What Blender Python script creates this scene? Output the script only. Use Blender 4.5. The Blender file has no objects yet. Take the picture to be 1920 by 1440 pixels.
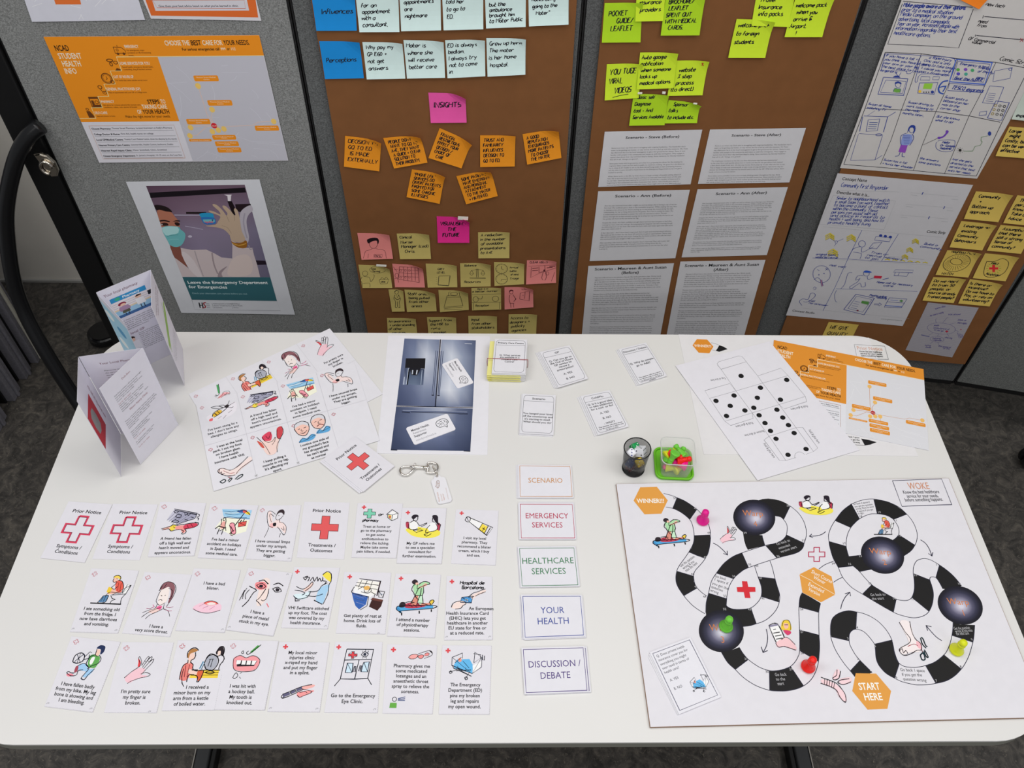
import bpy, bmesh, math, random
from mathutils import Vector, Matrix
from mathutils.geometry import tessellate_polygon
random.seed(7)
SC = bpy.context.scene
COL = SC.collection
# ------------------------------------------------------------------ camera
F_PX, PITCH, YAW, ROLL = 1613.431, 0.870458513, -0.0308776514, -0.0281286814
CAM = Vector((-0.0247177, -0.397826886, 1.26420501))
TZ = 0.0                      # table top is z = 0, the floor is at z = -0.74
FLOOR = -0.74
def _rows():
    cp, sp = math.cos(PITCH), math.sin(PITCH)
    M = Matrix(((1, 0, 0), (0, -sp, -cp), (0, cp, -sp)))
    cr, sr = math.cos(ROLL), math.sin(ROLL)
    M = Matrix(((cr, sr, 0), (-sr, cr, 0), (0, 0, 1))) @ M
    cy, sy = math.cos(YAW), math.sin(YAW)
    return M @ Matrix(((cy, sy, 0), (-sy, cy, 0), (0, 0, 1)))
ROWS = _rows()
cd = bpy.data.cameras.new('camera')
cam = bpy.data.objects.new('camera', cd); COL.objects.link(cam)
cd.sensor_fit = 'HORIZONTAL'; cd.sensor_width = 36.0; cd.lens = F_PX / 1920 * 36.0
cd.clip_start = 0.05
r_, d_, f_ = ROWS[0], ROWS[1], ROWS[2]
cam.matrix_world = Matrix(((r_[0], -d_[0], -f_[0], CAM[0]), (r_[1], -d_[1], -f_[1], CAM[1]), (r_[2], -d_[2], -f_[2], CAM[2]), (0, 0, 0, 1)))
SC.camera = cam
# ------------------------------------------------------------------ view, world, lights
SC.view_settings.view_transform = 'Standard'
SC.view_settings.look = 'None'
SC.view_settings.gamma = 1.0
SC.view_settings.exposure = 0.0
SC.view_settings.use_curve_mapping = False
w = bpy.data.worlds.new('world'); SC.world = w; w.use_nodes = True
w.node_tree.nodes['Background'].inputs[0].default_value = (0.93, 0.96, 1.0, 1)
w.node_tree.nodes['Background'].inputs[1].default_value = 0.26
def ceiling_lamp(x, y, sx, sy, power, z=1.95):
    l = bpy.data.lights.new('ceiling_light', 'AREA'); l.shape = 'RECTANGLE'
    l.size = sx; l.size_y = sy; l.energy = power; l.color = (1.0, 0.985, 0.96)
    o = bpy.data.objects.new('ceiling_light', l); COL.objects.link(o); o.location = (x, y, z)
    return o
for x, y, p in ((-1.3, 0.1, 13), (1.3, 0.1, 13), (0.0, -0.9, 9.5), (-1.6, -2.2, 17), (1.6, -2.2, 17), (0.1, 0.75, 9)):
    ceiling_lamp(x, y, 1.2, 0.6, p)
# ------------------------------------------------------------------ colour + materials
def lin1(c): return c / 12.92 if c <= 0.04045 else ((c + 0.055) / 1.055) ** 2.4
def H(h):
    h = h.lstrip('#')
    if len(h) == 3: h = ''.join(a * 2 for a in h)
    return tuple(lin1(int(h[i:i + 2], 16) / 255) for i in (0, 2, 4))
KT, KB = 0.725, 0.50           # how bright the light makes a white sheet on the table / on the boards
MATS = {}
def mat(name, col, rough=0.6, metal=0.0, alpha=1.0, noise=0.0, nscale=200.0, bump=0.0, trans=0.0, ior=1.45, spec=0.5, col2=None):
    if name in MATS: return MATS[name]
    m = bpy.data.materials.new(name); m.use_nodes = True; MATS[name] = m
    nt = m.node_tree; b = nt.nodes['Principled BSDF']
    b.inputs['Base Color'].default_value = (*col, 1)
    b.inputs['Roughness'].default_value = rough; b.inputs['Metallic'].default_value = metal
    b.inputs['Transmission Weight'].default_value = trans; b.inputs['IOR'].default_value = ior
    b.inputs['Specular IOR Level'].default_value = spec; b.inputs['Alpha'].default_value = alpha
    if noise or bump:
        tc = nt.nodes.new('ShaderNodeTexCoord'); nz = nt.nodes.new('ShaderNodeTexNoise')
        nz.inputs['Scale'].default_value = nscale; nz.inputs['Detail'].default_value = 4
        nt.links.new(tc.outputs['Object'], nz.inputs['Vector'])
        if noise:
            mr = nt.nodes.new('ShaderNodeMapRange')
            mr.inputs['From Min'].default_value = 0.3; mr.inputs['From Max'].default_value = 0.7
            mx = nt.nodes.new('ShaderNodeMix'); mx.data_type = 'RGBA'
            c2 = col2 or tuple(min(1, c * (1 + noise)) for c in col)
            c1 = tuple(c * (1 - noise) for c in col) if not col2 else col
            mx.inputs[6].default_value = (*c1, 1); mx.inputs[7].default_value = (*c2, 1)
            nt.links.new(nz.outputs['Fac'], mr.inputs['Value']); nt.links.new(mr.outputs['Result'], mx.inputs[0])
            nt.links.new(mx.outputs[2], b.inputs['Base Color'])
        if bump:
            bp = nt.nodes.new('ShaderNodeBump'); bp.inputs['Strength'].default_value = bump
            bp.inputs['Distance'].default_value = 0.002
            nt.links.new(nz.outputs['Fac'], bp.inputs['Height']); nt.links.new(bp.outputs['Normal'], b.inputs['Normal'])
    return m
INKM = mat('printing_ink', (0, 0, 0), 0.6, spec=0.3)
_a = INKM.node_tree.nodes.new('ShaderNodeVertexColor'); _a.layer_name = 'Col'
INKM.node_tree.links.new(_a.outputs['Color'], INKM.node_tree.nodes['Principled BSDF'].inputs['Base Color'])
def paper(hexc, k, name):
    key = '%s_%s_%d' % (name, hexc, int(k * 100))
    return mat(key, tuple(min(0.9, c / k * 0.8) for c in H(hexc)), 0.7, noise=0.015, nscale=60, spec=0.25)
# ------------------------------------------------------------------ objects
def tag(o, label=None, cat=None, group=None, kind=None):
    if label: o['label'] = label
    if cat: o['category'] = cat
    if group: o['group'] = group
    if kind: o['kind'] = kind
    return o
def link(name, me, m, parent=None, loc=None):
    o = bpy.data.objects.new(name, me); COL.objects.link(o)
    if m is not None and not me.materials: me.materials.append(m)
    if parent is not None: o.parent = parent
    if loc is not None: o.location = loc
    return o
def empty(name, loc, rz=0.0):
    o = bpy.data.objects.new(name, None); COL.objects.link(o); o.location = loc; o.rotation_euler = (0, 0, rz)
    o.empty_display_size = 0.02
    return o
def mesh(name, vs, fs, smooth=False):
    me = bpy.data.meshes.new(name); me.from_pydata([tuple(v) for v in vs], [], fs); me.update()
    if smooth: me.polygons.foreach_set('use_smooth', [True] * len(me.polygons))
    return me
def bm_mesh(name, bm, smooth=False):
    bmesh.ops.recalc_face_normals(bm, faces=bm.faces)
    me = bpy.data.meshes.new(name); bm.to_mesh(me); bm.free()
    if smooth: me.polygons.foreach_set('use_smooth', [True] * len(me.polygons))
    return me
def box_bm(x0, y0, z0, x1, y1, z1, bev=0.0, bm=None, seg=2):
    own = bm is None
    b2 = bmesh.new()
    r = bmesh.ops.create_cube(b2, size=1)
    for v in r['verts']:
        v.co = Vector(((x0 + x1) / 2 + v.co.x * (x1 - x0), (y0 + y1) / 2 + v.co.y * (y1 - y0), (z0 + z1) / 2 + v.co.z * (z1 - z0)))
    if bev: bmesh.ops.bevel(b2, geom=list(b2.edges), offset=bev, segments=seg, affect='EDGES', profile=0.6)
    if own: return b2
    t = bpy.data.meshes.new('t'); b2.to_mesh(t); b2.free(); bm.from_mesh(t); bpy.data.meshes.remove(t)
    return bm
def prism(outline, z0, z1, bev=0.0, seg=2):
    bm = bmesh.new()
    f = bm.faces.new([bm.verts.new((x, y, z0)) for x, y in outline])
    e = bmesh.ops.extrude_face_region(bm, geom=[f])
    for v in e['geom']:
        if isinstance(v, bmesh.types.BMVert): v.co.z = z1
    bmesh.ops.recalc_face_normals(bm, faces=bm.faces)
    if bev:
        ed = [e2 for e2 in bm.edges if abs(e2.verts[0].co.z - e2.verts[1].co.z) < 1e-7]
        bmesh.ops.bevel(bm, geom=ed, offset=bev, segments=seg, affect='EDGES')
    return bm
def rrect(x0, y0, x1, y1, r, n=6):
    pts = []
    for cx, cy, a0 in ((x1 - r, y1 - r, 0), (x0 + r, y1 - r, 90), (x0 + r, y0 + r, 180), (x1 - r, y0 + r, 270)):
        for k in range(n + 1):
            a = math.radians(a0 + 90 * k / n); pts.append((cx + r * math.cos(a), cy + r * math.sin(a)))
    return pts
def tube(pts, r, n=10, closed=False, caps=True):
    pts = [Vector(p) for p in pts]; N = len(pts); vs = []; fs = []
    up = Vector((0.13, 0.21, 0.97)).normalized()
    for i, p in enumerate(pts):
        a = pts[(i - 1) % N] if (closed or i > 0) else p
        b = pts[(i + 1) % N] if (closed or i < N - 1) else p
        t = (b - a).normalized()
        s = t.cross(up)
        if s.length < 1e-3: s = t.cross(Vector((1, 0, 0)))
        s.normalize(); u = s.cross(t).normalized(); up = u
        rr = r[i] if isinstance(r, (list, tuple)) else r
        for k in range(n):
            a2 = 2 * math.pi * k / n; vs.append(p + s * math.cos(a2) * rr + u * math.sin(a2) * rr)
    M = N if closed else N - 1
    for i in range(M):
        j = (i + 1) % N
        for k in range(n):
            k2 = (k + 1) % n; fs.append((i * n + k, i * n + k2, j * n + k2, j * n + k))
    if caps and not closed:
        fs.append(tuple(range(n - 1, -1, -1))); fs.append(tuple((N - 1) * n + k for k in range(n)))
    return vs, fs
def lathe(prof, n=28):
    vs = []; fs = []
    for (r, z) in prof:
        for k in range(n):
            a = 2 * math.pi * k / n; vs.append((r * math.cos(a), r * math.sin(a), z))
    for i in range(len(prof) - 1):
        for k in range(n):
            k2 = (k + 1) % n; fs.append((i * n + k, i * n + k2, (i + 1) * n + k2, (i + 1) * n + k))
    if prof[0][0] > 1e-6: fs.append(tuple(range(n - 1, -1, -1)))
    if prof[-1][0] > 1e-6: fs.append(tuple((len(prof) - 1) * n + k for k in range(n)))
    return vs, fs
def catmull(pts, n=5, closed=False):
    N = len(pts)
    if N < 3: return pts
    out = []
    rng = range(N) if closed else range(N - 1)
    for i in rng:
        if closed: p0, p1, p2, p3 = pts[(i - 1) % N], pts[i], pts[(i + 1) % N], pts[(i + 2) % N]
        else: p0, p1, p2, p3 = pts[max(i - 1, 0)], pts[i], pts[i + 1], pts[min(i + 2, N - 1)]
        for k in range(n):
            t = k / n; t2 = t * t; t3 = t2 * t
            out.append(tuple(0.5 * (2 * b + (c - a) * t + (2 * a - 5 * b + 4 * c - d) * t2 + (3 * b - a - 3 * c + d) * t3)
                             for a, b, c, d in zip(p0, p1, p2, p3)))
    if not closed: out.append(tuple(pts[-1]))
    return out
# ------------------------------------------------------------------ planes of the room seen through measured sight lines
class Plane:
    def __init__(s, o, n):
        s.o = Vector(o); s.n = Vector(n).normalized()
    def hit(s, x, y, h=0.0):
        d = ROWS.transposed() @ Vector(((x - 960) / F_PX, (y - 720) / F_PX, 1))
        o = s.o + s.n * h
        return CAM + d * ((o - CAM).dot(s.n) / d.dot(s.n))
TABLE = Plane((0, 0, 0), (0, 0, 1))
def vplane(x, y, deg):
    a = math.radians(deg); return Plane((x, y, 0), (math.sin(a), -math.cos(a), 0))
FR = dict(px=(0, 0, 1), A=(0, 0, 3.4286), B=(540, 0, 3.4286), C=(1060, 0, 4.3636), D=(1480, 0, 4.3636), E=(0, 300, 3.4286),
          F=(620, 380, 4), G=(1060, 220, 3.4286), H=(1440, 300, 4), I=(100, 480, 3.4286), J=(340, 600, 4.3636), K=(700, 600, 3.4286),
          L=(1240, 600, 3.4286), M=(60, 920, 4), N=(500, 920, 4), O=(60, 1160, 4), P=(500, 1160, 4), Q=(940, 850, 3), R=(1140, 880, 4.8),
          S=(1500, 880, 4.5714), T=(1140, 1130, 4.645), U=(1520, 1130, 4.645), V=(0, 200, 2.0571), W=(1120, 780, 8), X=(1660, 560, 4.235),
          a=(1240, 610, 6), b=(1500, 700, 4.8), c=(1260, 800, 4.8), d=(560, 600, 8.727), e=(130, 500, 3.6), g=(740, 850, 12),
          h=(700, 630, 6.259), i=(900, 630, 5.333), j=(1320, 920, 6.4), k=(1700, 200, 2.88), l=(80, 60, 7.385), m=(1560, 90, 5.758), n=(300, 340, 5.538))
def PX(fr, x, y):
    f = FR[fr]; return f[0] + x / f[2], f[1] + y / f[2]
# ------------------------------------------------------------------ type
_font_probe = bpy.data.curves.new('probe', 'FONT'); _font_probe.resolution_u = 2
_probe = bpy.data.objects.new('probe', _font_probe)
GL = {}
def _adv(s, bold):
    _font_probe.body = s; _font_probe.offset = 0.018 if bold else 0.0
    me = _probe.to_mesh(); xs = [v.co.x for v in me.vertices]; r = (max(xs) - min(xs)) if xs else 0
    _probe.to_mesh_clear(); return r
def glyph(ch, bold):
    k = (ch, bold)
    if k in GL: return GL[k]
    if ('HH', bold) not in GL: GL[('HH', bold)] = _adv('HH', bold)
    adv = _adv('H' + ch + 'H', bold) - GL[('HH', bold)]
    vs, fs = [], []
    if ch.strip():
        _font_probe.body = ch; _font_probe.offset = 0.018 if bold else 0.0
        me = _probe.to_mesh(); vs = [(v.co.x, v.co.y) for v in me.vertices]; fs = [tuple(p.vertices) for p in me.polygons]
        _probe.to_mesh_clear()
    GL[k] = (vs, fs, adv); return GL[k]
HW = {}
for _l in '''a 472706041333464743
b 0A03|0627474533130 4
c 472706041343
d 4A43|4627060413334 5
e 0545472706041343
f 3A2A1903|0737
g 472706041345|47413010
h 0A03|05274743
i 0703|0908
j 27211001|2928
k 0A03|3705|0543
l 0A0413
m 0703|062733|365763
n 0703|05274743
o 2706041333454727
p 0700|06274745331304
q 4740|472706041345
r 0703|052747
s 472716443303
t 1A041333|0737
u 07041345|4743
v 072347
w 0713365367
x 0743|0347
y 0723|4710
z 07470343
A 032A53|1646
B 030A3A483707|37454303
C 4A2A080523 43
D 030A3A58543303
E 4A0A0343|0737
F 4A0A03|0737
G 4A2A080523434636
H 0A03|5A53|0757
I 0A03
J 4A441303
K 0A03|4A06|1743
L 0A0343
M 030A376A63
N 030A535A
O 2A0805234356584A2A
P 030A3A484706
Q 2A0805234356584A2A|3562
R 030A3A484706|2643
S 4A1A080746440303
T 0A5A|2A23
U 0A0423445A
V 0A235A
W 0A1338537A
X 0A53|035A
Y 0A265A|2623
Z 0A5A0353
0 2A0805233446482A
1 192A23
2 083A480343
3 0A4A274503
4 3A0545|3A33
5 4A0A0737443303
6 4A070423434606
7 0A4A13
8 2A0827454323042748 2A
9 4837184A43
. 0302
, 1301
' 0A08
" 0A08|2A28
? 083A482625|2423
! 0A05|0403
+ 0646|2824
& 4315082A380543
/ 034A
( 1A080412
) 0A181402
- 0535
: 0706|0403
@ 36251646354454451 304081A5A'''.split('\n'):
    HW[_l[0]] = [[(int(p[i]), int(p[i + 1], 16)) for i in range(0, len(p) - 1, 2)] for p in _l[2:].replace(' ', '').split('|')]
# ------------------------------------------------------------------ flat sheets that carry print
class Ink:
    def __init__(s): s.v, s.f, s.c = [], [], []
GROUPS = dict(typed_page='typed scenario pages', picture_card='picture cards in the front rows', question_card='question cards in their decks', category_card='category cards in five piles',
              prior_notice_card='Prior Notice cards', treatment_card='cards under the tilted Prior Notice card', card_sheet='uncut card sheets at the back left', adhesive_tab='white adhesive tabs', fridge_magnet='Mental Health magnets', cardboard_sheet='brown cardboard sheets')
class Sheet:
    """a real sheet of paper/card: four measured corners on a plane, thickness, optional curl; print is laid on its face"""
    es = 1.0
    def __init__(s, name, label, cat, plane, fr, cs, col='#dcdae0', h=0.0004, th=0.0003, k=None, group=None, curl=None, matname='paper', rad=0.0, parent=None, m=None, square=True, kind=None):
        s.plane, s.h, s.k = plane, h, k if k else (KT if plane is TABLE else KB)
        P = [Vector((c[0], c[1], h)) for c in cs] if fr == 'w' else [plane.hit(*PX(fr, *c), h) for c in cs]
        s.C0, s.C1, s.C2, s.C3 = P
        s.n = plane.n
        s.W = ((P[1] - P[0]).length + (P[2] - P[3]).length) / 2
        s.Hh = ((P[3] - P[0]).length + (P[2] - P[1]).length) / 2
        s.curl = curl
        s.org = (P[0] + P[1] + P[2] + P[3]) / 4 - s.n * th
        s.fr = None; s.ink = {}; s.lay = 0; s._last = None; s.cur = 'printing'
        g = 8 if curl else 1
        if rad:
            out = rrect(0, 0, s.W, s.Hh, rad, 5); uv = [(x / s.W, y / s.Hh) for x, y in out]
            top = [s.w(u, v) for u, v in uv]; bot = [p - s.n * th for p in top]; N = len(uv)
            fs = [tuple(range(N)), tuple(range(2 * N - 1, N - 1, -1))] + [(i, N + i, N + (i + 1) % N, (i + 1) % N) for i in range(N)]
            me = mesh(name, [p - s.org for p in top + bot], fs)
        else:
            vs = []; fs = []
            for lv in (0, th):
                for j in range(g + 1):
                    for i in range(g + 1): vs.append(s.w(i / g, j / g) - s.n * lv - s.org)
            q = (g + 1) * (g + 1)
            for j in range(g):
                for i in range(g):
                    a = j * (g + 1) + i; fs.append((a, a + g + 1, a + g + 2, a + 1)); fs.append((q + a, q + a + 1, q + a + g + 2, q + a + g + 1))
            ring = [i for i in range(g)] + [j * (g + 1) + g for j in range(g)] + [g * (g + 1) + i for i in range(g, 0, -1)] + [j * (g + 1) for j in range(g, 0, -1)]
            for i in range(len(ring)):
                a, b = ring[i], ring[(i + 1) % len(ring)]; fs.append((a, b, q + b, q + a))
            me = mesh(name, vs, fs, smooth=False)
        s.o = link(name, me, m or paper(col, s.k, matname), parent, s.org - (parent.location if parent else Vector()))
        if parent is None: tag(s.o, label, cat, group or GROUPS.get(name), kind)
        elif label: s.o['label'] = label
    def w(s, u, v, lift=0.0):
        p = s.C0.lerp(s.C1, u).lerp(s.C3.lerp(s.C2, u), v)
        d = lift + (s.curl(u, v) if s.curl else 0.0)
        return p + s.n * d
    def M(s, x, y):
        """current coordinates -> metric position on the sheet"""
        if s.fr is None: return (x * s.W, y * s.Hh)
        p = s.plane.hit(*PX(s.fr, x, y), s.h)
        u, v = 0.5, 0.5
        for _ in range(5):
            q = s.w0(u, v); du = s.C0.lerp(s.C3, v); dv = s.C0.lerp(s.C1, u)
            eu = s.C1.lerp(s.C2, v) - du; ev = s.C3.lerp(s.C2, u) - dv
            r = p - q; a, b, c = eu.dot(eu), eu.dot(ev), ev.dot(ev); e, f = r.dot(eu), r.dot(ev)
            D = a * c - b * b; u += (e * c - f * b) / D; v += (a * f - b * e) / D
        return (u * s.W, v * s.Hh)
    def w0(s, u, v): return s.C0.lerp(s.C1, u).lerp(s.C3.lerp(s.C2, u), v)
    def at(s, fr=None): s.fr = fr; return s
    def on(s, part, new=0):
        s.cur = (part, len(s.ink)) if new else part; return s
    def put(s, pts, faces, col, key=None):
        """pts metric"""
        kk = (key, col if not isinstance(col, list) else 'g')
        if kk != s._last: s.lay += 1; s._last = kk
        L = 0.00009 + s.lay * 0.000006
        ink = s.ink.setdefault(s.cur, Ink()); n0 = len(ink.v)
        for (x, y) in pts: ink.v.append(s.w(x / s.W, y / s.Hh, L) - s.org)
        for f in faces: ink.f.append(tuple(i + n0 for i in f))
        if isinstance(col, list): ink.c.extend(col)
        else:
            c = tuple(min(0.95, a / s.k * 0.8) for a in H(col)); ink.c.extend([c] * len(pts))
    def _poly(s, q, col, key='f'):
        t = tessellate_polygon([[Vector((x, y, 0)) for x, y in q]])
        s.put(q, [tuple(x) for x in t], col, key)
    def fill(s, pts, col, sm=0):
        q = [s.M(*p) for p in pts]
        if sm: q = catmull(q, sm, True)
        s._poly(q, col)
    def _stroke(s, q, w, col, key='l'):
        vs = []; fs = []
        N = len(q)
        for i, (x, y) in enumerate(q):
            a = q[max(i - 1, 0)]; b = q[min(i + 1, N - 1)]
            dx, dy = b[0] - a[0], b[1] - a[1]; L = math.hypot(dx, dy) or 1e-9
            nx, ny = -dy / L * w / 2, dx / L * w / 2
            if 0 < i < N - 1:
                d1 = (x - a[0], y - a[1]); l1 = math.hypot(*d1) or 1e-9
                cs = abs((d1[0] * dx + d1[1] * dy) / l1 / L); f = min(1.6, 1 / max(cs, 0.6)); nx *= f; ny *= f
            vs += [(x + nx, y + ny), (x - nx, y - ny)]
            if i: fs.append((2 * i - 2, 2 * i - 1, 2 * i + 1, 2 * i))
        s.put(vs, fs, col, key)
    def line(s, pts, w, col, sm=0, closed=False):
        q = [s.M(*p) for p in pts]
        if sm: q = catmull(q, sm, closed)
        if closed: q = q + [q[0]]
        s._stroke(q, w, col)
    def circ(s, cx, cy, rx, ry=None, col='#000', w=None, ang=0, n=20):
        ry = ry or rx; ca, sa = math.cos(ang), math.sin(ang)
        pts = [(cx + rx * math.cos(t) * ca - ry * math.sin(t) * sa, cy + rx * math.cos(t) * sa + ry * math.sin(t) * ca) for t in [2 * math.pi * i / n for i in range(n)]]
        (s.line(pts, w, col, closed=True) if w else s.fill(pts, col))
    def ball(s, cx, cy, rx, ry, ang, stops, n=40, off=(0, 0)):
        """printed radial blend; stops = [(radius fraction, hex)]"""
        ca, sa = math.cos(ang), math.sin(ang); pts = []; col = []; fs = []
        for si, (f, hx) in enumerate(stops):
            c = tuple(min(0.95, a / s.k * 0.8) for a in H(hx))
            for i in range(n):
                t = 2 * math.pi * i / n; ox, oy = off[0] * (1 - f), off[1] * (1 - f)
                pts.append(s.M(cx + ox + f * (rx * math.cos(t) * ca - ry * math.sin(t) * sa), cy + oy + f * (rx * math.cos(t) * sa + ry * math.sin(t) * ca))); col.append(c)
            if si:
                for i in range(n):
                    j = (i + 1) % n; a = (si - 1) * n; b = si * n; fs.append((a + i, a + j, b + j, b + i))
        fs.append(tuple(range((len(stops) - 1) * n, len(stops) * n)))
        s.put(pts, fs, col, 'ball')
    def quadg(s, pts4, cols, nx=1, ny=1):
        """printed blend over a grid of colours cols[row][col]"""
        R, Cn = len(cols), len(cols[0]); pts = []; cc = []; fs = []
        for r in range(R):
            for c in range(Cn):
                u, v = c / (Cn - 1), r / (R - 1)
                x = (pts4[0][0] * (1 - u) + pts4[1][0] * u) * (1 - v) + (pts4[3][0] * (1 - u) + pts4[2][0] * u) * v
                y = (pts4[0][1] * (1 - u) + pts4[1][1] * u) * (1 - v) + (pts4[3][1] * (1 - u) + pts4[2][1] * u) * v
                pts.append(s.M(x, y)); cc.append(tuple(min(0.95, a / s.k * 0.8) for a in H(cols[r][c])))
        for r in range(R - 1):
            for c in range(Cn - 1):
                a = r * Cn + c; fs.append((a, a + 1, a + Cn + 1, a + Cn))
        s.put(pts, fs, cc, 'grid')
    def _base(s, at, end, em, xs, natw, anchor, ang):
        x, y = s.M(*at)
        if end is not None:
            x2, y2 = s.M(*end); L = math.hypot(x2 - x, y2 - y); d = ((x2 - x) / L, (y2 - y) / L); sx = L / max(natw, 1e-6)
        else:
            a = math.radians(ang); d = (math.cos(a), math.sin(a)); sx = em * xs
            o = {'l': 0, 'c': 0.5, 'r': 1}[anchor] * natw * sx; x -= d[0] * o; y -= d[1] * o
        return x, y, d, sx
    def text(s, t, at, em, end=None, xs=0.85, anchor='l', ang=0, col='#1a1a1e', bold=False, flip=1):
        """set type; em = fraction of the sheet's height"""
        em *= s.Hh; gs = [glyph(c, bold) for c in t]; nat = sum(g[2] for g in gs)
        x, y, d, sx = s._base(at, end, em, xs, nat, anchor, ang)
        vs = []; fs = []; px = 0
        for g in gs:
            n0 = len(vs)
            for gx, gy in g[0]:
                X, Y = (px + gx) * sx, -gy * em * flip
                vs.append((x + d[0] * X - d[1] * Y, y + d[1] * X + d[0] * Y))
            fs += [tuple(i + n0 for i in f) for f in g[1]]; px += g[2]
        if vs: s.put(vs, fs, col, 't')
        return px * sx
    def hand(s, t, at, em, end=None, xs=1.0, anchor='l', ang=0, col='#17161c', w=0.0009, jit=0.28, slant=0.18):
        w *= 1.3
        """pen writing made of strokes; em = cap height as fraction of the sheet's height"""
        em = em * s.es * s.Hh / 7.0; nat = 0
        for c in t: nat += (max(p[0] for st in HW[c] for p in st) + 1.5) if c in HW else 3.8
        x, y, d, sx = s._base(at, end, em, xs, nat, anchor, ang)
        if end is None and s.fr is None: sx = min(sx * .94, (s.W * .95 - x) / max(nat, 1))
        px = 0; wob = random.uniform(-.3, .3)
        for c in t:
            if c not in HW: px += 3.8; wob = random.uniform(-.4, .4); continue
            adv = max(p[0] for st in HW[c] for p in st) + 1.5
            for st in HW[c]:
                q = []
                for gx, gy in st:
                    gx += random.uniform(-jit, jit); gy = gy - 3 + random.uniform(-jit, jit) + wob
                    X, Y = (px + gx + gy * slant) * sx, -gy * em
                    q.append((x + d[0] * X - d[1] * Y, y + d[1] * X + d[0] * Y))
                if len(q) == 1: q.append((q[0][0] + w, q[0][1]))
                if len(q) > 2 and c.islower(): q = catmull(q, 3)
                s._stroke(q, w, col, 'h')
            px += adv
        return px * sx
    def block(s, lines, u, v, em, lead, xs=0.8, anchor='c', col='#1a1a1e', bold=False, ang=0):
        for i, t in enumerate(lines): s.text(t, (u, v + i * lead), em, xs=xs, anchor=anchor, col=col, bold=bold, ang=ang)
    def hblock(s, lines, u=0.08, v=0.24, em=0.12, lead=0.17, xs=1.0, w=0.0010, col='#17161c', slope=-0.02, anchor='l'):
        for i, t in enumerate(lines):
            s.hand(t, (u + random.uniform(-.015, .015), v + i * lead), em, xs=xs, w=w, col=col, ang=math.degrees(slope), anchor=anchor)
    def cross(s, cx, cy, a, b, col, wd=None, t=0.34, inner=None):
        """a,b = half extents in current coords"""
        k = t
        P = [(-k, -1), (k, -1), (k, -k), (1, -k), (1, k), (k, k), (k, 1), (-k, 1), (-k, k), (-1, k), (-1, -k), (-k, -k)]
        pts = [(cx + x * a, cy + y * b) for x, y in P]
        if wd: s.line(pts + [pts[0]], wd, col)
        else: s.fill(pts, col)
        if inner: s.line(pts + [pts[0]], inner[0], inner[1])
    def draw(s, art, p0, p1, p2, wk=1.0):
        wk *= 1.05
        """place a drawing (0..100 box) with its TL, TR, BL corners in current coordinates"""
        A, B, C3 = s.M(*p0), s.M(*p1), s.M(*p2)
        def mp(x, y):
            x /= 100; y /= 100
            return (A[0] + (B[0] - A[0]) * x + (C3[0] - A[0]) * y, A[1] + (B[1] - A[1]) * x + (C3[1] - A[1]) * y)
        sc = math.hypot(B[0] - A[0], B[1] - A[1])
        for it in art:
            kind, col, wd, pts = it
            q = [mp(*p) for p in pts]
            if kind in 'fl': q = catmull(q, 4, kind == 'f')
            if kind in 'Ff': s._poly(q, col)
            else:
                s._stroke(q, wd * wk * sc / 100, col)
                j = sc * .011
                s._stroke([(x + random.uniform(-j, j), y + random.uniform(-j, j)) for x, y in q[::2] + q[-1:]] if len(q) > 4 else [(x + random.uniform(-j, j), y + random.uniform(-j, j)) for x, y in q], wd * wk * .7 * sc / 100, col)
    def done(s):
        for part, ink in s.ink.items():
            if isinstance(part, tuple): part = part[0]
            if not ink.v: continue
            me = bpy.data.meshes.new(part); me.from_pydata([tuple(v) for v in ink.v], [], ink.f)
            ca = me.color_attributes.new('Col', 'FLOAT_COLOR', 'POINT'); flat = []
            for c in ink.c: flat += [c[0], c[1], c[2], 1.0]
            ca.data.foreach_set('color', flat); me.update()
            link(part, me, INKM, s.o)
        s.ink = {}
        return s
def art(txt):
    """compact drawing language: kind(F f L l) #colour width : x,y x,y ..."""
    out = []
    for ln in txt.strip().split('\n'):
        head, pts = ln.split(':'); hd = head.split()
        out.append((hd[0], hd[1], float(hd[2]) if len(hd) > 2 else 1.6, [tuple(float(a) for a in p.split(',')) for p in pts.split()]))
    return out
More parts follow.
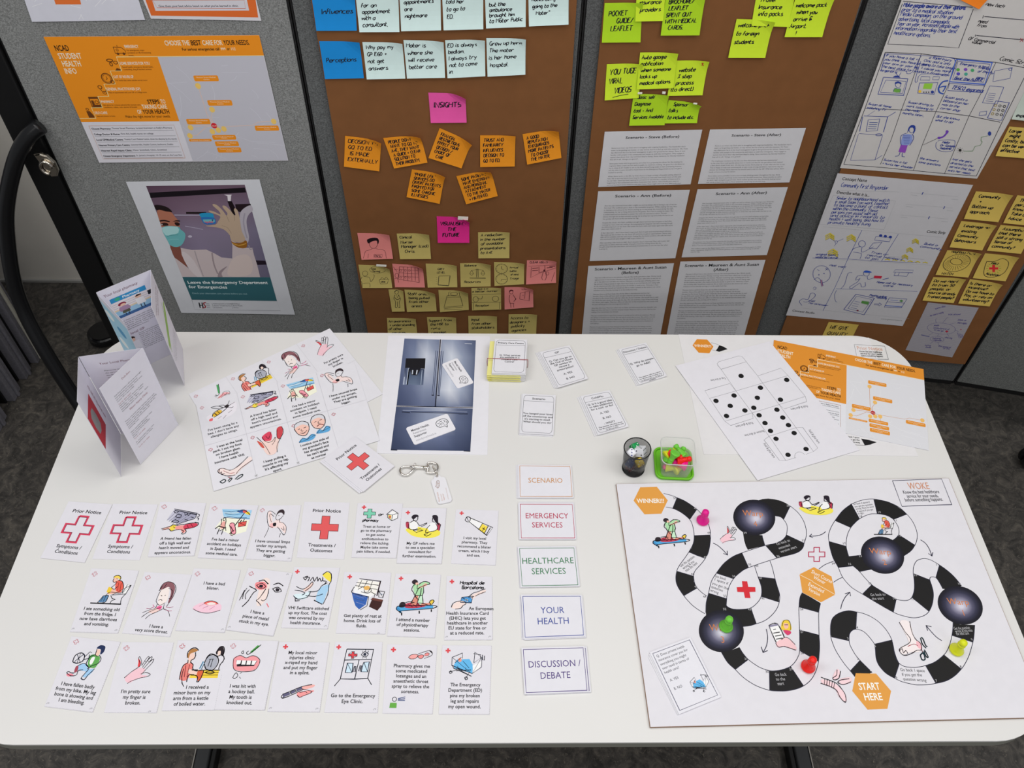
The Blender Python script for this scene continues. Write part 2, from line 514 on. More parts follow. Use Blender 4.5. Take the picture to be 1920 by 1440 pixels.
# ------------------------------------------------------------------ drawings printed on the cards (flat print)
ART = {}
ART['hand'] = art('''f #f6c3cd : 5,82 25,60 42,46 60,44 75,50 66,68 90,72 50,84 25,98
f #e2434a : 38,10 50,22 52,36 44,40 42,24
l #201a24 2 : 3,80 22,60 40,46 52,36 46,22 39,8 42,4 52,18 56,32
l #201a24 2 : 58,36 66,16 74,3 79,8 70,26 62,42
l #201a24 2 : 64,38 78,12 88,3 89,13 76,34 68,46
l #201a24 2 : 72,40 88,18 98,12 95,26 80,46 66,66
l #201a24 2 : 62,66 80,60 95,64 99,69 88,75 62,80 46,86 30,92 20,100
L #201a24 1.5 : 66,20 74,24
L #201a24 1.5 : 76,18 84,22''')
ART['wall'] = art('''F #a3a3b8 : 10,44 24,6 92,22 86,42 40,60
F #c2c1d2 : 10,44 24,6 38,10 24,52
L #22223a 2 : 24,4 92,20 90,24 26,9
L #22223a 1.6 : 92,20 88,40 46,60 36,68
L #84849c 1 : 10,48 32,14
L #84849c 1 : 16,52 42,18
L #84849c 1 : 22,58 50,22
L #84849c 1 : 28,62 58,26
L #84849c 1 : 38,62 66,30
L #84849c 1 : 50,56 76,32
l #22223a 2 : 24,14 32,20 36,13 28,11 24,14
l #22223a 2 : 32,34 44,38 48,28 37,24 32,34
l #22223a 2 : 56,20 60,28 64,21 68,29 72,22
l #22223a 2 : 24,52 34,46 44,52 36,56 24,52
L #22223a 2.2 : 60,44 70,47
L #22223a 2.2 : 76,34 84,36
l #22223a 2 : 94,22 99,25 97,33 92,34
l #22223a 2 : 93,38 99,38 98,46
f #efd64c : 22,72 30,66 40,68 40,78 32,86 24,84
f #ee9a94 : 38,72 54,66 64,68 62,78 70,86 66,96 60,92 54,82 42,82
f #d04058 : 62,66 78,60 94,58 100,62 96,70 82,78 64,80
f #f2b8ac : 4,80 20,72 24,78 8,84
l #1c1620 2 : 0,80 12,75 22,71 30,65 42,66 58,62
l #1c1620 2 : 2,84 20,80 28,88 40,84 52,82
l #1c1620 2 : 54,82 64,88 60,98 68,98 72,90 66,80
l #1c1620 2 : 58,64 76,59 96,56 102,62 94,72 78,78 66,80
L #6a1c30 1.3 : 70,64 76,76
L #6a1c30 1.3 : 80,61 88,72
L #1c1620 2.4 : 90,54 102,57
L #1c1620 1.5 : 32,72 38,76''')
ART['beach'] = art('''F #9ccae8 : 12,5 96,5 96,38 70,36 22,32
F #fbf1da : 22,32 70,38 96,40 96,80 60,95 6,70
L #5f9fd2 1.6 : 16,12 40,14 60,8
L #5f9fd2 1.6 : 24,22 50,24 72,18
L #5f9fd2 1.6 : 30,30 60,34 88,32
L #e9f4fb 2 : 20,18 44,18 66,14
L #2e4c86 1.4 : 22,34 50,36 96,34
L #1c1a20 2.4 : 78,14 60,60
f #f0d13b : 78,10 90,12 94,22 80,18
f #345a9e : 56,12 66,6 78,9 72,16
f #e25b50 : 72,8 82,6 82,14 74,15
l #1c1a20 1.6 : 55,12 74,5 95,22
F #dd5650 : 68,50 90,44 90,60 70,66
L #1c1a20 1.4 : 68,50 90,44 90,60 70,66 68,50
L #1c1a20 2.4 : 72,48 75,40
L #1c1a20 2.4 : 80,46 82,37
f #e9a9a0 : 22,50 30,50 32,70 20,72
L #1c1a20 1.8 : 18,40 20,60 8,72
L #1c1a20 1.8 : 32,44 32,62 38,80
L #1c1a20 2.4 : 6,76 14,66 36,70 20,82
L #1c1a20 2 : 18,72 16,94
L #1c1a20 2 : 30,72 28,94
l #1c1a20 1.8 : 22,38 28,36 30,42 24,46 22,38
f #ee9aa8 : 44,56 56,54 68,86 58,90
l #1c1a20 1.6 : 44,56 56,54 68,86 58,90 44,60
L #5a2028 2.2 : 48,64 60,82
l #5a2028 1.8 : 52,76 56,94 62,96
L #5a2028 1.8 : 50,90 62,76''')
ART['armpit'] = art('''f #f9d9d6 : 6,12 20,10 36,46 50,36 70,44 96,60 96,84 70,66 44,66 26,60
f #f6b9b9 : 30,50 46,52 40,66 26,60
l #2a1a22 2 : 40,18 24,8 8,6 5,20 14,46 24,60 42,64
l #2a1a22 1.8 : 36,26 20,16 16,22 30,46
f #33262c : 44,20 50,4 66,0 76,8 76,20 66,12 54,12
l #2a1a22 1.8 : 46,16 44,30 52,38 64,34 74,22
l #2a1a22 1.8 : 62,36 66,46 80,48 96,62 98,82 92,90 76,76 60,62
l #2a1a22 1.6 : 84,60 90,74 76,66
f #17141a : 38,50 50,48 52,58 42,60
l #2a1a22 1.8 : 24,64 22,80 16,100
l #2a1a22 1.8 : 78,84 76,98
L #2a1a22 1.4 : 52,22 58,22''')
ART['gp'] = art('''f #efe153 : 4,62 30,52 60,58 96,66 98,86 70,98 30,92 12,78
f #b63a52 : 2,34 10,34 12,60 4,54
f #b63a52 : 90,36 99,40 98,66 90,60
f #f7f3f4 : 14,36 30,28 36,44 34,70 16,60
f #f7f0f0 : 64,44 84,34 92,60 70,70
f #221a26 : 16,12 22,2 32,2 36,10 30,12 22,22
f #221a26 : 74,8 82,2 90,8 92,30 96,46 86,34
l #221a26 1.8 : 22,14 22,24 30,28 34,20 34,10
l #221a26 1.8 : 14,36 22,28 32,32 40,46 48,44 60,36 58,42 46,52
l #221a26 1.8 : 10,40 12,60 26,64 36,60
L #221a26 1.6 : 24,66 44,60 52,66 34,76 24,66
l #221a26 1.8 : 76,12 76,28 84,32 90,26
l #221a26 1.8 : 70,44 62,60 60,76 72,72 88,66 92,54 86,38
l #221a26 1.8 : 66,80 56,84 64,90 76,80
L #221a26 1.5 : 2,36 12,34
L #221a26 1.5 : 92,36 99,42 98,66''')
ART['cream'] = art('''F #f4d64c : 62,38 80,52 70,88 52,68
F #ffffff : 20,12 62,36 50,66 14,34
l #1a1a20 2.2 : 2,22 8,4 20,10 16,30 6,28 2,22
L #1a1a20 2.2 : 20,10 98,56 80,98 16,30
L #1a1a20 2 : 62,36 50,70
L #1a1a20 2 : 82,48 70,90
L #1a1a20 2.4 : 90,56 78,92
L #1a1a20 2 : 62,60 72,68
L #1a1a20 2 : 70,56 64,74
L #1a1a20 1.4 : 8,8 14,26''')
ART['toilet'] = art('''L #16161c 4 : 0,98 100,98
f #e4604f : 60,18 70,16 82,24 90,42 88,56 74,58 66,48 62,36
f #f0b8a6 : 48,44 66,52 78,58 60,64 48,66 44,60
f #f3c0ae : 52,8 62,8 64,18 56,24 50,18
f #f1cf58 : 48,8 52,2 62,0 70,6 70,14 62,8
F #ecc63c : 42,40 56,44 52,64 40,58
f #5b86ae : 34,72 48,70 50,80 46,92 26,94 30,84
f #ffffff : 88,56 94,32 104,28 110,32 104,60
l #1c1a24 2.2 : 48,8 50,2 62,-1 71,6 70,15
l #1c1a24 1.8 : 50,10 49,18 54,24 62,20
l #1c1a24 2.2 : 66,16 80,20 90,40 90,58
l #1c1a24 1.8 : 64,22 58,34 52,42 62,48 70,38
l #1c1a24 1.8 : 88,60 72,60 54,58 44,66 42,76
L #1c1a24 1.4 : 58,10 62,12
L #1c1a24 2 : 92,60 100,30 112,31 104,62 60,68
l #1c1a24 2 : 58,70 66,80 76,82 66,88 64,97
l #1c1a24 2 : 104,62 96,78 98,97
l #1c1a24 2 : 34,72 28,86 24,96 46,94 50,80 50,70 34,72
L #28405c 1.3 : 36,76 32,90
L #28405c 1.3 : 42,74 40,92
L #8a2a24 1.2 : 70,24 74,52
L #8a2a24 1.2 : 78,26 82,54''')
ART['throat'] = art('''f #fae3df : 38,22 62,18 70,50 66,66 52,76 40,60
f #8a5a62 : 32,20 44,2 66,2 82,18 84,50 76,66 74,34 60,16 40,26
f #f06a9a : 46,78 60,76 58,88 44,88
f #f7cfc9 : 22,96 40,84 56,90 40,100
l #241a24 1.8 : 34,30 36,10 50,0 72,4 86,20 86,44 76,76
l #241a24 1.6 : 38,26 34,56 40,68 52,74 66,66
l #241a24 1.6 : 60,20 78,28 80,50 74,52
L #241a24 1.6 : 38,14 32,30
L #241a24 1.6 : 50,6 44,24
l #241a24 1.8 : 44,44 48,46
l #241a24 1.8 : 56,44 60,42
l #241a24 1.8 : 42,60 48,56 54,60
l #241a24 1.6 : 42,72 40,84 20,92 4,100
l #241a24 1.6 : 66,70 68,84 86,90 98,106
l #241a24 1.8 : 6,114 20,100 34,92 48,84 58,82
l #241a24 1.8 : 20,118 30,106 44,98 58,90 66,84
L #e46a9a 1.6 : 28,74 36,80 24,86 12,86
L #e46a9a 1.6 : 74,78 88,80 98,76
L #e46a9a 1.6 : 74,86 90,90 98,88''')
ART['blister'] = art('''f #f3c6d6 : 0,60 10,40 30,20 70,14 94,30 100,50 98,74 70,90 30,92 4,76
f #ea6a62 : 34,28 54,10 78,16 84,28 60,40
f #fbe3df : 44,30 58,18 74,22 76,32 58,38
l #26222c 2 : 2,70 26,90 60,96 98,72
l #26222c 1.8 : 34,28 44,12 62,8 78,16 86,28
L #d68aa8 1.2 : 20,50 36,30
L #d68aa8 1.2 : 36,64 52,44
L #d68aa8 1.2 : 60,70 76,46''')
ART['eye'] = art('''f #f9dcd6 : 40,2 60,0 66,60 56,90 44,80
f #f08c90 : 26,14 46,8 58,24 46,36 30,32
l #231c26 2.4 : 32,8 44,2 58,14
l #231c26 2.4 : 72,14 84,6 98,14
l #231c26 1.8 : 30,22 42,14 54,24 42,32 30,22
f #231c26 : 38,20 46,20 46,28 38,28
l #231c26 1.8 : 74,28 86,20 97,32 84,38 74,28
f #231c26 : 82,24 91,26 90,34 83,34
l #231c26 1.6 : 56,30 48,64 42,74 50,80 58,90
l #231c26 1.6 : 64,30 66,60 60,72 54,70
l #231c26 2 : 12,28 24,34 34,40 28,50 22,78 12,100
l #231c26 1.6 : 4,44 0,80
l #231c26 1.6 : 8,36 4,56 6,74
l #231c26 1.6 : 16,40 10,58 14,74
l #e9747c 1.4 : 70,80 78,92''')
ART['stitch'] = art('''f #f6dc4c : 70,8 82,0 94,8 98,30 88,26 76,16
f #a6cdea : 70,52 96,40 92,70 86,100 66,90
f #d7e9f4 : 0,74 30,68 46,60 38,84 14,88
f #f6cfc6 : 24,58 46,34 48,44 34,62
l #1d2434 2 : 72,16 74,28 84,30 80,40
l #1d2434 2 : 70,8 82,-2 94,6 98,30 94,40 96,70 88,102
l #1d2434 2 : 88,34 74,44 66,60 40,64
l #1d2434 2 : 82,70 60,78 34,76
l #1d2434 2 : 2,48 22,56 36,46 44,32 48,38 42,50 30,62
l #1d2434 2 : 0,60 18,62 30,68 24,74
l #1d2434 2 : 0,78 14,88 40,80 46,62
L #1d2434 2 : 6,86 8,94 20,92
L #1d2434 2.4 : 60,90 86,102
l #281c2c 2.2 : 16,18 24,26 28,14 20,18 34,18 32,30
l #281c2c 2.2 : 38,30 44,18 50,30 56,16 60,30
l #281c2c 2.2 : 60,30 64,20 70,30 74,22''')
ART['rest'] = art('''F #ffffff : 6,26 60,34 70,50 58,62 10,50
F #f2ece6 : 18,4 82,12 74,54 12,30
F #3460ae : 2,46 22,50 52,58 48,84 30,99 18,88 10,70
F #3c1e1c : 66,62 98,68 94,88 84,102 58,90
F #6a3c34 : 66,62 98,68 92,74 60,68
L #8c9ad0 1.2 : 8,54 40,64
L #8c9ad0 1.2 : 12,64 44,74
L #8c9ad0 1.2 : 18,76 44,84
L #8c9ad0 1.2 : 6,50 46,60
L #1b1b24 1.6 : 12,14 80,22
L #1b1b24 1.6 : 10,24 78,36
L #1b1b24 1.4 : 28,6 20,30
L #1b1b24 1.4 : 44,8 36,32
L #1b1b24 1.4 : 60,10 54,38
L #4a2228 3.4 : 84,10 78,56
L #1b1b24 2 : 20,2 86,10
l #1b1b24 1.8 : 20,36 34,28 52,30 60,40 50,48 30,44
f #e2b060 : 36,30 46,24 54,28 52,36 42,38
l #1b1b24 1.6 : 38,36 40,44 50,44 54,34
l #1b1b24 1.8 : 8,28 2,46 28,54 54,60
L #1b1b24 1.8 : 54,58 52,88 34,100
L #1b1b24 1.8 : 60,44 74,52
L #1b1b24 1.8 : 82,40 84,60 96,62 100,42 82,40
L #9ec4e0 2.4 : 88,50 94,51
L #1b1b24 1.5 : 72,50 70,62''')
ART['massage'] = art('''F #4fa3d8 : 4,78 16,90 98,80 97,71 22,74
F #3f8cc4 : 4,78 16,90 16,96 2,86
f #b83a50 : 22,72 36,66 52,66 70,68 78,74 60,80 38,82 24,80
f #d68a78 : 38,70 44,56 50,40 54,24 60,24 60,40 56,58 52,72
f #2a2028 : 8,74 12,66 22,66 25,74 20,80 10,80
f #a9d8a8 : 38,16 44,12 54,14 64,10 68,16 66,34 66,46 50,46 42,34
f #c4e6c8 : 56,46 66,46 69,68 60,70 56,60
f #2a2028 : 34,6 40,0 48,3 50,11 42,14 36,12
f #e8b8a4 : 44,10 50,9 52,15 46,16
f #a9d8a8 : 54,14 66,5 80,8 80,13 70,13 60,18
f #e8b8a4 : 70,10 62,18 54,20 54,24 64,22 76,15
f #e8c84a : 86,66 92,58 97,60 92,70
f #e0907c : 66,68 80,66 88,66 88,72 72,74
l #1b1822 1.8 : 44,14 38,20 36,30 42,38 46,46 52,54 56,56
l #1b1822 1.8 : 54,14 64,6 78,7 82,12 72,15 62,20 54,24
l #1b1822 1.6 : 50,14 50,26 56,24
l #1b1822 1.8 : 66,20 68,36 66,46 70,68
L #1b1822 1.4 : 46,46 66,46
l #1b1822 1.8 : 54,24 48,42 42,58 38,70
l #1b1822 1.8 : 61,24 60,44 56,58 54,72
l #1b1822 1.8 : 24,66 36,64 46,66
l #1b1822 1.8 : 54,67 68,67 86,72 90,68 86,64 92,57 98,60 93,70
L #6a1c30 1.3 : 30,70 44,78
L #6a1c30 1.3 : 40,68 56,78
L #6a1c30 1.3 : 56,70 68,77
l #1b1822 1.8 : 2,86 16,96 16,90 98,80 97,72 22,76 4,78 2,86
L #1b1822 3 : 17,94 18,102
L #1b1822 3 : 62,88 63,96
L #1b1822 3 : 93,83 94,90''')
ART['ehic'] = art('''F #4f97d2 : 30,46 62,40 58,72 26,70
f #fbd9d2 : 56,40 72,24 99,8 96,22 76,36 62,54
f #fbd9d2 : 2,96 10,74 30,62 40,70 34,86 18,100
L #1f2a44 2 : 30,46 62,40 58,72 26,70 30,46
l #231c26 1.8 : 98,4 76,18 62,26 50,44 56,48 66,40
l #231c26 1.8 : 99,18 80,30 70,40
l #231c26 1.8 : 0,94 6,74 24,64 40,68 42,78 34,84
l #231c26 1.8 : 12,102 28,98 34,84
l #ffffff 1.8 : 40,64 42,54 48,60 44,66''')
ART['bike'] = art('''f #5fa553 : 54,34 70,28 88,36 86,62 74,66 60,62
f #ffffff : 62,38 72,36 70,56 62,54
f #9fc7ea : 28,66 50,56 66,70 84,68 72,90 58,94 60,78 36,76
f #f2c7b6 : 68,14 80,14 80,30 70,30
f #1f2c54 : 66,10 74,0 90,2 92,18 84,26 80,12
f #f08b9a : 4,92 16,88 28,92 14,97
l #17203a 2.6 : 8,50 10,36 24,28 38,34 38,50 24,58 10,56 8,50
L #17203a 1.4 : 14,34 32,54
L #17203a 1.4 : 32,32 14,54
L #17203a 1.4 : 23,28 24,58
L #17203a 2 : 38,40 50,22 56,24
L #17203a 2 : 40,46 54,40 52,30
l #17203a 2 : 68,12 70,28 78,32
l #17203a 2 : 70,28 56,36 52,56 60,64
l #17203a 2 : 82,28 92,38 88,52 72,60 62,70
l #17203a 2 : 28,66 46,56 66,68 60,84 54,98 66,100 72,86 84,68
l #17203a 2 : 28,66 26,86 8,84 4,88 20,94 36,90 36,78 50,74
f #a04a58 : 24,68 32,66 34,80 26,84''')
ART['burn'] = art('''F #efcf42 : 34,60 98,60 98,80 32,80
L #8a741c 1.3 : 34,66 98,66
L #8a741c 1.3 : 34,73 98,73
f #e58078 : 14,44 22,40 32,42 34,56 28,84 12,84 10,58
f #f6cdbf : 22,16 32,18 33,30 28,36 26,42 20,42 20,30
f #b07a44 : 16,22 20,8 30,4 38,9 30,14 22,18 20,30
f #f6cdbf : 28,58 44,62 56,64 54,72 28,68
f #d8633e : 50,60 62,64 60,82 54,88 48,74
f #a9acb8 : 62,28 74,22 86,26 90,46 80,58 66,56
f #241a22 : 82,12 88,0 96,0 100,12 98,24 90,14 84,20
f #f6d4c8 : 86,12 92,10 93,20 88,22
l #1f1b26 1.8 : 17,28 15,14 22,5 32,2 40,9
l #1f1b26 1.8 : 33,14 35,22 34,30 28,34 27,40
l #1f1b26 1.8 : 20,34 20,42 12,48 9,64 10,84
l #1f1b26 1.8 : 27,40 34,46 36,58 46,62 60,60 62,66 58,84 52,90 50,76 30,72 28,90
l #1f1b26 1.6 : 14,56 14,76 18,92 24,102
L #8a2a2a 1.2 : 18,48 20,78
L #8a2a2a 1.2 : 26,46 26,78
l #1f1b26 2 : 60,42 64,26 76,20 88,26 92,44 82,60 66,57 60,42
l #1f1b26 1.8 : 62,28 70,18 80,20
L #1f1b26 1.4 : 72,32 70,50
L #1f1b26 1.4 : 78,32 76,52
L #1f1b26 1.4 : 70,32 80,32
l #1f1b26 1.8 : 80,22 88,24 98,20 104,32 98,46 96,58
l #1f1b26 1.8 : 82,14 88,0 97,-1 101,12 99,24
L #7ab6dc 2.6 : 57,38 52,56
L #7ab6dc 2 : 60,42 56,58
l #1f1b26 1.8 : 66,66 78,62 88,66 78,70 66,66
L #1f1b26 1.8 : 34,60 48,60
L #1f1b26 1.8 : 62,60 100,60''')
ART['tooth'] = art('''F #4fa04a : 78,2 88,4 62,26 56,22
l #1c1c24 2.4 : 90,0 58,26 48,30 44,24 50,20
l #1c1c24 1.8 : 26,22 32,20 32,28 26,26 26,22
f #ee9aa0 : 2,42 24,34 46,40 68,34 96,44 92,68 70,78 30,78 8,70
F #26161e : 12,48 88,48 80,64 20,66
F #ffffff : 14,48 30,48 30,58 16,60
F #ffffff : 34,48 48,48 48,60 34,60
F #ffffff : 52,48 66,48 66,60 52,60
F #ffffff : 70,48 86,48 80,60 70,60
l #1c1c24 2 : 2,44 22,33 46,40 70,33 97,46 90,72 68,80 28,80 8,70 2,44
l #1c1c24 2 : 16,90 22,84 30,92 22,100 14,98 16,90
L #1c1c24 1.6 : 36,86 42,82
L #1c1c24 1.6 : 36,96 42,100''')
ART['splint'] = art('''f #f4b0aa : 46,30 96,8 98,24 60,44
f #f19a9a : 50,60 96,44 98,56 58,90
F #5d5b78 : 2,70 60,20 64,38 6,92
l #1d1a26 2.2 : 2,76 0,90 12,94 66,40
l #1d1a26 2.2 : 2,72 28,50 60,22 92,8
L #ffffff 4 : 24,50 30,72
L #ffffff 4 : 42,40 46,60
l #1d1a26 1.8 : 62,36 96,54 70,80 58,90 50,76
l #1d1a26 1.8 : 56,60 72,52 80,60''')
ART['clinic'] = art('''L #22283c 1.8 : 20,2 88,2
L #22283c 1.8 : 20,2 14,78
L #22283c 1.8 : 88,2 80,76
L #22283c 1.8 : 18,30 86,28
L #22283c 1.8 : 14,78 48,78 80,76
L #22283c 1.8 : 54,30 48,78
L #22283c 1.8 : 14,78 2,96
L #22283c 1.8 : 80,76 90,92
F #c9e0f4 : 26,38 40,38 40,62 24,62
F #c9e0f4 : 66,36 80,34 78,60 62,60
L #22283c 1.8 : 26,38 40,38 40,62 24,62 26,38
L #22283c 1.8 : 66,36 80,34 78,60 62,60 66,36
L #22283c 1.6 : 44,46 48,46 48,60 42,60 44,46
L #22283c 1.6 : 58,44 62,44 60,58 56,58 58,44
F #e0434b : 34,8 40,8 40,14 48,14 48,20 40,20 40,26 34,26 34,20 26,20 26,14 34,14
L #22283c 1.2 : 34,8 40,8 40,14 48,14 48,20 40,20 40,26 34,26 34,20 26,20 26,14 34,14 34,8
l #22283c 1.6 : 58,16 66,8 76,14 68,22 58,16
f #22283c : 64,12 70,12 70,18 64,18
L #22283c 1 : 60,6 62,10
L #22283c 1 : 68,2 68,8
L #22283c 1 : 76,6 74,10
L #22283c 1 : 62,26 64,21
L #22283c 1 : 72,26 71,21''')
ART['pills'] = art('''f #f2a7a4 : 0,80 10,56 30,48 40,60 30,88 10,96
f #ec8f8e : 38,66 52,52 64,60 56,88 44,86
f #ec8f8e : 66,44 76,30 86,40 80,60 68,62
l #231a22 2 : 0,80 10,56 30,48 40,60 30,88 10,96 0,80
l #231a22 2 : 38,66 52,52 64,60 56,88 44,86 38,66
l #231a22 2 : 40,44 84,8 98,30 94,60 66,88
L #231a22 3 : 84,6 98,34
l #231a22 1.6 : 66,44 76,30 86,40 80,60 68,62''')
ART['bed'] = art('''F #62b4e6 : 12,50 22,28 60,26 72,50 70,80 14,60
F #ffffff : 70,50 98,34 94,58 74,80
f #e99a86 : 24,28 32,22 36,32 30,38
l #1c2236 1.8 : 16,40 26,30 34,20
L #1c2236 1.8 : 6,20 38,4 38,24
L #1c2236 1.8 : 6,20 6,50 70,80 98,56 98,20 76,0 74,40
L #1c2236 1.8 : 8,50 12,60 68,90
L #1c2236 1.8 : 72,6 94,10 94,24
L #1c2236 1.6 : 24,66 0,74
L #1c2236 1.6 : 20,70 66,66 50,98
L #1c2236 1.6 : 20,60 68,90
l #1c2236 2 : 0,74 4,70 8,76 2,80 0,74
l #1c2236 2 : 48,94 54,92 56,100 50,102 48,94
L #1c2236 1.8 : 100,10 100,30 106,30 106,14
L #1c2236 1.4 : 40,34 60,60
L #1c2236 1.4 : 24,52 26,62 50,72 50,58''')
ART['stick'] = art('''F #4fa060 : 60,0 70,4 52,56 44,52
l #202830 3 : 72,0 54,48 38,62 30,54
l #202830 1.8 : 22,60 28,54 32,62 26,66 22,60
f #f2aaae : 12,92 40,70 74,62 96,80 66,78
l #2a1a22 2 : 10,98 30,78 56,72 70,58 96,66 92,84 62,78 34,86
l #2a1a22 2 : 66,66 72,80 82,70 90,84''')
ART['bee'] = art('''f #e7e3ea : 2,60 50,50 98,20 96,70 60,96 10,94
f #e7b83a : 22,58 40,44 52,52 38,70 22,72
l #231c20 2.6 : 18,70 24,52 44,40 60,36 70,28
l #231c20 2.6 : 22,76 38,68 54,56 68,44 76,36
L #231c20 2.4 : 26,54 34,70
L #231c20 2.4 : 36,46 44,64
l #58585f 2 : 50,40 30,26 20,16 40,18 58,34
l #58585f 2 : 56,36 46,20 60,22 66,32
f #2a2428 : 62,32 72,24 78,34 68,42
l #231c20 1.8 : 74,26 82,6
l #231c20 1.8 : 72,42 84,50 90,44
l #231c20 1.6 : 76,34 98,22
f #e86a72 : 8,80 18,78 16,92 6,90
L #8a8088 1.2 : 34,90 46,80
L #8a8088 1.2 : 50,96 62,82
L #8a8088 1.2 : 70,72 84,62''')
ART['muscle'] = art('''f #d8455e : 20,20 50,6 56,26 44,48 28,42
f #c9464e : 78,4 98,0 94,30 74,48
f #f6d2ca : 12,40 44,44 66,40 76,50 56,98 24,96
f #cf5a4c : 0,30 14,44 20,66 10,60
l #2c1a22 2 : 2,14 16,40 26,66 34,98
l #2c1a22 2 : 20,20 30,44 50,50 66,36 60,52 48,64
l #2c1a22 2 : 98,0 98,26 80,50 64,74 60,98
l #2c1a22 2 : 78,8 72,40 84,50
l #2c1a22 1.8 : 34,20 42,34 56,10''')
ART['grandad'] = art('''f #f3c2b4 : 6,30 20,14 42,22 44,50 30,70 12,56
f #f3c2b4 : 56,18 72,4 92,14 92,40 78,58 60,46
f #d4d4da : 4,28 10,10 30,4 44,16 44,30 30,18 14,22
f #d4d4da : 54,16 62,-2 82,-6 94,6 94,22 80,8 64,10
f #5ea6d8 : 8,96 20,80 32,86 48,74 58,84 44,100
f #5ea6d8 : 62,78 72,62 82,70 94,56 104,66 96,84
l #26202a 1.8 : 4,30 10,8 30,2 46,18 44,50 30,72 12,58 4,30
l #26202a 1.8 : 54,18 62,-4 82,-8 96,8 94,40 78,60 60,48 54,18
l #26202a 1.8 : 14,36 20,34
l #26202a 1.8 : 30,36 38,34
l #26202a 1.8 : 18,54 28,60 38,50
l #26202a 1.8 : 64,24 70,22
l #26202a 1.8 : 80,22 88,20
l #8a2028 2.6 : 68,46 78,40 88,46
l #26202a 1.6 : 76,24 74,34 80,36
l #26202a 1.6 : 24,38 22,46 28,48
L #26202a 1.8 : 8,96 20,80 32,92 46,76 58,84
L #26202a 1.8 : 62,78 74,64 82,74 94,58 104,66''')
ART['foot'] = art('''f #f8dcd8 : 2,30 16,20 34,40 60,36 96,4 100,26 70,50 48,72 22,60
l #3a1f28 1.8 : 92,0 60,34 36,42 20,24 8,20 2,32 12,52 30,70 46,72
l #3a1f28 1.8 : 102,24 68,46 50,68
l #3a1f28 1.8 : 8,20 4,40 12,38 10,50 20,50
l #c03a48 1.6 : 18,36 34,58 46,60
l #204048 3 : 2,84 14,78 18,88 8,94 2,84
l #204048 3 : 24,92 32,82 36,86 26,98
l #204048 3 : 44,94 54,84 66,80 64,90 48,98
l #c03a48 2 : 26,72 32,80''')
ART['bandage'] = art('''f #f6cfd4 : 4,30 40,40 58,52 80,76 82,98 60,84 46,60 8,44
f #f6cfd4 : 52,0 62,2 60,24 44,30 40,22
f #f6cfd4 : 62,30 98,24 98,40 70,46
l #2a1a26 2 : 2,24 44,38 62,52 80,78 80,100 62,84 48,60 0,42
l #2a1a26 2 : 54,0 52,18 40,26 46,32 60,26 66,4
l #2a1a26 2 : 94,28 66,32 56,40 74,46 99,38
L #2a1a26 1.8 : 14,28 12,44
L #2a1a26 1.8 : 22,30 20,48
L #2a1a26 1.8 : 30,34 28,50
L #2a1a26 1.8 : 38,36 36,54
L #2a1a26 1.8 : 46,40 42,58''')
ART['phone'] = art('''F #ffffff : 2,18 34,12 62,70 32,80
F #8b86a0 : 2,18 34,12 36,18 4,24
l #1c1a24 2 : 2,18 34,12 62,70 32,80 2,18
L #1c1a24 2.6 : 18,32 28,30
L #1c1a24 3 : 18,44 42,40
L #1c1a24 3 : 24,54 48,50
L #1c1a24 3 : 28,64 52,60
f #f0c5c9 : 50,62 72,60 98,84 100,98 60,88 34,90 28,76
l #4a1c30 2 : 26,76 36,90 58,88 100,100
l #4a1c30 2 : 48,66 60,58 76,62 98,82
f #e8c740 : 50,12 58,0 74,0 84,14 84,34 50,32
f #f3b9a8 : 58,12 74,12 74,26 62,28
f #d0406a : 56,34 80,36 84,44 70,50
l #2a1a24 1.6 : 52,20 58,2 76,0 84,16 82,34
l #2a1a24 2 : 60,16 74,16''')
ART['footup'] = art('''f #f9e4e4 : 4,2 36,2 54,46 74,56 72,78 44,80 16,86 2,78 10,66 34,54
f #f4b6be : 60,52 76,60 74,72 62,66
l #2a1520 2 : 2,2 22,28 40,46 34,58 10,68 2,76 16,88 36,86 60,76 76,74 74,58 56,46 44,26 38,0
l #2a1520 2 : 4,76 12,72 16,82 24,76 30,84
l #c03a48 1.6 : 30,66 50,60 64,64
l #1f4650 3.4 : 76,42 82,46 90,62 96,66
l #1f4650 3.4 : 74,44 80,60 92,70
l #1f4650 3.4 : 86,74 98,92 92,92 84,78
l #1f4650 3.4 : 72,88 82,82 88,98 78,100 72,88
l #c03a48 2 : 76,72 80,80''')
ART['brain'] = art('''l #23323c 5 : 2,44 6,24 20,10 38,4 54,2 72,4 90,16 99,36 96,54 84,64 78,70 76,86 70,96 64,84 58,76 40,76 22,74 8,62 2,44
l #23323c 4 : 14,30 24,36 34,28
l #23323c 4 : 20,56 32,50 40,60
l #23323c 4 : 42,12 46,26 58,20
l #23323c 4 : 48,36 58,44 50,56
l #23323c 4 : 66,22 76,28 72,40
l #23323c 4 : 82,34 90,46 78,52
l #23323c 4 : 34,40 46,46
l #23323c 4 : 62,58 68,66''')
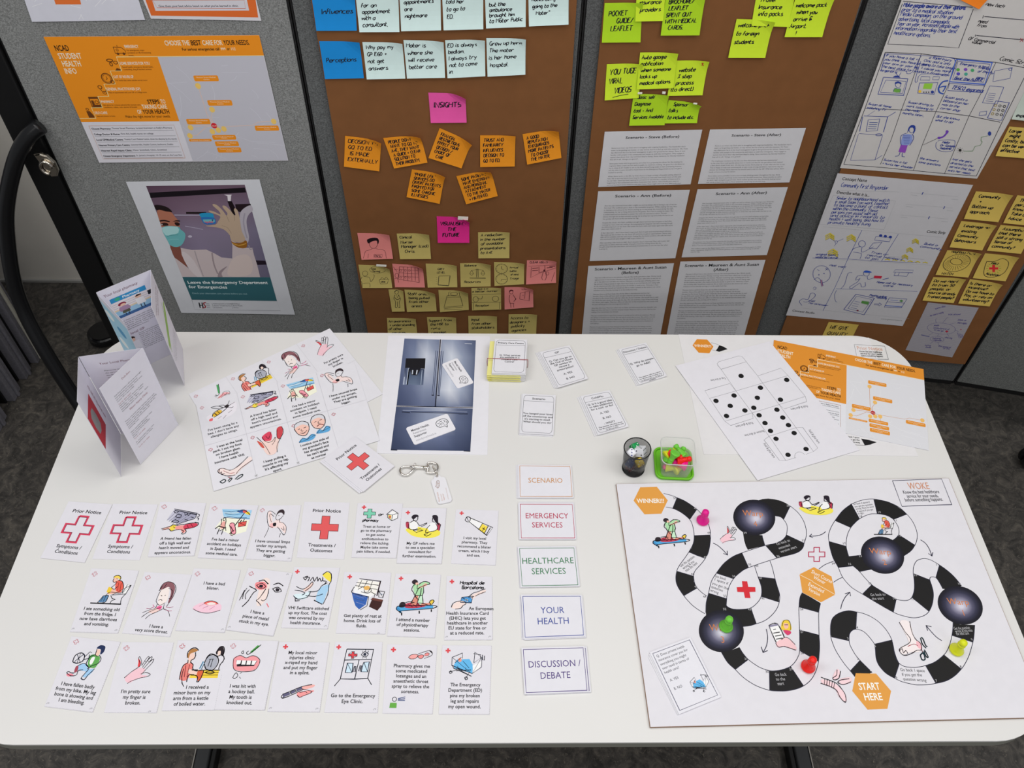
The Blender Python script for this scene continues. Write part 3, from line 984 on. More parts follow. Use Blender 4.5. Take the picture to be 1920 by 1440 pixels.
# ------------------------------------------------------------------ setting
def floor_mat():
    m = bpy.data.materials.new('marbled_vinyl'); m.use_nodes = True; nt = m.node_tree; b = nt.nodes['Principled BSDF']
    tc = nt.nodes.new('ShaderNodeTexCoord')
    n1 = nt.nodes.new('ShaderNodeTexNoise'); n1.inputs['Scale'].default_value = 24; n1.inputs['Detail'].default_value = 8; n1.inputs['Roughness'].default_value = .7; n1.inputs['Distortion'].default_value = 1.8
    n2 = nt.nodes.new('ShaderNodeTexNoise'); n2.inputs['Scale'].default_value = 85; n2.inputs['Detail'].default_value = 6; n2.inputs['Distortion'].default_value = 2.5
    for n in (n1, n2): nt.links.new(tc.outputs['Object'], n.inputs['Vector'])
    r1 = nt.nodes.new('ShaderNodeValToRGB'); e = r1.color_ramp.elements
    e[0].position = .34; e[0].color = (.030, .028, .026, 1); e[1].position = .68; e[1].color = (.135, .120, .102, 1)
    x = e.new(.5); x.color = (.068, .062, .056, 1)
    r2 = nt.nodes.new('ShaderNodeValToRGB'); e = r2.color_ramp.elements
    e[0].position = .60; e[0].color = (0, 0, 0, 1); e[1].position = .72; e[1].color = (1, 1, 1, 1)
    mx = nt.nodes.new('ShaderNodeMix'); mx.data_type = 'RGBA'; mx.inputs[7].default_value = (.24, .21, .17, 1)
    ml = nt.nodes.new('ShaderNodeMath'); ml.operation = 'MULTIPLY'; ml.inputs[1].default_value = .6
    nt.links.new(n1.outputs['Fac'], r1.inputs[0]); nt.links.new(n2.outputs['Fac'], r2.inputs[0])
    nt.links.new(r2.outputs[0], ml.inputs[0]); nt.links.new(ml.outputs[0], mx.inputs[0]); nt.links.new(r1.outputs[0], mx.inputs[6])
    nt.links.new(mx.outputs[2], b.inputs['Base Color'])
    b.inputs['Roughness'].default_value = .5; b.inputs['Specular IOR Level'].default_value = .35
    return m
fm = floor_mat()
me = mesh('floor', [(-3, -2.5, FLOOR), (3, -2.5, FLOOR), (3, 3, FLOOR), (-3, 3, FLOOR), (-3, -2.5, FLOOR - .05), (3, -2.5, FLOOR - .05), (3, 3, FLOOR - .05), (-3, 3, FLOOR - .05)],
          [(0, 1, 2, 3), (7, 6, 5, 4), (0, 4, 5, 1), (1, 5, 6, 2), (2, 6, 7, 3), (3, 7, 4, 0)])
fl = link('floor', me, fm); fl['kind'] = 'structure'
# vinyl sheet seam on the right
tag(link('trim_1', bm_mesh('seam', box_bm(.9, .378, FLOOR + .0002, 3, .381, FLOOR + .0012)), mat('seam_weld', (.06, .055, .045), .6)), kind='structure')
wallm = mat('cream_wall_paint', (.80, .76, .69), .75, noise=.03, nscale=8, bump=.05)
tag(link('wall_back', bm_mesh('wall', box_bm(-3, 1.73, FLOOR, 3, 1.80, 2.0)), wallm), kind='structure')
tag(link('baseboard_back', bm_mesh('bb', box_bm(-3, 1.722, FLOOR, 3, 1.730, FLOOR + .012, .002)), mat('skirting_vinyl', (.42, .41, .39), .6)), kind='structure')

# ------------------------------------------------------------------ folding display panels
def fabric(name, c):
    m = mat(name, c, .95, noise=.38, nscale=420, bump=.5, spec=.1)
    return m
FAB = {'L': fabric('light_grey_loop_fabric', (.250, .255, .250)), '1': fabric('grey_loop_fabric', (.13, .135, .135)),
       '2': fabric('charcoal_loop_fabric', (.115, .118, .118)), '4': fabric('mid_grey_loop_fabric', (.16, .165, .158))}
BLK = mat('black_powder_coat', (.004, .004, .0045), .45)
BLKG = mat('black_satin_tube', (.006, .006, .007), .28)
CHR = mat('nickel_plate', (.62, .57, .50), .16, metal=1.0)
CHROME = mat('polished_nickel', (.80, .77, .73), .12, metal=1.0)
CARD = mat('brown_cardboard', tuple(c / KB * .8 for c in H('#694529')), .85, noise=.05, nscale=30, bump=.05, spec=.15)
ZTOP, ZBOT = .95, -.528
def dirv(deg): a = math.radians(deg); return Vector((math.cos(a), math.sin(a), 0))
# joints of the zig-zag run, found from the photograph's seams
J12 = Vector((.138, 1.170, 0)); D1, D2, D3, D4, DL = 3.0, 3.0, -8.0, -12.5, 2.0
JL1 = J12 - dirv(D1) * .54
JL0 = JL1 - dirv(DL) * .545
J23 = J12 + dirv(D2) * .535
J34 = J23 + dirv(D3) * .572
J45 = J34 + dirv(D4) * .60
PL = {'L': vplane(JL1.x, JL1.y, DL), '1': vplane(J12.x, J12.y, D1), '2': vplane(J12.x, J12.y, D2), '3': vplane(J23.x, J23.y, D3), '4': vplane(J34.x, J34.y, D4)}
def local_box(name, m, a, d, x0, x1, y0, y1, z0, z1, bev, parent):
    """box in the frame: origin a, x along d, y away from the room"""
    ang = math.atan2(d.y, d.x)
    bm = box_bm(x0, y0, z0, x1, y1, z1, bev)
    bmesh.ops.rotate(bm, verts=bm.verts, cent=(0, 0, 0), matrix=Matrix.Rotation(ang, 3, 'Z'))
    bmesh.ops.translate(bm, verts=bm.verts, vec=a - parent.location)
    return link(name, bm_mesh(name, bm), m, parent)
def panel(a, b, fab, label, zb=ZBOT, zt=ZTOP, lpost=.0042, rpost=.0042):
    d = (b - a).normalized(); L = (b - a).length
    t = empty('display_board', (a.x, a.y, zb)); tag(t, label, 'display board', 'fabric display boards in the folding run')
    a0 = Vector((a.x, a.y, 0))
    local_box('fabric_panel', fab, a0, d, lpost + .001, L - rpost - .001, 0, .022, zb + .012, zt - .012, .002, t)
    local_box('frame_edge', BLK, a0, d, .001, lpost, .002, .026, zb, zt, .001, t)
    local_box('frame_edge', BLK, a0, d, L - rpost, L - .001, .002, .026, zb, zt, .001, t)
    local_box('frame_rail', BLK, a0, d, lpost + .001, L - rpost - .001, .002, .026, zb - .004, zb + .010, .001, t)
    local_box('frame_rail', BLK, a0, d, lpost + .001, L - rpost - .001, .002, .026, zt - .010, zt, .001, t)
    return t
panel(JL0, JL1, FAB['L'], 'light grey fabric display board at the left carrying the orange poster and the nurse poster')
panel(JL1, J12, FAB['1'], 'grey fabric display board behind the brown sheet with pink, orange and yellow notes')
panel(J12, J23, FAB['2'], 'charcoal fabric display board behind the brown sheet with lime notes and six typed pages')
panel(J23, J34, FAB['2'], 'dark fabric display board behind the brown sheet with the comic strip pages')
panel(J34, J45, FAB['4'], 'mid grey fabric display board at the far right, bare of paper')
# black post with castor foot, bent tube leg and clip at the left end of the run
pt = empty('board_post', (JL0.x - .03, JL0.y, FLOOR)); tag(pt, 'thick black upright post at the left end of the display boards, with a nickel clip', 'post')
dl = dirv(DL)
local_box('post', BLK, Vector((JL0.x, JL0.y, 0)), dl, -.062, -.002, -.004, .034, FLOOR + .045, ZTOP + .02, .004, pt)
P0 = Vector(pt.location)
def rel(vs, o): return [Vector(v) - o for v in vs]
# bent tube: points read on the board plane, coming forward towards the floor
pl = PL['L']
def tp(x, y, h): return pl.hit(x, y, h)
ctrl = [tp(75, 236, .02), tp(52, 258, .03), tp(30, 300, .04), tp(14, 370, .05), tp(12, 430, .06), tp(24, 520, .08), tp(46, 585, .10), tp(80, 650, .13), tp(120, 715, .16), tp(170, 790, .20)]
cv = catmull([tuple(c) for c in ctrl], 6)
vs, fs = tube(cv, .0165, 14); link('tube_leg', mesh('tube_leg', rel(vs, P0), fs, True), BLKG, pt)
# nickel clip
c0 = pl.hit(90, 305, .018)
bm = prism([(x * .019, z * .028) for x, z in ((-.9, .9), (-.2, 1), (.5, .8), (1, .2), (1, -.5), (.6, -1), (-.1, -1.05), (-.5, -.4))], 0, .010, .003, 3)
bmesh.ops.rotate(bm, verts=bm.verts, cent=(0, 0, 0), matrix=Matrix.Rotation(math.pi / 2, 3, 'X'))
bmesh.ops.translate(bm, verts=bm.verts, vec=c0 - P0); ck = link('clip', bm_mesh('clip', bm, False), CHR, pt); ck['label'] = 'nickel clip'
vs, fs = tube([c0 + Vector((.012 * math.cos(t), -.013, .015 * math.sin(t) - .004)) for t in [i * math.pi * 1.5 / 12 for i in range(13)]], .0035, 8)
link('clip_lever', mesh('clip_lever', rel(vs, P0), fs, True), CHR, pt)
# foot of the post : low rounded plate
fx = TABLE; fp = Vector((-1.235, 1.47, FLOOR))
foot = prism(rrect(-.05, -.05, .05, .20, .045, 8), 0, .035, .010, 3)
bmesh.ops.rotate(foot, verts=foot.verts, cent=(0, 0, 0), matrix=Matrix.Rotation(math.radians(-62), 3, 'Z'))
bmesh.ops.translate(foot, verts=foot.verts, vec=Vector((-1.25, 1.475, FLOOR)) - P0)
link('foot', bm_mesh('foot', foot), BLKG, pt)
# folded boards parked at the far left : upright, end-on, with ribbed edges
EDG = mat('folded_board_edge_grey', (.17, .165, .19), .8, noise=.15, nscale=120)
EDC = mat('folded_board_edge_cream', (.46, .44, .38), .7, noise=.08, nscale=60)
for i, (y0, dy, dx, nm) in enumerate(((1.365, .045, 0, 'nearest the wall'), (1.300, .045, -.012, 'second from the wall'), (1.215, .050, -.016, 'third from the wall'), (1.10, .060, -.018, 'nearest the table'))):
    x1 = -1.425 + dx
    t = empty('folded_board', (x1, y0, FLOOR)); tag(t, 'folded grey display board standing on end at the far left, ' + nm, 'display board', 'folded display boards at the far left')
    O = Vector(t.location)
    def bx(n, m, x0_, y0_, x1_, y1_, z0, z1, bev=.002):
        b = box_bm(x0_, y0_, z0, x1_, y1_, z1, bev); bmesh.ops.translate(b, verts=b.verts, vec=-O); link(n, bm_mesh(n, b), m, t)
    zt = FLOOR + .95 - i * .02
    bx('panel_leaf', EDG, x1 - .62, y0, x1, y0 + dy * .36, FLOOR, zt)
    bx('frame_strip', EDC if i == 0 else EDG, x1 - .60, y0 + dy * .38, x1 + .006, y0 + dy * .58, FLOOR, zt)
    bx('panel_leaf', EDG, x1 - .62, y0 + dy * .60, x1 - .002, y0 + dy, FLOOR, zt)
    bx('hinge_edge', BLK, x1 - .62, y0 - .009, x1 - .022, y0 - .001, FLOOR, zt)
# chair castor peeping in at the right edge
ct = empty('chair_castor', (1.50, 1.00, FLOOR + .036)); tag(ct, 'black twin wheel castor on the floor at the right edge', 'castor')
for yy in (-.012, .012):
    vs, fs = lathe([(.0, -.008), (.026, -.008), (.034, -.005), (.036, 0), (.034, .005), (.026, .008), (0, .008)], 28)
    vs = [(v[0], v[2] + yy, v[1]) for v in vs]; link('wheel', mesh('wheel', vs, fs, True), BLKG, ct)
vs, fs = tube([(0, -.030, 0), (0, .030, 0)], .006, 10); link('axle', mesh('axle', vs, fs), CHR, ct)
bm = prism([(.040 * math.cos(a), .040 * math.sin(a)) for a in [math.radians(t) for t in range(-10, 191, 20)]] + [(-.028, -.004), (.028, -.004)], -.004, .004)
bmesh.ops.rotate(bm, verts=bm.verts, cent=(0, 0, 0), matrix=Matrix.Rotation(math.pi / 2, 3, 'X')); link('hood', bm_mesh('hood', bm), BLK, ct)
vs, fs = tube([(0, 0, .036), (0, 0, .11)], .007, 10); link('stem', mesh('stem', vs, fs), CHR, ct)

# ------------------------------------------------------------------ the table
TB = empty('table', (0, .4, FLOOR)); tag(TB, 'white rectangular table with rounded corners and grey edge band', 'table')
TO = Vector(TB.location)
top = prism(rrect(-.8, 0, .8, .8, .10, 12), -.004, 0, 0)
bmesh.ops.translate(top, verts=top.verts, vec=-TO)
TOPM = mat('white_laminate', tuple(c for c in (.768, .757, .742)), .38, noise=.01, nscale=3, spec=.4)
link('table_top', bm_mesh('table_top', top), TOPM, TB)
ed = prism(rrect(-.799, .001, .799, .799, .099, 12), -.0235, -.0045, 0)
bmesh.ops.translate(ed, verts=ed.verts, vec=-TO)
e_ = link('edge_band', bm_mesh('edge_band', ed), mat('grey_green_edge_band', (.26, .26, .225), .5), TB); e_['label'] = 'grey green edge band'
LEGM = mat('dark_grey_metal', (.035, .037, .040), .4)
for sx, nm in ((-1, 'l'), (1, 'r')):
    def bx(n, m, a, b_, c, d, e2, f, bev=.002):
        q = box_bm(min(a * sx, d * sx), b_, c, max(a * sx, d * sx), e2, f, bev); bmesh.ops.translate(q, verts=q.verts, vec=-TO); return link(n, bm_mesh(n, q), m, TB)
    bx('leg', LEGM, .635, .38, FLOOR + .035, .685, .45, -.05, .004)
    bx('foot', LEGM, .642, .10, FLOOR + .006, .672, .72, FLOOR + .040, .003)
    bx('foot_trim', CHR, .6725, .10, FLOOR + .006, .6755, .72, FLOOR + .040, .0005)
    bx('foot_pad', BLK, .630, .10, FLOOR + .0005, .6415, .72, FLOOR + .032, .002)
    bx('bracket', LEGM, .62, .12, -.050, .70, .68, -.0245, .003)
q = box_bm(-.634, .40, -.12, .634, .43, -.06, .003); bmesh.ops.translate(q, verts=q.verts, vec=-TO); link('crossbar', bm_mesh('crossbar', q), LEGM, TB)

# ------------------------------------------------------------------ brown cardboard sheets hung on the boards
GAP = .004
def brown(key, fr, cs, label):
    s = Sheet('cardboard_sheet', label, 'cardboard sheet', PL[key], fr, cs, h=GAP + .004, th=.004, m=CARD)
    return s.h
BH = brown('1', 'px', [(528, -320), (1103, -330), (1037, 690), (702, 695)], 'brown cardboard sheet with blue, pink, orange and yellow sticky notes')
brown('2', 'px', [(1166, -330), (1721, -338), (1397, 690), (1064, 695)], 'brown cardboard sheet with lime sticky notes and six typed pages')
brown('3', 'px', [(1815, -330), (2380, -290), (1809, 683), (1452, 657)], 'brown cardboard sheet with comic strip pages and yellow notes at the right')
# ------------------------------------------------------------------ sticky notes and papers on the boards
LIME, LIMED, OR_, PK, PKL, YE, YE3, BLU, PALE = '#aec62a', '#95b81f', '#de7c1c', '#dd4a8c', '#dc7672', '#a8985a', '#b39a4c', '#1474b4', '#b3c8c3'
HN = BH + .0012
GN = {LIME: 'lime sticky notes', LIMED: 'lime sticky notes', OR_: 'orange sticky notes', PK: 'hot pink sticky notes', '#d9287a': 'hot pink sticky notes', PKL: 'salmon pink picture notes', YE: 'yellow notes on the first brown sheet', YE3: 'yellow notes on the right brown sheet', BLU: 'bright blue heading notes', PALE: 'pale blue-grey notes'}
def curl_tr(a=.012, tl=0.0, bot=.003):
    def f(u, v):
        t = max(0.0, u - v * 1.3 - .45); s = max(0.0, (1 - u) - v * 1.5 - .6)
        return a * t * t * 3.2 + tl * s * s * 4 + bot * max(0.0, v - .45) ** 2 * 3 + .0003
    return f
_nh = 0
def note(label, key, fr, cs, col, lines=(), em=.115, v=.2, lead=.165, u=.08, xs=.95, w=.0011, curl=None, cat='sticky note', grp=None, ink='#17161c', up=0, name='sticky_note', slope=-.03, matname='note_paper'):
    s = Sheet(name, label, cat, PL[key], fr, cs, col, h=HN + .0011 * up, th=.0003, group=grp or GN.get(col), curl=curl or curl_tr(random.uniform(.004, .010)), matname=matname)
    if lines: s.on('handwriting').hblock(lines, u, v, em, lead, xs, w, ink, slope)
    return s
G1 = 'pale blue-grey notes on the first brown sheet'
note('bright blue sticky note reading Influences', '1', 'B', [(148, -45), (428, -47), (443, 192), (183, 193)], BLU, ['Influences'], v=.56, u=.2, em=.13, xs=1.05).done()
for lab, cs, ls, v0, ld in (
    ('pale note about waiting for an appointment with a consultant', [(432, -45), (708, -48), (717, 198), (460, 199)], ['for an', 'appointment', 'with a', 'consultant.'], .37, .165),
    ('pale note reading appointments are nightmare', [(715, -45), (980, -50), (984, 187), (728, 193)], ['appointments', 'are', 'nightmare'], .29, .185),
    ('pale note reading told her to go to ED', [(990, -50), (1255, -52), (1255, 180), (1000, 187)], ['told her', 'to go to', 'ED.'], .3, .20),
    ('pale note about the ambulance bringing him to the public ward', [(1265, -60), (1530, -62), (1527, 165), (1273, 175)], ['', 'but the', 'ambulance', 'brought him', 'to Mater Public'], .28, .145),
    ('pale note about hating going to the hospital, right end of the top row', [(1545, -60), (1805, -65), (1802, 150), (1548, 162)], ['hates being', 'going to the', '  Mater"'], .3, .20)):
    note(lab, '1', 'B', cs, PALE, ls, em=.10, v=v0, lead=ld, u=.1, xs=.95, curl=curl_tr(.002, 0, .005)).done()
note('bright blue sticky note reading Perceptions', '1', 'B', [(200, 265), (460, 265), (488, 498), (238, 503)], BLU, ['Perceptions'], v=.56, u=.1, em=.115, xs=.9).done()
for lab, cs, ls in (
    ('pale note asking why pay my GP and not get answers', [(478, 270), (735, 272), (755, 497), (507, 502)], ['Why pay my', 'GP E60 +', 'not get', 'answers']),
    ('pale note saying Mater is where she will receive better care', [(742, 257), (1000, 262), (1010, 492), (765, 497)], ['Mater is', 'where she', 'will receive', 'better care']),
    ('pale note saying ED is always bedlam', [(1010, 258), (1265, 252), (1268, 482), (1025, 495)], ['ED is always', 'bedlam.', 'I always try', 'not to come', 'in.']),
    ('pale note saying grew up here, the Mater is her home hospital', [(1275, 244), (1528, 245), (1525, 472), (1282, 485)], ['Grew up here.', 'The mater', 'is her home', 'hospital.'])):
    note(lab, '1', 'B', cs, PALE, ls, em=.10, v=.19, lead=.19 if len(ls) < 5 else .175, u=.07, xs=.95, curl=curl_tr(.006, 0, .005)).done()
note('hot pink sticky note reading INSIGHTS', '1', 'B', [(902, 595), (1140, 600), (1148, 783), (918, 785)], PK, ['INSIGHTS'], em=.17, v=.50, u=.13, xs=.95, w=.0015, curl=curl_tr(.022)).done()
for lab, cs, ls in (
    ('orange note DECISION GO TO ED IS MADE EXTERNALLY', [(367, 873), (600, 900), (587, 1096), (360, 1066)], ['DECISION TO', 'GO TO ED', ' IS MADE', 'EXTERNALLY']),
    ('orange note PEOPLE DONT WANT TO GO TO A+E', [(612, 887), (850, 865), (897, 1040), (682, 1078)], ["PEOPLE DON'T", 'WANT TO GO TO', 'A+E, THEY WANT', 'A QUICK + CLEAR', 'SOLUTION TO', 'THEIR PROBLEM.']),
    ('orange note FINANCIAL RESTRICTIONS, tilted clockwise, highest of its row', [(975, 823), (1182, 912), (1115, 1077), (903, 1010)], ['FINANCIAL', 'RESTRICTIONS', 'EFFECT YOUR', 'DECISION /', 'CHOICE OF', '  CARE']),
    ('orange note TRUST AND FAMILIARITY INFLUENCES DECISION', [(1235, 870), (1462, 870), (1457, 1065), (1235, 1069)], ['TRUST AND', 'FAMILIARITY', 'INFLUENCES', 'DECISION TO', 'GO TO ED.']),
    ('orange note A GOOD REPUTATION ENCOURAGES MORE PATIENTS', [(1508, 862), (1738, 826), (1757, 1010), (1537, 1053)], ['A GOOD', 'REPUTATION', 'ENCOURAGES', 'MORE PATIENTS', ' TO CHOOSE', ' THE MATER.']),
    ('orange note PHONE LINE SERVICES DIVERT PATIENTS, lower left of two', [(797, 1088), (1010, 1118), (975, 1305), (762, 1262)], ['"PHONE LINE"', 'SERVICES DO', 'DIVERT PATIENTS', 'FROM ED FOR', 'SOME CHRONIC', ' ILLNESSES.']),
    ('orange note SOME PATIENTS HAVE EMOTIONAL ATTACHMENT, lower right of two', [(1082, 1132), (1303, 1088), (1348, 1255), (1145, 1308)], ['SOME PATIENTS', 'HAVE EMOTIONAL', 'AND PERSONAL', 'ATTACHMENT', 'TO THE MATER', ' + MATER ED.'])):
    n = len(ls)
    note(lab, '1', 'B', cs, OR_, ls, em=.098 if n > 4 else .115, v=.2, lead=.145 if n > 5 else (.165 if n > 4 else .2), u=.1, xs=.78 if n > 4 else .95, w=.0012, curl=curl_tr(.013 if n != 5 else .004), slope=-.03).done()
note('hot pink sticky note reading VISUALISING THE FUTURE', '1', 'F', [(795, 102), (1040, 110), (1040, 295), (803, 295)], '#d9287a', ['VISUALISING', '    THE', ' FUTURE'], em=.13, v=.34, lead=.22, u=.1, xs=.85, w=.0015, curl=curl_tr(.02)).done()
s = note('salmon pink note with a drawn nurse wearing a name badge', '1', 'F', [(200, 228), (440, 232), (468, 415), (232, 422)], PKL)
s.at('F').on('drawing'); I = '#3a1c22'
s.fill([(283, 305), (272, 280), (290, 268), (320, 262), (350, 265), (362, 285), (355, 310), (345, 285), (310, 290)], '#1c1014', 3)
s.line([(293, 295), (292, 320), (310, 340), (335, 338), (350, 318), (350, 290)], .0009, I, 4); s.line([(312, 340), (300, 352), (262, 362), (246, 412)], .0008, I, 3)
s.line([(336, 340), (360, 350), (405, 358), (418, 412)], .0008, I, 3); s.line([(325, 385), (388, 385), (384, 405), (322, 403), (325, 385)], .0009, I)
s.hand('Chris', (330, 402), .07, w=.0007, xs=.8); s.line([(283, 380), (280, 410)], .0007, I); s.done()
note('mustard yellow note Clinical Nurse Manager Chris', '1', 'F', [(495, 232), (738, 228), (753, 416), (520, 418)], YE, ['Clinical', 'Nurse', 'Manager (cool)', '  Chris.'], em=.105, v=.2, lead=.185, xs=.9).done()
note('mustard yellow note A reduction in the number of avoidable presentations', '1', 'F', [(1105, 222), (1342, 216), (1340, 410), (1107, 411)], YE, ['A reduction', 'in the number', 'of avoidable', 'presentations', 'to A+E'], em=.095, v=.16, lead=.17, xs=.92).done()
# picture notes, upper row
s = note('yellow note with a drawn figure saying Good Morning, left end of its row', '1', 'F', [(208, 465), (440, 475), (463, 634), (236, 634)], YE, curl=curl_tr(.012)); s.at('F').on('drawing'); I = '#17161c'
s.circ(258, 530, 20, 19, I, w=.0008); s.line([(236, 555), (224, 580), (236, 600), (238, 632)], .0009, I, 3); s.line([(246, 552), (290, 560), (300, 590), (320, 570), (328, 545), (318, 540)], .0009, I, 3); s.line([(240, 604), (292, 600), (294, 630)], .0009, I, 2)
s.circ(352, 502, 60, 26, I, w=.0008); s.hand('Good', (305, 500), .07, w=.0007, xs=.7); s.hand('Morning!', (312, 518), .07, w=.0007, xs=.7)
s.line([(364, 576), (436, 572), (424, 604), (374, 606), (364, 576)], .0009, I); s.line([(374, 574), (385, 560), (402, 572), (416, 558), (430, 572)], .0009, I, 3); s.hand('DESK', (380, 596), .06, w=.0007, xs=.7); s.done()
s = note('salmon pink note with a drawn wall of shelves, second in its row', '1', 'F', [(462, 458), (690, 470), (707, 630), (483, 628)], PKL, curl=curl_tr(.014)); s.at('F').on('drawing'); I = '#4a1c24'
s.line([(515, 480), (655, 478), (664, 596), (510, 572), (515, 480)], .0010, I)
for x in (545, 575, 605, 632): s.line([(x, 480), (x + 4, 584)], .0008, I)
for y in (500, 525, 550): s.line([(514, y), (658, y + 8)], .0008, I)
for x in (525, 560, 590): s.circ(x, 508, 7, 7, I, w=.0007); s.circ(x, 560, 7, 6, I, w=.0007)
s.circ(496, 545, 13, 18, I, w=.0009); s.line([(480, 570), (500, 565), (510, 595)], .0009, I, 2); s.line([(470, 480), (500, 520)], .0008, I); s.line([(475, 500), (505, 500)], .0008, I); s.done()
s = note('yellow note with drawn grey level box, third in its row', '1', 'F', [(712, 457), (945, 462), (950, 628), (728, 631)], YE); s.at('F').on('drawing'); I = '#17161c'
s.hand('GREY', (802, 504), .085, w=.0008, xs=.8); s.hand('LEVEL', (798, 530), .085, w=.0008, xs=.8); s.line([(812, 550), (896, 548), (884, 618), (806, 612), (812, 550)], .0012, I)
s.line([(806, 612), (884, 618)], .0024, I)
for y in (560, 575, 590, 605): s.line([(790, y), (798, y)], .0007, I)
s.done()
s = note('yellow note with a drawn pair of scales, Balance Resources', '1', 'F', [(970, 455), (1200, 450), (1200, 622), (975, 627)], YE); s.at('F').on('drawing')
s.hand('Balance', (1004, 478), .085, w=.0009, xs=.9); s.hand('Resources', (1002, 598), .085, w=.0009, xs=.9)
s.line([(1044, 560), (1160, 560), (1162, 567), (1044, 567), (1044, 560)], .0009, I); s.line([(1094, 558), (1092, 496), (1104, 496), (1106, 558)], .0010, I); s.line([(1056, 508), (1098, 500), (1142, 505)], .0009, I)
for x in (1057, 1142): s.line([(x, 506), (x - 14, 530), (x + 14, 530), (x, 506)], .0008, I); s.line([(x - 15, 530), (x, 545), (x + 15, 530)], .0009, I, 3)
s.done()
s = note('yellow note with two drawn clocks, Arrival to Triage', '1', 'F', [(1225, 445), (1452, 450), (1450, 605), (1228, 619)], YE); s.at('F').on('drawing')
for cy in (495, 570):
    s.circ(1282, cy, 44, 36, I, w=.0010)
    for q in range(12): a = q * math.pi / 6; s.line([(1282 + 36 * math.cos(a), cy + 29 * math.sin(a)), (1282 + 41 * math.cos(a), cy + 33 * math.sin(a))], .0008, I)
s.line([(1282, 475), (1282, 497), (1296, 502)], .0010, I); s.line([(1318, 572), (1282, 572), (1278, 584)], .0010, I)
s.hand('Arrival', (1342, 492), .08, w=.0008, xs=.8); s.hand('(within', (1344, 518), .07, w=.0008, xs=.8); s.hand(' of mins)', (1344, 544), .07, w=.0008, xs=.75); s.hand('Triage', (1344, 574), .085, w=.0008, xs=.85); s.done()
s = note('salmon pink note CLEAR AISLES with a drawn room, right end of its row', '1', 'F', [(1472, 432), (1692, 430), (1690, 595), (1465, 607)], PKL); s.at('F').on('drawing'); I = '#4a1c24'
s.hand('CLEAR AISLES', (1492, 455), .085, w=.0009, xs=.8); s.line([(1484, 476), (1690, 462)], .0007, I); s.line([(1506, 482), (1500, 560), (1560, 530), (1690, 488)], .0009, I)
for a, b in ((1512, 492), (1512, 510), (1620, 488), (1640, 478)): s.line([(a, b), (a + 44, b - 4)], .0020, I)
s.line([(1562, 480), (1562, 524), (1608, 510), (1606, 470)], .0012, I); s.circ(1602, 508, 7, 8, I); s.line([(1596, 516), (1582, 560), (1592, 576)], .0012, I, 2); s.line([(1610, 516), (1618, 555), (1606, 578)], .0012, I, 2); s.circ(1626, 530, 10, 12, I, w=.0009)
s.line([(1680, 520), (1655, 585)], .0008, I); s.done()
# middle row
s = note('narrow torn yellow note with a drawn standing patient', '1', 'F', [(433, 650), (545, 652), (555, 810), (460, 812)], YE); s.at('F').on('drawing'); I = '#17161c'
s.circ(494, 672, 14, 13, I, w=.0010); s.line([(480, 668), (494, 656), (510, 664)], .0018, I, 2); s.line([(482, 690), (474, 720), (486, 740), (484, 782)], .0011, I, 3); s.line([(508, 690), (524, 722), (514, 744), (520, 782)], .0011, I, 3)
s.line([(480, 710), (500, 728), (520, 714)], .0016, I, 2); s.line([(500, 740), (502, 780)], .0012, I); s.line([(486, 782), (498, 784)], .0018, I); s.line([(508, 782), (522, 782)], .0018, I); s.line([(490, 692), (500, 712), (512, 690)], .0010, I); s.done()
note('yellow note about staff being pulled from other areas', '1', 'F', [(553, 652), (782, 662), (795, 808), (573, 814)], YE, ['Staff areas', 'being pulled', 'from other', '  areas'], em=.11, v=.24, lead=.185, u=.1, xs=.9, curl=curl_tr(.012)).done()
s = note('yellow note with a drawn hospital trolley', '1', 'F', [(808, 655), (1030, 658), (1036, 798), (820, 815)], YE, curl=curl_tr(.012)); s.at('F').on('drawing')
s.line([(874, 696), (972, 700), (992, 770), (850, 782), (874, 696)], .0011, I); s.line([(874, 708), (976, 708)], .0008, I); s.line([(850, 790), (990, 780)], .0009, I); s.circ(925, 684, 26, 12, I, w=.0010); s.line([(884, 700), (884, 672), (900, 668)], .0009, I); s.line([(968, 698), (964, 672), (950, 668)], .0009, I); s.line([(850, 800), (862, 794), (984, 798)], .0008, I); s.done()
s = note('yellow note with a drawn reception counter', '1', 'F', [(1055, 640), (1278, 634), (1278, 795), (1060, 802)], YE); s.at('F').on('drawing')
s.hand('Desk is in', (1100, 652), .07, w=.0008, xs=.8); s.hand('a better manner', (1062, 672), .08, w=.0009, xs=.95); s.line([(1060, 688), (1276, 682)], .0007, I); s.circ(1088, 724, 20, 20, I, w=.0010); s.circ(1236, 720, 24, 20, I, w=.0010)
s.line([(1100, 716), (1130, 722), (1140, 698)], .0010, I, 3); s.line([(1060, 748), (1276, 744)], .0009, I); s.line([(1070, 750), (1070, 798)], .0009, I); s.line([(1268, 746), (1266, 792)], .0009, I); s.hand('Reception', (1086, 775), .08, w=.0009, xs=.9); s.done()
s = note('salmon pink note with a drawn patient beside an exit door', '1', 'F', [(1303, 633), (1518, 632), (1520, 778), (1304, 795)], PKL, curl=curl_tr(.012)); s.at('F').on('drawing'); I = '#4a1c24'
s.circ(1354, 670, 13, 14, I, w=.0010); s.fill([(1338, 672), (1344, 654), (1366, 654), (1370, 664), (1352, 662)], I, 2); s.line([(1344, 690), (1338, 722), (1346, 752)], .0012, I, 2); s.line([(1366, 688), (1386, 720), (1376, 738)], .0012, I, 2); s.line([(1342, 752), (1376, 752)], .0012, I); s.line([(1350, 752), (1352, 782)], .0012, I); s.line([(1370, 752), (1372, 780)], .0012, I); s.line([(1374, 700), (1390, 722), (1372, 740)], .0012, I)
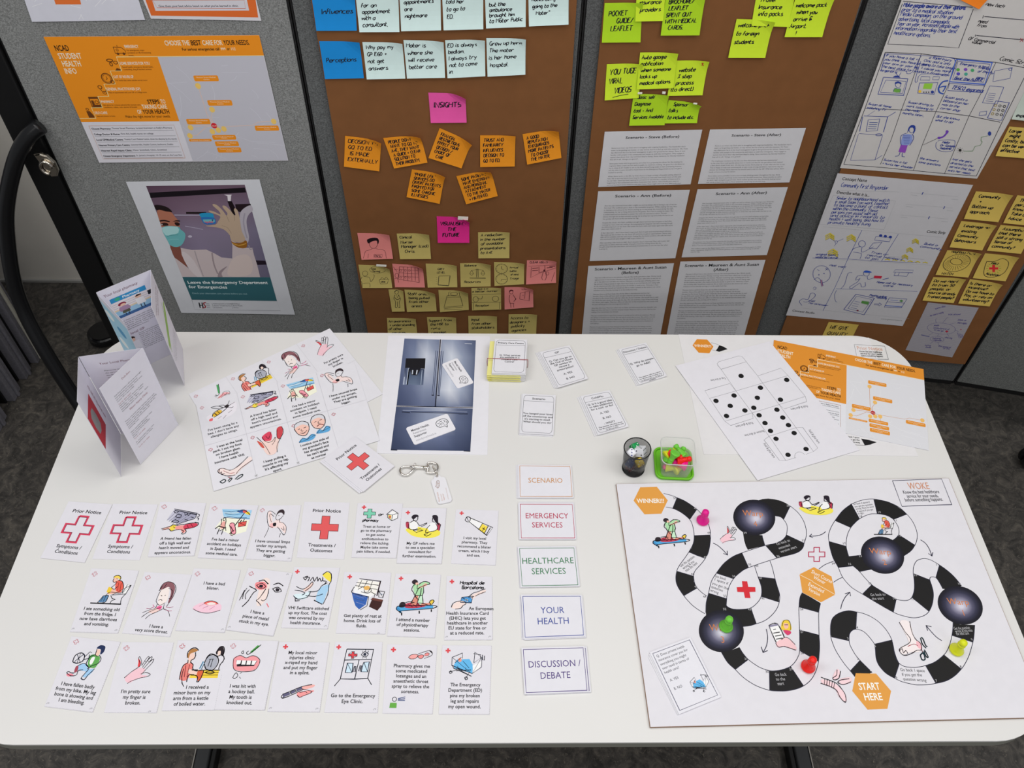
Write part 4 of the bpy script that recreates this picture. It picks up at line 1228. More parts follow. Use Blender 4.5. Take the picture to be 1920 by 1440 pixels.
s.line([(1422, 678), (1418, 722), (1488, 734), (1492, 660), (1458, 668), (1454, 720)], .0010, I); s.line([(1422, 678), (1458, 668)], .0010, I); s.line([(1440, 694), (1446, 694)], .0018, I); s.hand('EXIT', (1434, 654), .08, w=.0008, xs=.8, col=I); s.done()
for lab, cs, ls in (('yellow note about an awareness and understanding of other services', [(422, 865), (638, 865), (652, 1010), (430, 1010)], ['An awareness', '+ understanding', 'of other', '  services']),
    ('yellow note about support from the HSE to run a campaign', [(722, 858), (940, 856), (945, 1010), (735, 1010)], ['Support from', ' the HSE to', ' run a', ' campaign']),
    ('yellow note about input from other stakeholders', [(1032, 850), (1247, 847), (1247, 1010), (1035, 1010)], [' Input', ' from other', ' stakeholders']),
    ('yellow note about access to designers and publicity agencies', [(1335, 838), (1548, 834), (1540, 990), (1333, 1000)], ['Access to', 'designers +', ' publicity', ' agencies'])):
    note(lab, '1', 'F', cs, YE, ls, em=.11, v=.22, lead=.19, u=.06, xs=.82, curl=curl_tr(.004)).done()
def tab(label, key, fr, cs, up=1.6):
    Sheet('adhesive_tab', label, 'adhesive tab', PL[key], fr, cs, '#c9c4bb', h=HN + .0011 * up + .003, th=.0012, matname='tab_paper')
tab('small white adhesive tab at the top of the VISUALISING THE FUTURE note', '1', 'F', [(955, 105), (1032, 108), (1030, 132), (953, 128)], 4)
tab('small white adhesive tab on the yellow Good Morning note', '1', 'F', [(343, 464), (418, 469), (417, 482), (341, 477)], 4)
# ---- second brown sheet
K2 = '2'
note('lime note POCKET GUIDE / LEAFLET', K2, 'C', [(322, 25), (632, 18), (613, 340), (297, 343)], LIMED, ['POCKET', '    GUIDE/', ' LEAFLET'], em=.12, v=.33, lead=.19, u=.14, xs=.85, w=.0013).done()
note('lime note about insurance providers, overlapping the pocket guide note', K2, 'C', [(590, -150), (835, -150), (797, 165), (570, 170)], LIME, ['insurance', 'providers'], em=.10, v=.57, lead=.19, u=.14, xs=.9, w=.0012, up=1).done()
note('lime note BROCHURE / LEAFLET SENT OUT WITH MEDICAL CARDS', K2, 'C', [(825, -32), (1146, -35), (1095, 283), (778, 285)], LIMED, ['BROCHURE/', ' LEAFLET', 'SPENT OUT', 'WITH MEDICAL', '  CARDS.'], em=.10, v=.2, lead=.165, u=.08, xs=.92, w=.0013, up=2).done()
note('lime note Travel insurance info packs', K2, 'C', [(1575, -100), (1885, -95), (1838, 215), (1520, 205)], LIME, ['Travel', 'Insurance', 'info packs'], em=.11, v=.36, lead=.19, u=.13, xs=.92, w=.0013).done()
note('lime note welcome pack to foreign students', K2, 'C', [(1402, 155), (1708, 165), (1632, 468), (1330, 467)], LIME, ['welcome pack', 'to foreign', 'students'], em=.10, v=.2, lead=.22, u=.08, xs=.92, w=.0013, up=1).done()
note('lime note welcome pack when you arrive at the airport', K2, 'C', [(1885, -20), (2195, -10), (2098, 298), (1790, 298)], LIME, ['welcome pack', ' when you', ' arrive @', 'Airport.', '    !'], em=.10, v=.23, lead=.18, u=.08, xs=.92, w=.0013, up=1).done()
s = note('lime note YOU TUBE VIRAL VIDEOS, underlined', K2, 'C', [(340, 525), (632, 515), (598, 795), (320, 815)], LIME, ['YOU TUBE', 'VIRAL', '   VIDEOS'], em=.15, v=.3, lead=.26, u=.1, xs=.72, w=.0014)
s.at('C').line([(385, 792), (450, 776), (515, 766)], .0014, '#17161c'); s.done()
note('lime note Auto google notification, on top of its neighbours', K2, 'C', [(612, 430), (920, 428), (882, 715), (582, 725)], LIME, ['Auto google', 'notification', 'when someone', 'looks up', 'medical options'], em=.095, v=.18, lead=.175, u=.06, xs=.9, w=.0013, up=1.5).done()
s = note('lime note website 3 step process with a small red mark', K2, 'C', [(895, 496), (1173, 492), (1120, 773), (832, 778)], LIME, ['  website', '  3 step', '  process', '(to direct)'], em=.105, v=.32, lead=.185, u=.08, xs=.9, w=.0013)
s.at('C').hand('*', (1115, 530), .1); s.line([(1114, 512), (1130, 536)], .0012, '#a02020'); s.line([(1130, 510), (1112, 534)], .0012, '#a02020'); s.line([(1120, 508), (1124, 540)], .0012, '#a02020'); s.done()
note('lime note Basic self diagnose tool, lowest pair, left', K2, 'C', [(560, 768), (845, 772), (810, 1018), (520, 1022)], LIMED, [' Basic self', 'Diagnose', 'tool - And', 'Services Available'], em=.105, v=.15, lead=.215, u=.08, xs=.82, w=.0013, up=1).done()
note('lime note Sponsor talks, lowest pair, right', K2, 'C', [(845, 818), (1105, 842), (1075, 1000), (800, 1003)], LIMED, ['  Sponsor', 'talks', 'to include etc.'], em=.15, v=.22, lead=.3, u=.1, xs=.85, w=.0013, curl=curl_tr(.014)).done()
tab('small white adhesive tab left of the gap above the Basic self note', K2, 'C', [(595, 757), (630, 757), (628, 770), (592, 770)], 2)
tab('small white adhesive tab right of the gap above the Basic self note', K2, 'C', [(795, 750), (822, 752), (818, 770), (792, 768)], 2)
tab('small white adhesive tab at the top of the Sponsor note', K2, 'C', [(1050, 842), (1080, 845), (1076, 856), (1046, 852)], 6)
STEVE = """Steve is an inner city Dub who is struggling with ongoing headaches. The headaches don't
seem to be getting any better, or any worse, but he is fed up with the nuisance. On Tues-
day afternoon he is in his local newsagents to get a few groceries for dinner. Steve is very
familiar with people in his community and mixes so with the newsagents. They engage in
typical chat about their day and how they're doing. Steve mentions his 'bloody headache'
but all in all, 'things are grand'.

Steve goes home with his groceries, and while he is preparing the dinner for the evening his
migraine takes a turn on him and is unable to continue cooking. He goes for a lie down to
try to sleep it off. Unable to do so, he finds himself lying awake at 3am and feeling frustrat-
ed. He takes it upon himself to head down to the Emergency Department to try and get it
looked at quickly.

When Steve lands in the ED, he finds there is a large number of people waiting ahead of
him. He is worried about how long he will have to wait and how much more of this pain
he can take. Steve has been waiting for someone to see him for a number of hours and is
beginning to feel exhausted and more frustrated than before. Steve finally gets seen to
and is prescribed some medicine and sent home. How might Steve do this differently next
time?""".split('\n')
STEVA = STEVE[:6] + ["", "The shopkeeper mentions to him the new First Aid scheme that has been implemented", "in the area. He is told quickly about how it works and that he can get advice from trained",
    "a few doors down from him. On the way home, Steve pops by to see what she has to say.", "Tina is happy to help and recommends to take some strong painkillers, rest and to stay hy-", "drated, but if things don't improve he should send a visit to the GP. With this advice, Steve",
    "heads on home to prep his dinner.", "", "Steve takes some painkillers and is sure to keep drinking water throughout the day. Steve", "can cook the dinner and keep active warm for his shift tomorrow. Steve decides to call it", "an early night and gets a good rest. Steve wakes up the next day thankfully feeling better", "and sends a thank you note in Tina's letterbox on his way to the bus stop."]
ANN = """Ann has just returned home after a night out and as always she is having a cup of tea be-
fore bed. She suddenly gets a dash in the inevitable hangover. While making the tea, Ann
is chatting on her phone to her friend catching up on any gossip she missed during the night.
Unfortunately, for her or being distracted by the gossip, Ann's foot is scalded by water. She
is embarrassed and too shocked to answer that when she attended an advice. The pain
shoots through her at that moment causing her to drop her cup and notify she has to cut
her gossip call short as the sea burns her leg.

Despite the shock, Ann feels confident enough that it isn't too bad and goes to bed after
running her foot under the cold tap. Accompanying her hangover the next morning though
is a blistering burn on her foot. She treats the burn with cold water again and calls some
place next week's week if.

A few days later - Ann's burn hasn't improved, she's in pain and worried about infection.
She looks up the number for her local GP and tries to get an appointment. None avail-
able will be available until the next week. Feeling like the better position, she calls her mum
who recommends she goes straight to A&E to get checked out.""".split('\n')
ANNB = ANN + ["", "After spending a few hours in A&E, Ann's situation hasn't improved. She's still in pain, will", "typing away an advice about the number of people around her waiting almost like she", "thought away from the next alarm, and extremely frustrated that no one can turn her what", "is going on."]
ANNA = ANN + ["for them are in available and were very busy. She would have to wait and looked online to", "see if there were other options. She remembers seeing a sign at the bus shelter about a", "new service and gets online for a quick look. She finds the nearest clinic to her street for", "and clicks on the pop up.", "", "She answers the key questions asked by Dr Google, and is recommended to try a visit to", "the Rapid Smithfield Rapid Injury Clinic, not down the road. She's never heard of this place", "before now but the website looks great and it says they treat burns.", "",
    "Ann makes a taxi to the Rapid Injury Clinic and is seen, treated and home again in a few", "hours, absolutely delighted with herself for getting it all sorted without having to call her", "mum for help."]
MAU = """Maureen is 68 and lives in the suburbs in Swords. She works part-time in Spar. Works mostly
nights around. It was another Monday morning where Aunt Susan called over to visit her sis-
ter in the afternoon and after the kitchen. Maureen is showing signs of feeling pain in her
hip and can't sleep properly at night. Now Aunt Susan is worried that she isn't eating right
for the situation and after a few weeks at home she decides to speak to her. Obviously, in hope
she is looking after herself and would not like to make a speech to the doctors nor call an
ambulance and on Saturday mornings or on the weekly food shop.

Maureen hears a call from Susan that she has fallen in the bathroom and hurt her
shoulder. None of the staff were quick enough to help her up from work. By the time
she gets to the house Susan tells her what the doctor told her. She would like to wait
to see if the pain eases off through the day. She sits and has a cup of tea and bring
her down stairs again. Maureen offers to take her to the hospital but she insists that
the pain will be gone in the morning and to leave it.

Saturday afternoon Maureen called over to Susan and discovered that her shoulder was
black and blue and was in a serious amount of pain. Maureen said no more. She has the
making of her bed and gets her dressed.

Maureen wondered how to get Susan treated so quickly and be told to an ambulance. Phoned
the GP but it closed at one o'clock. She was told it would take an hour. She called a taxi and
brought Susan to the emergency department. She was sitting there and waiting till nine at
the clock in the evening. Susan was in a trolley in hall, with no pillow and a blanket in a
cold hallway.

Maureen brought Susan to the Mater Emergency Department. They sat in the waiting room for
seven hours before being called. Once inside, she waited again for an x-ray and the result.
The doctor said the shoulder was dislocated and needed to be put back into place, and she
was admitted for the night, with the doctor a bed might be made free in the morning.""".split('\n')
def page(label, key, cs, title, lines, v0, lead, em=.018, extra=0, u0=.09, u1=.9, tv=.115, tem=.062, curl=None, tcx=.5):
    s = Sheet('typed_page', label, 'printed page', PL[key], 'G', cs, '#b3b2b5', h=BH + .0009, th=.0003, curl=curl or (lambda u, v: .004 * max(0, .25 - v) ** 1.0 * (.4 + u) * .5 + .0003))
    s.on('heading')
    for i, t in enumerate(title): s.text(t, (tcx, tv + i * tem * 1.15), tem, xs=1.05 if len(title) > 1 else 1.3, anchor='c', bold=True, col='#1b1b1e')
    s.on('body_text')
    v = v0; W = u1 - u0; mx = max(len(t) for t in lines)
    for t in lines + lines[:extra]:
        if not t: v += lead * .8; continue
        L = len(t) / mx; L = 1.0 - random.uniform(0, .05) if L > .88 else L
        s.text(t, (u0, v), em, end=(u0 + W * L, v), col='#3e3d42'); v += lead
        if v > .985: break
    return s.done()
page('typed page headed Scenario - Steve (Before)', K2, [(253, 92), (880, 78), (805, 430), (211, 447)], ['Scenario - Steve (Before)'], STEVE, .30, .041, .031, tv=.13, tem=.062)
page('typed page headed Scenario - Steve (After)', K2, [(930, 78), (1546, 67), (1440, 418), (852, 428)], ['Scenario - Steve (After)'], STEVA, .30, .041, .031, tv=.13, tem=.062)
page('typed page headed Scenario - Ann (Before)', K2, [(211, 475), (800, 465), (707, 905), (156, 924)], ['Scenario - Ann (Before)'], ANNB, .205, .0305, .025, tv=.085, tem=.05)
page('typed page headed Scenario - Ann (After)', K2, [(850, 462), (1430, 447), (1295, 885), (747, 900)], ['Scenario - Ann (After)'], ANNA, .205, .0265, .022, tv=.085, tem=.05)
page('typed page headed Scenario - Maureen & Aunt Susan (Before)', K2, [(148, 955), (698, 937), (592, 1500), (96, 1500)], ['Scenario - Maureen & Aunt Susan', '(Before)'], MAU, .135, .0235, .018, tv=.05, tem=.04)
page('typed page headed Scenario - Maureen & Aunt Susan (After)', K2, [(740, 927), (1286, 915), (1122, 1500), (632, 1500)], ['Scenario - Maureen & Aunt Susan', '(After)'], MAU, .135, .0215, .017, extra=20, tv=.055, tem=.04)

# ---- third brown sheet
K3 = '3'; BI = '#24347c'
def slip(h): return lambda u, v: .0004
s = Sheet('comic_strip_page', 'large white page with a hand drawn blue comic strip in eight boxes', 'paper', PL[K3], 'px', [(1703, -34), (2033, -20), (1832, 335), (1575, 315)], '#aba8a6', h=BH + .0009, th=.0003)
s.es = .52
s.at('D').on('ruled_frames')
K = '#1d1c2a'
s.line([(930, 10), (1500, 60)], .0012, K); s.line([(1505, 75), (1385, 392), (1220, 380), (805, 360), (925, 30)], .0012, K)
s.line([(785, 428), (1080, 440), (1380, 480), (1690, 510), (1960, 560)], .0013, K); s.line([(785, 428), (620, 885), (445, 1345)], .0013, K); s.line([(445, 1345), (760, 1370), (1270, 1420), (1530, 1440)], .0013, K); s.line([(1960, 560), (1740, 1000), (1530, 1440)], .0013, K)
s.line([(620, 885), (920, 900), (1200, 912), (1480, 950), (1725, 1000)], .0013, K)
s.line([(1080, 440), (985, 720), (915, 905), (830, 1150), (745, 1345)], .0011, K); s.line([(1380, 480), (1295, 710), (1200, 912), (1090, 1180), (1015, 1395)], .0011, K); s.line([(1690, 510), (1570, 760), (1470, 950), (1350, 1230), (1270, 1420)], .0011, K)
s.line([(1595, 135), (2050, 175)], .0014, K); s.line([(1588, 125), (1582, 150)], .0012, K); s.line([(1530, 290), (1900, 325), (2050, 335)], .0014, K); s.line([(1524, 282), (1520, 300)], .0012, K); s.line([(1890, 310), (1912, 342)], .0011, '#8c2a34'); s.line([(1915, 312), (1885, 344)], .0011, '#8c2a34')
s.on('handwriting')
for i, t in enumerate(['Make people aware of their options', 'prior to a medical situation', 'Media Campaign, on the ground', 'advertising, local campaigns', 'Year on year, increased people with', 'information regarding their best', 'healthcare options.']):
    s.hand(t, (932 - i * 13, 52 + i * 38), .034, end=(1440 - i * 14 - (90 if i in (1, 3) else 0) - (200 if i == 6 else 0), 80 + i * 38 - (6 if i == 6 else 0)), col=BI, w=.0009 if i else .0013)
for t, a in (('new tech', (1606, 42)), ('need', (1542, 182)), ('from', (1535, 214)), ('Of Commercial', (1460, 325)), ('value', (1490, 352))): s.hand(t, a, .028, xs=.9, w=.0009, ang=6)
s.hand('Comic Strip', (1715, 492), .036, xs=1.0, w=.0010, ang=7)
for fr0, ls in (((645, 855), ['Susan at home', 'watching TV']), ((970, 842), ['Susan driving to', 'work listening to', 'the radio']), ((1270, 800), ['Susan spots a', 'billboard on her', 'way to the', 'corner shop']), ((770, 1312), ['Susan has a fall', '+ hurts her shoulder']), ((1065, 1300), ['She answers', 'some questions']), ((1330, 1308), ['And she gets', 'directed to the', 'service that best', 'suits her needs']), ((1205, 958), ['But she knows', 'what to do!']), ((925, 930), ['months later...']), ((790, 460), ['If you have a fall +', 'you think you have broken', 'your arm or your leg', 'the best place for you', 'to go to is']), ((1110, 472), ['   a Rapid Injury', 'Clinic and is only', 'going to take longer', '+ cause you more', 'pain + frustration'])):
    for i, t in enumerate(ls): s.hand(t, (fr0[0] - i * 12, fr0[1] + i * 30), .023, xs=.98, w=.0008, ang=5, col=BI)
s.on('drawing')
for o in (((785, 440), (1060, 452), (1062, 480), (1005, 590), (960, 600), (948, 580), (770, 580), (755, 560), (785, 440)), ((1085, 455), (1350, 480), (1310, 590), (1270, 610), (1080, 605), (1045, 670), (1030, 650), (1075, 500))): s.line(list(o), .0010, BI, 3)
s.line([(770, 632), (970, 645), (935, 780), (725, 770), (770, 632)], .0014, BI); s.line([(790, 655), (955, 665), (925, 765), (745, 755), (790, 655)], .0009, BI); s.line([(868, 592), (895, 632)], .001, BI); s.line([(915, 592), (890, 632)], .001, BI); s.fill([(845, 632), (865, 618), (895, 618), (910, 636)], '#23357c')
s.circ(890, 693, 22, 24, BI, w=.001); s.fill([(862, 690), (866, 672), (890, 664), (916, 676), (918, 690), (890, 680)], '#23357c'); s.fill([(850, 750), (862, 722), (885, 725), (910, 728), (905, 756)], '#5d8f3e', 2); s.line([(848, 752), (862, 722), (885, 726), (912, 728), (904, 758)], .0008, BI, 2)
s.line([(1065, 678), (1215, 675), (1185, 770), (1050, 762), (1065, 678)], .0011, BI); s.fill([(1105, 682), (1175, 682), (1162, 728), (1092, 726)], '#7fae3a'); s.circ(1068, 748, 13, 11, '#c9a62e'); s.circ(1170, 752, 13, 12, '#23357c')
s.line([(1070, 655), (1080, 625), (1150, 628), (1150, 655), (1070, 655)], .0008, BI); s.line([(1172, 652), (1178, 626), (1230, 628), (1222, 652), (1172, 652)], .0008, BI)
for x in (1100, 1120, 1140): s.circ(x, 754, 5, 5, K)
s.line([(1300, 660), (1255, 670), (1222, 715), (1228, 755), (1262, 768)], .0030, '#2a4690', 3); s.line([(1228, 715), (1280, 705), (1255, 750)], .0024, '#2a4690', 2)
s.line([(1365, 485), (1660, 512), (1600, 690), (1310, 668), (1365, 485)], .0022, '#3c56a6'); s.line([(1380, 502), (1640, 525), (1588, 672), (1335, 650), (1380, 502)], .0009, BI)
for x, y, c in ((1380, 570, '#4f8c3c'), (1442, 568, '#6a3f9c'), (1498, 575, '#3f8c5c'), (1382, 604, '#4a3f9c'), (1445, 606, '#3f8c7c')): s.circ(x, y, 15, 13, c)
s.hand('*Emergency is best', (1385, 528), .022, xs=.95, w=.0008, col=BI, ang=4); s.hand('Beat the flu', (1350, 645), .026, xs=.9, w=.0010, col=BI, ang=4); s.hand('friends', (1545, 560), .022, w=.0008, col=BI, ang=4); s.hand('of the flu', (1540, 590), .022, w=.0008, col=BI, ang=4); s.hand('BEE', (1520, 655), .030, w=.0014, col=BI, ang=4)
s.line([(1310, 682), (1595, 700), (1575, 755), (1295, 740), (1310, 682)], .0011, BI); s.hand('TESCO express', (1325, 728), .036, xs=.8, w=.0012, col=BI, ang=3)
s.line([(1680, 580), (1825, 552), (1805, 640), (1665, 668), (1680, 580)], .0008, BI); s.circ(1808, 566, 12, 10, BI, w=.001)
s.line([(1640, 702), (1755, 712), (1700, 850), (1580, 840), (1640, 702)], .0008, BI)
for i in range(5): s.line([(1630 - i * 6, 760 + i * 16), (1690 - i * 6, 768 + i * 16)], .0007, BI)
s.line([(1690, 825), (1800, 840), (1735, 985), (1620, 965), (1690, 825)], .0011, BI)
for i in range(3):
    for jx in range(3): s.circ(1665 + jx * 36 - i * 12 + 22, 862 + i * 34 + jx * 4, 10, 9, ('#8a7a4a', '#555', '#333')[jx], w=.0014)
s.line([(1560, 915), (1615, 908), (1610, 940), (1552, 945), (1560, 915)], .0009, BI)
s.line([(610, 948), (805, 955), (870, 915)], .0012, BI); s.line([(805, 955), (770, 1080)], .0014, BI); s.line([(600, 955), (575, 1075)], .0014, BI); s.line([(570, 1092), (765, 1105)], .0008, BI); s.line([(565, 1098), (500, 1310), (700, 1308), (762, 1110)], .0008, BI); s.line([(700, 1308), (760, 1270)], .001, BI); s.line([(645, 980), (740, 972), (720, 1068), (628, 1074), (645, 980)], .0009, BI)
for i in range(4): s.line([(655 - i * 4, 1000 + i * 17), (722 - i * 4, 1002 + i * 17)], .0013, '#3a4a80')
s.line([(640, 945), (700, 905)], .0007, BI); s.circ(732, 1102, 26, 9, BI, w=.001)
s.fill([(965, 1090), (975, 1045), (1000, 1022), (1030, 1030), (1030, 1070), (1010, 1098), (1022, 1050), (990, 1045)], '#23357c', 2); s.circ(1000, 1062, 20, 24, BI, w=.001)
s.line([(960, 1088), (915, 1110), (910, 1165), (920, 1190)], .0012, BI, 3); s.line([(1005, 1095), (1018, 1130), (985, 1190)], .0012, BI, 3); s.fill([(940, 1100), (1000, 1100), (1005, 1150), (968, 1190), (915, 1180), (925, 1120)], '#7784b4', 2)
for i in range(6): s.line([(928 + i * 2, 1110 + i * 13), (990 - i * 2, 1112 + i * 12)], .0008, BI)
s.fill([(912, 1185), (968, 1188), (948, 1250), (892, 1242)], '#7a3f9c'); s.line([(905, 1245), (895, 1272), (865, 1278)], .0013, BI, 2); s.line([(925, 1250), (922, 1278), (945, 1282)], .0013, BI, 2)
s.line([(1215, 1128), (1255, 1120), (1282, 1095), (1298, 1070)], .0040, '#5f3a96', 3); s.circ(1225, 1128, 14, 10, '#5f3a96'); s.circ(1290, 1078, 12, 14, '#5f3a96'); s.line([(1095, 1185), (1210, 1132)], .0009, K)
s.line([(1215, 1155), (1240, 1145), (1340, 1145), (1355, 1170), (1335, 1230), (1260, 1240), (1205, 1215), (1200, 1175), (1210, 1160)], .0009, BI, 3); s.hand('Hello', (1250, 1170), .022, w=.0009, col=BI); s.hand('Dr Google', (1232, 1195), .022, w=.0009, col=BI); s.hand('helpline', (1232, 1218), .022, w=.0009, col=BI)
s.circ(1638, 1092, 14, 18, '#23357c'); s.line([(1625, 1110), (1570, 1122), (1568, 1150), (1578, 1160), (1562, 1188), (1520, 1196), (1500, 1235), (1425, 1235)], .0011, '#5f7a5a'); s.circ(1397, 1228, 12, 12, '#222')
for q in range(8): a = q * .785; s.line([(1397 + 20 * math.cos(a), 1228 + 18 * math.sin(a)), (1397 + 28 * math.cos(a), 1228 + 25 * math.sin(a))], .0007, '#444')
s.done()
note('bright orange note poking in at the top of the comic page', K3, 'D', [(1480, -190), (1700, -80), (1550, 70), (1330, -40)], '#d06a1a', up=1).done()
s = Sheet('concept_page', 'white page headed Concept Name with blue pen notes and sketches', 'paper', PL[K3], 'H', [(522, 100), (1538, 188), (1010, 1245), (135, 1165)], '#a9a7aa', h=BH + .0009, th=.0003)
s.at('H').on('printed_text')
s.text('Concept Name', (553, 150), .026, end=(740, 165), bold=True, col='#222'); s.text('Describe what it is...', (512, 250), .026, end=(760, 275), bold=True, col='#222'); s.text('Comic Strip', (1187, 545), .026, end=(1328, 555), bold=True, col='#222'); s.text('Context Studio', (180, 1135), .022, end=(348, 1155), bold=True, col='#333')
s.text('www.gettocreate.ie', (845, 1195), .014, end=(1005, 1208), col='#666')
s.on('handwriting'); s.hand('Community First Responder', (545, 200), .024, end=(900, 225), col=BI, w=.0009)
for i, t in enumerate(['Similar to neighbourhood watch,', 'a small team can work together', 'to become a point of contact', 'within the community. These', 'persons can assist with aid', 'and advice in regards to', 'health + well being, and how to', 'promote healthy living']):
    s.hand(t, (512 - i * 9, 295 + i * 26), .019, end=(915 - i * 8 - (70 if i in (3, 4) else 0) - (90 if i == 7 else 0), 315 + i * 25), col=BI, w=.0009)
G_ = '#8f8f93'
s.on('drawing')
for pts in (((490, 265), (958, 308), (870, 522), (385, 480), (490, 265)), ((412, 500), (1310, 580)), ((330, 735), (1240, 790)), ((250, 1110), (1060, 1190)), ((545, 228), (985, 240))): s.line(list(pts), .0006, G_)
s.line([(705, 525), (600, 740), (500, 960), (412, 1130)], .0010, BI); s.line([(978, 555), (850, 760)], .0010, BI); s.line([(335, 735), (600, 742), (850, 760), (1120, 770)], .0010, BI); s.line([(510, 965), (1120, 985)], .0010, BI)
for (a, b, c, d) in ((1070, 245, 1425, 275), (1035, 332, 1390, 360), (995, 412, 1350, 442)): s.line([(a, b), (c, d)], .0006, G_); s.line([(a, b + 16), (a + 50, b + 22)], .0009, G_); s.line([(c - 50, d + 18), (c, d + 22)], .0009, G_)
for (x, y) in ((1160, 248), (1322, 355), (1208, 430)): s.line([(x + 4, y - 8), (x - 6, y + 12)], .0018, BI)
for x, y, sc in ((440, 550, 1), (600, 560, 1), (460, 668, 1.1), (1088, 590, .75), (1045, 655, .75), (1010, 708, .7)):
    for q in range(3): s.line([(x - 10 * sc, y + (q * 14 + 18) * sc), (x + 25 * sc, y + (q * 14) * sc), (x + 58 * sc, y + (q * 14 + 22) * sc)], .0026 * sc, '#b8a62c'); s.line([(x - 12 * sc, y + (q * 14 + 25) * sc), (x + 25 * sc, y + (q * 14 + 7) * sc), (x + 58 * sc, y + (q * 14 + 29) * sc)], .0006, '#333')
for x in (895, 950, 1008, 1065, 1122, 1178): s.line([(x - 18, 748 + (x - 895) * .08), (x, 742 + (x - 895) * .08), (x + 20, 750 + (x - 895) * .08)], .0026, '#b0a02c')
s.line([(905, 720), (1170, 745)], .0007, G_); s.circ(512, 614, 9, 9, BI, w=.0008); s.line([(472, 590), (505, 610)], .0008, BI); s.line([(520, 610), (565, 590)], .0008, BI); s.line([(512, 622), (498, 645)], .0008, BI)
for i, t in enumerate(['original team +', 'would be recruit']): s.hand(t, (360 - i * 5, 712 + i * 20), .014, end=(530 - i * 4, 718 + i * 20), col=BI, w=.0008)
s.circ(705, 628, 26, 24, BI, w=.001); s.line([(690, 650), (640, 665), (600, 735)], .001, BI, 2); s.line([(705, 655), (700, 690), (735, 680), (790, 650)], .001, BI, 2); s.line([(640, 690), (700, 700), (690, 740)], .001, BI, 2)
s.line([(790, 622), (855, 615), (815, 665), (758, 660), (790, 622)], .0010, BI); s.line([(810, 572), (925, 582), (910, 612), (798, 600), (810, 572)], .0010, BI)
for x in (845, 880, 918): s.circ(x, 566 + (x - 845) * .15, 12, 10, BI); 
for i, t in enumerate(['Train or', 'recruit members', ' to join']): s.hand(t, (770 - i * 28, 698 + i * 18), .014, col=BI, w=.0008, ang=4, xs=1.2)
for i, t in enumerate(['Build a', 'community']): s.hand(t, (1170 - i * 30, 632 + i * 20), .014, col=BI, w=.0008, ang=4, xs=1.2)
s.circ(402, 855, 66, 64, BI, w=.0010, ang=.3); s.line([(370, 820), (385, 830)], .001, BI); s.line([(430, 810), (450, 825)], .001, BI); s.line([(450, 808), (430, 828)], .001, BI); s.circ(420, 850, 4, 4, BI); s.circ(382, 860, 4, 4, BI); s.line([(345, 898), (370, 880), (398, 900)], .001, BI, 3); s.line([(398, 900), (408, 945)], .0026, '#9a6a78'); s.line([(392, 900), (403, 948), (413, 942), (404, 898)], .0008, BI)
s.hand('not well', (462, 792), .014, col=BI, w=.0008, ang=4, xs=1.2); s.line([(338, 962), (350, 950), (362, 958), (355, 970), (340, 972)], .0009, BI)
s.line([(255, 1090), (235, 1060), (262, 1040), (300, 1045), (320, 1000), (350, 1002), (350, 1025), (300, 1062), (265, 1062)], .0010, BI, 3); s.hand('call', (305, 1058), .013, col=BI, w=.0008, ang=4, xs=1.2); s.hand('no answer', (305, 1075), .013, col=BI, w=.0008, ang=4, xs=1.2)
s.line([(632, 845), (600, 850), (575, 930), (545, 965)], .0009, BI, 3); s.line([(515, 975), (500, 1010), (505, 1055), (520, 1065)], .0009, BI, 3)
s.circ(738, 850, 22, 20, BI, w=.001); s.fill([(715, 842), (730, 828), (762, 832), (780, 842), (755, 845)], '#2a4aa0', 2); s.line([(715, 865), (672, 868), (658, 900), (690, 888)], .001, BI, 2); s.line([(745, 872), (750, 895), (795, 882)], .001, BI, 2); s.line([(690, 885), (670, 915), (612, 950), (630, 962), (690, 920), (700, 950), (730, 945), (728, 915)], .0010, BI, 2)
s.fill([(798, 866), (856, 870), (848, 888), (792, 886)], '#a8243a'); s.line([(860, 895), (905, 885)], .0018, '#2a4080'); s.hand('Home visit for necessary', (815, 920), .014, end=(1085, 945), col=BI, w=.0008); s.hand('care', (865, 945), .014, col=BI, w=.0008, xs=1.2)
s.line([(955, 822), (1090, 825), (1085, 845), (940, 840), (955, 822)], .0009, BI); s.line([(955, 842), (945, 865), (1040, 872), (1055, 846)], .0009, BI); s.line([(985, 845), (975, 866)], .0008, BI)
s.line([(660, 1005), (798, 1035), (720, 1160), (568, 1120), (660, 1005)], .0013, BI); s.line([(665, 1020), (780, 1045), (710, 1140), (600, 1112), (665, 1020)], .0007, BI); s.fill([(705, 1055), (760, 1062), (750, 1085), (698, 1072)], '#4a7a3e'); s.circ(672, 1128, 8, 5, '#6a2838')
for i in range(4): s.line([(650 - i * 10, 1058 + i * 16), (690 - i * 8, 1066 + i * 16)], .0008, BI)
s.hand('Paying online', (760, 1018), .014, end=(890, 1032), col=BI, w=.0009); s.hand('booking', (820, 1035), .014, end=(890, 1042), col=BI, w=.0009); s.line([(800, 1075), (835, 1078), (835, 1070), (852, 1082), (832, 1094), (832, 1086), (798, 1084), (800, 1075)], .0008, BI)
s.line([(910, 1032), (1042, 1042), (1000, 1108), (872, 1102), (910, 1032)], .0010, BI); s.line([(892, 1062), (1025, 1072)], .0010, BI); s.line([(880, 1090), (1005, 1100)], .0024, '#4a5ea0'); s.fill([(985, 1055), (1000, 1046), (1015, 1056), (1000, 1066)], '#4f7a4a'); s.line([(918, 1048), (975, 1052)], .0014, '#5a6aa8'); s.done()
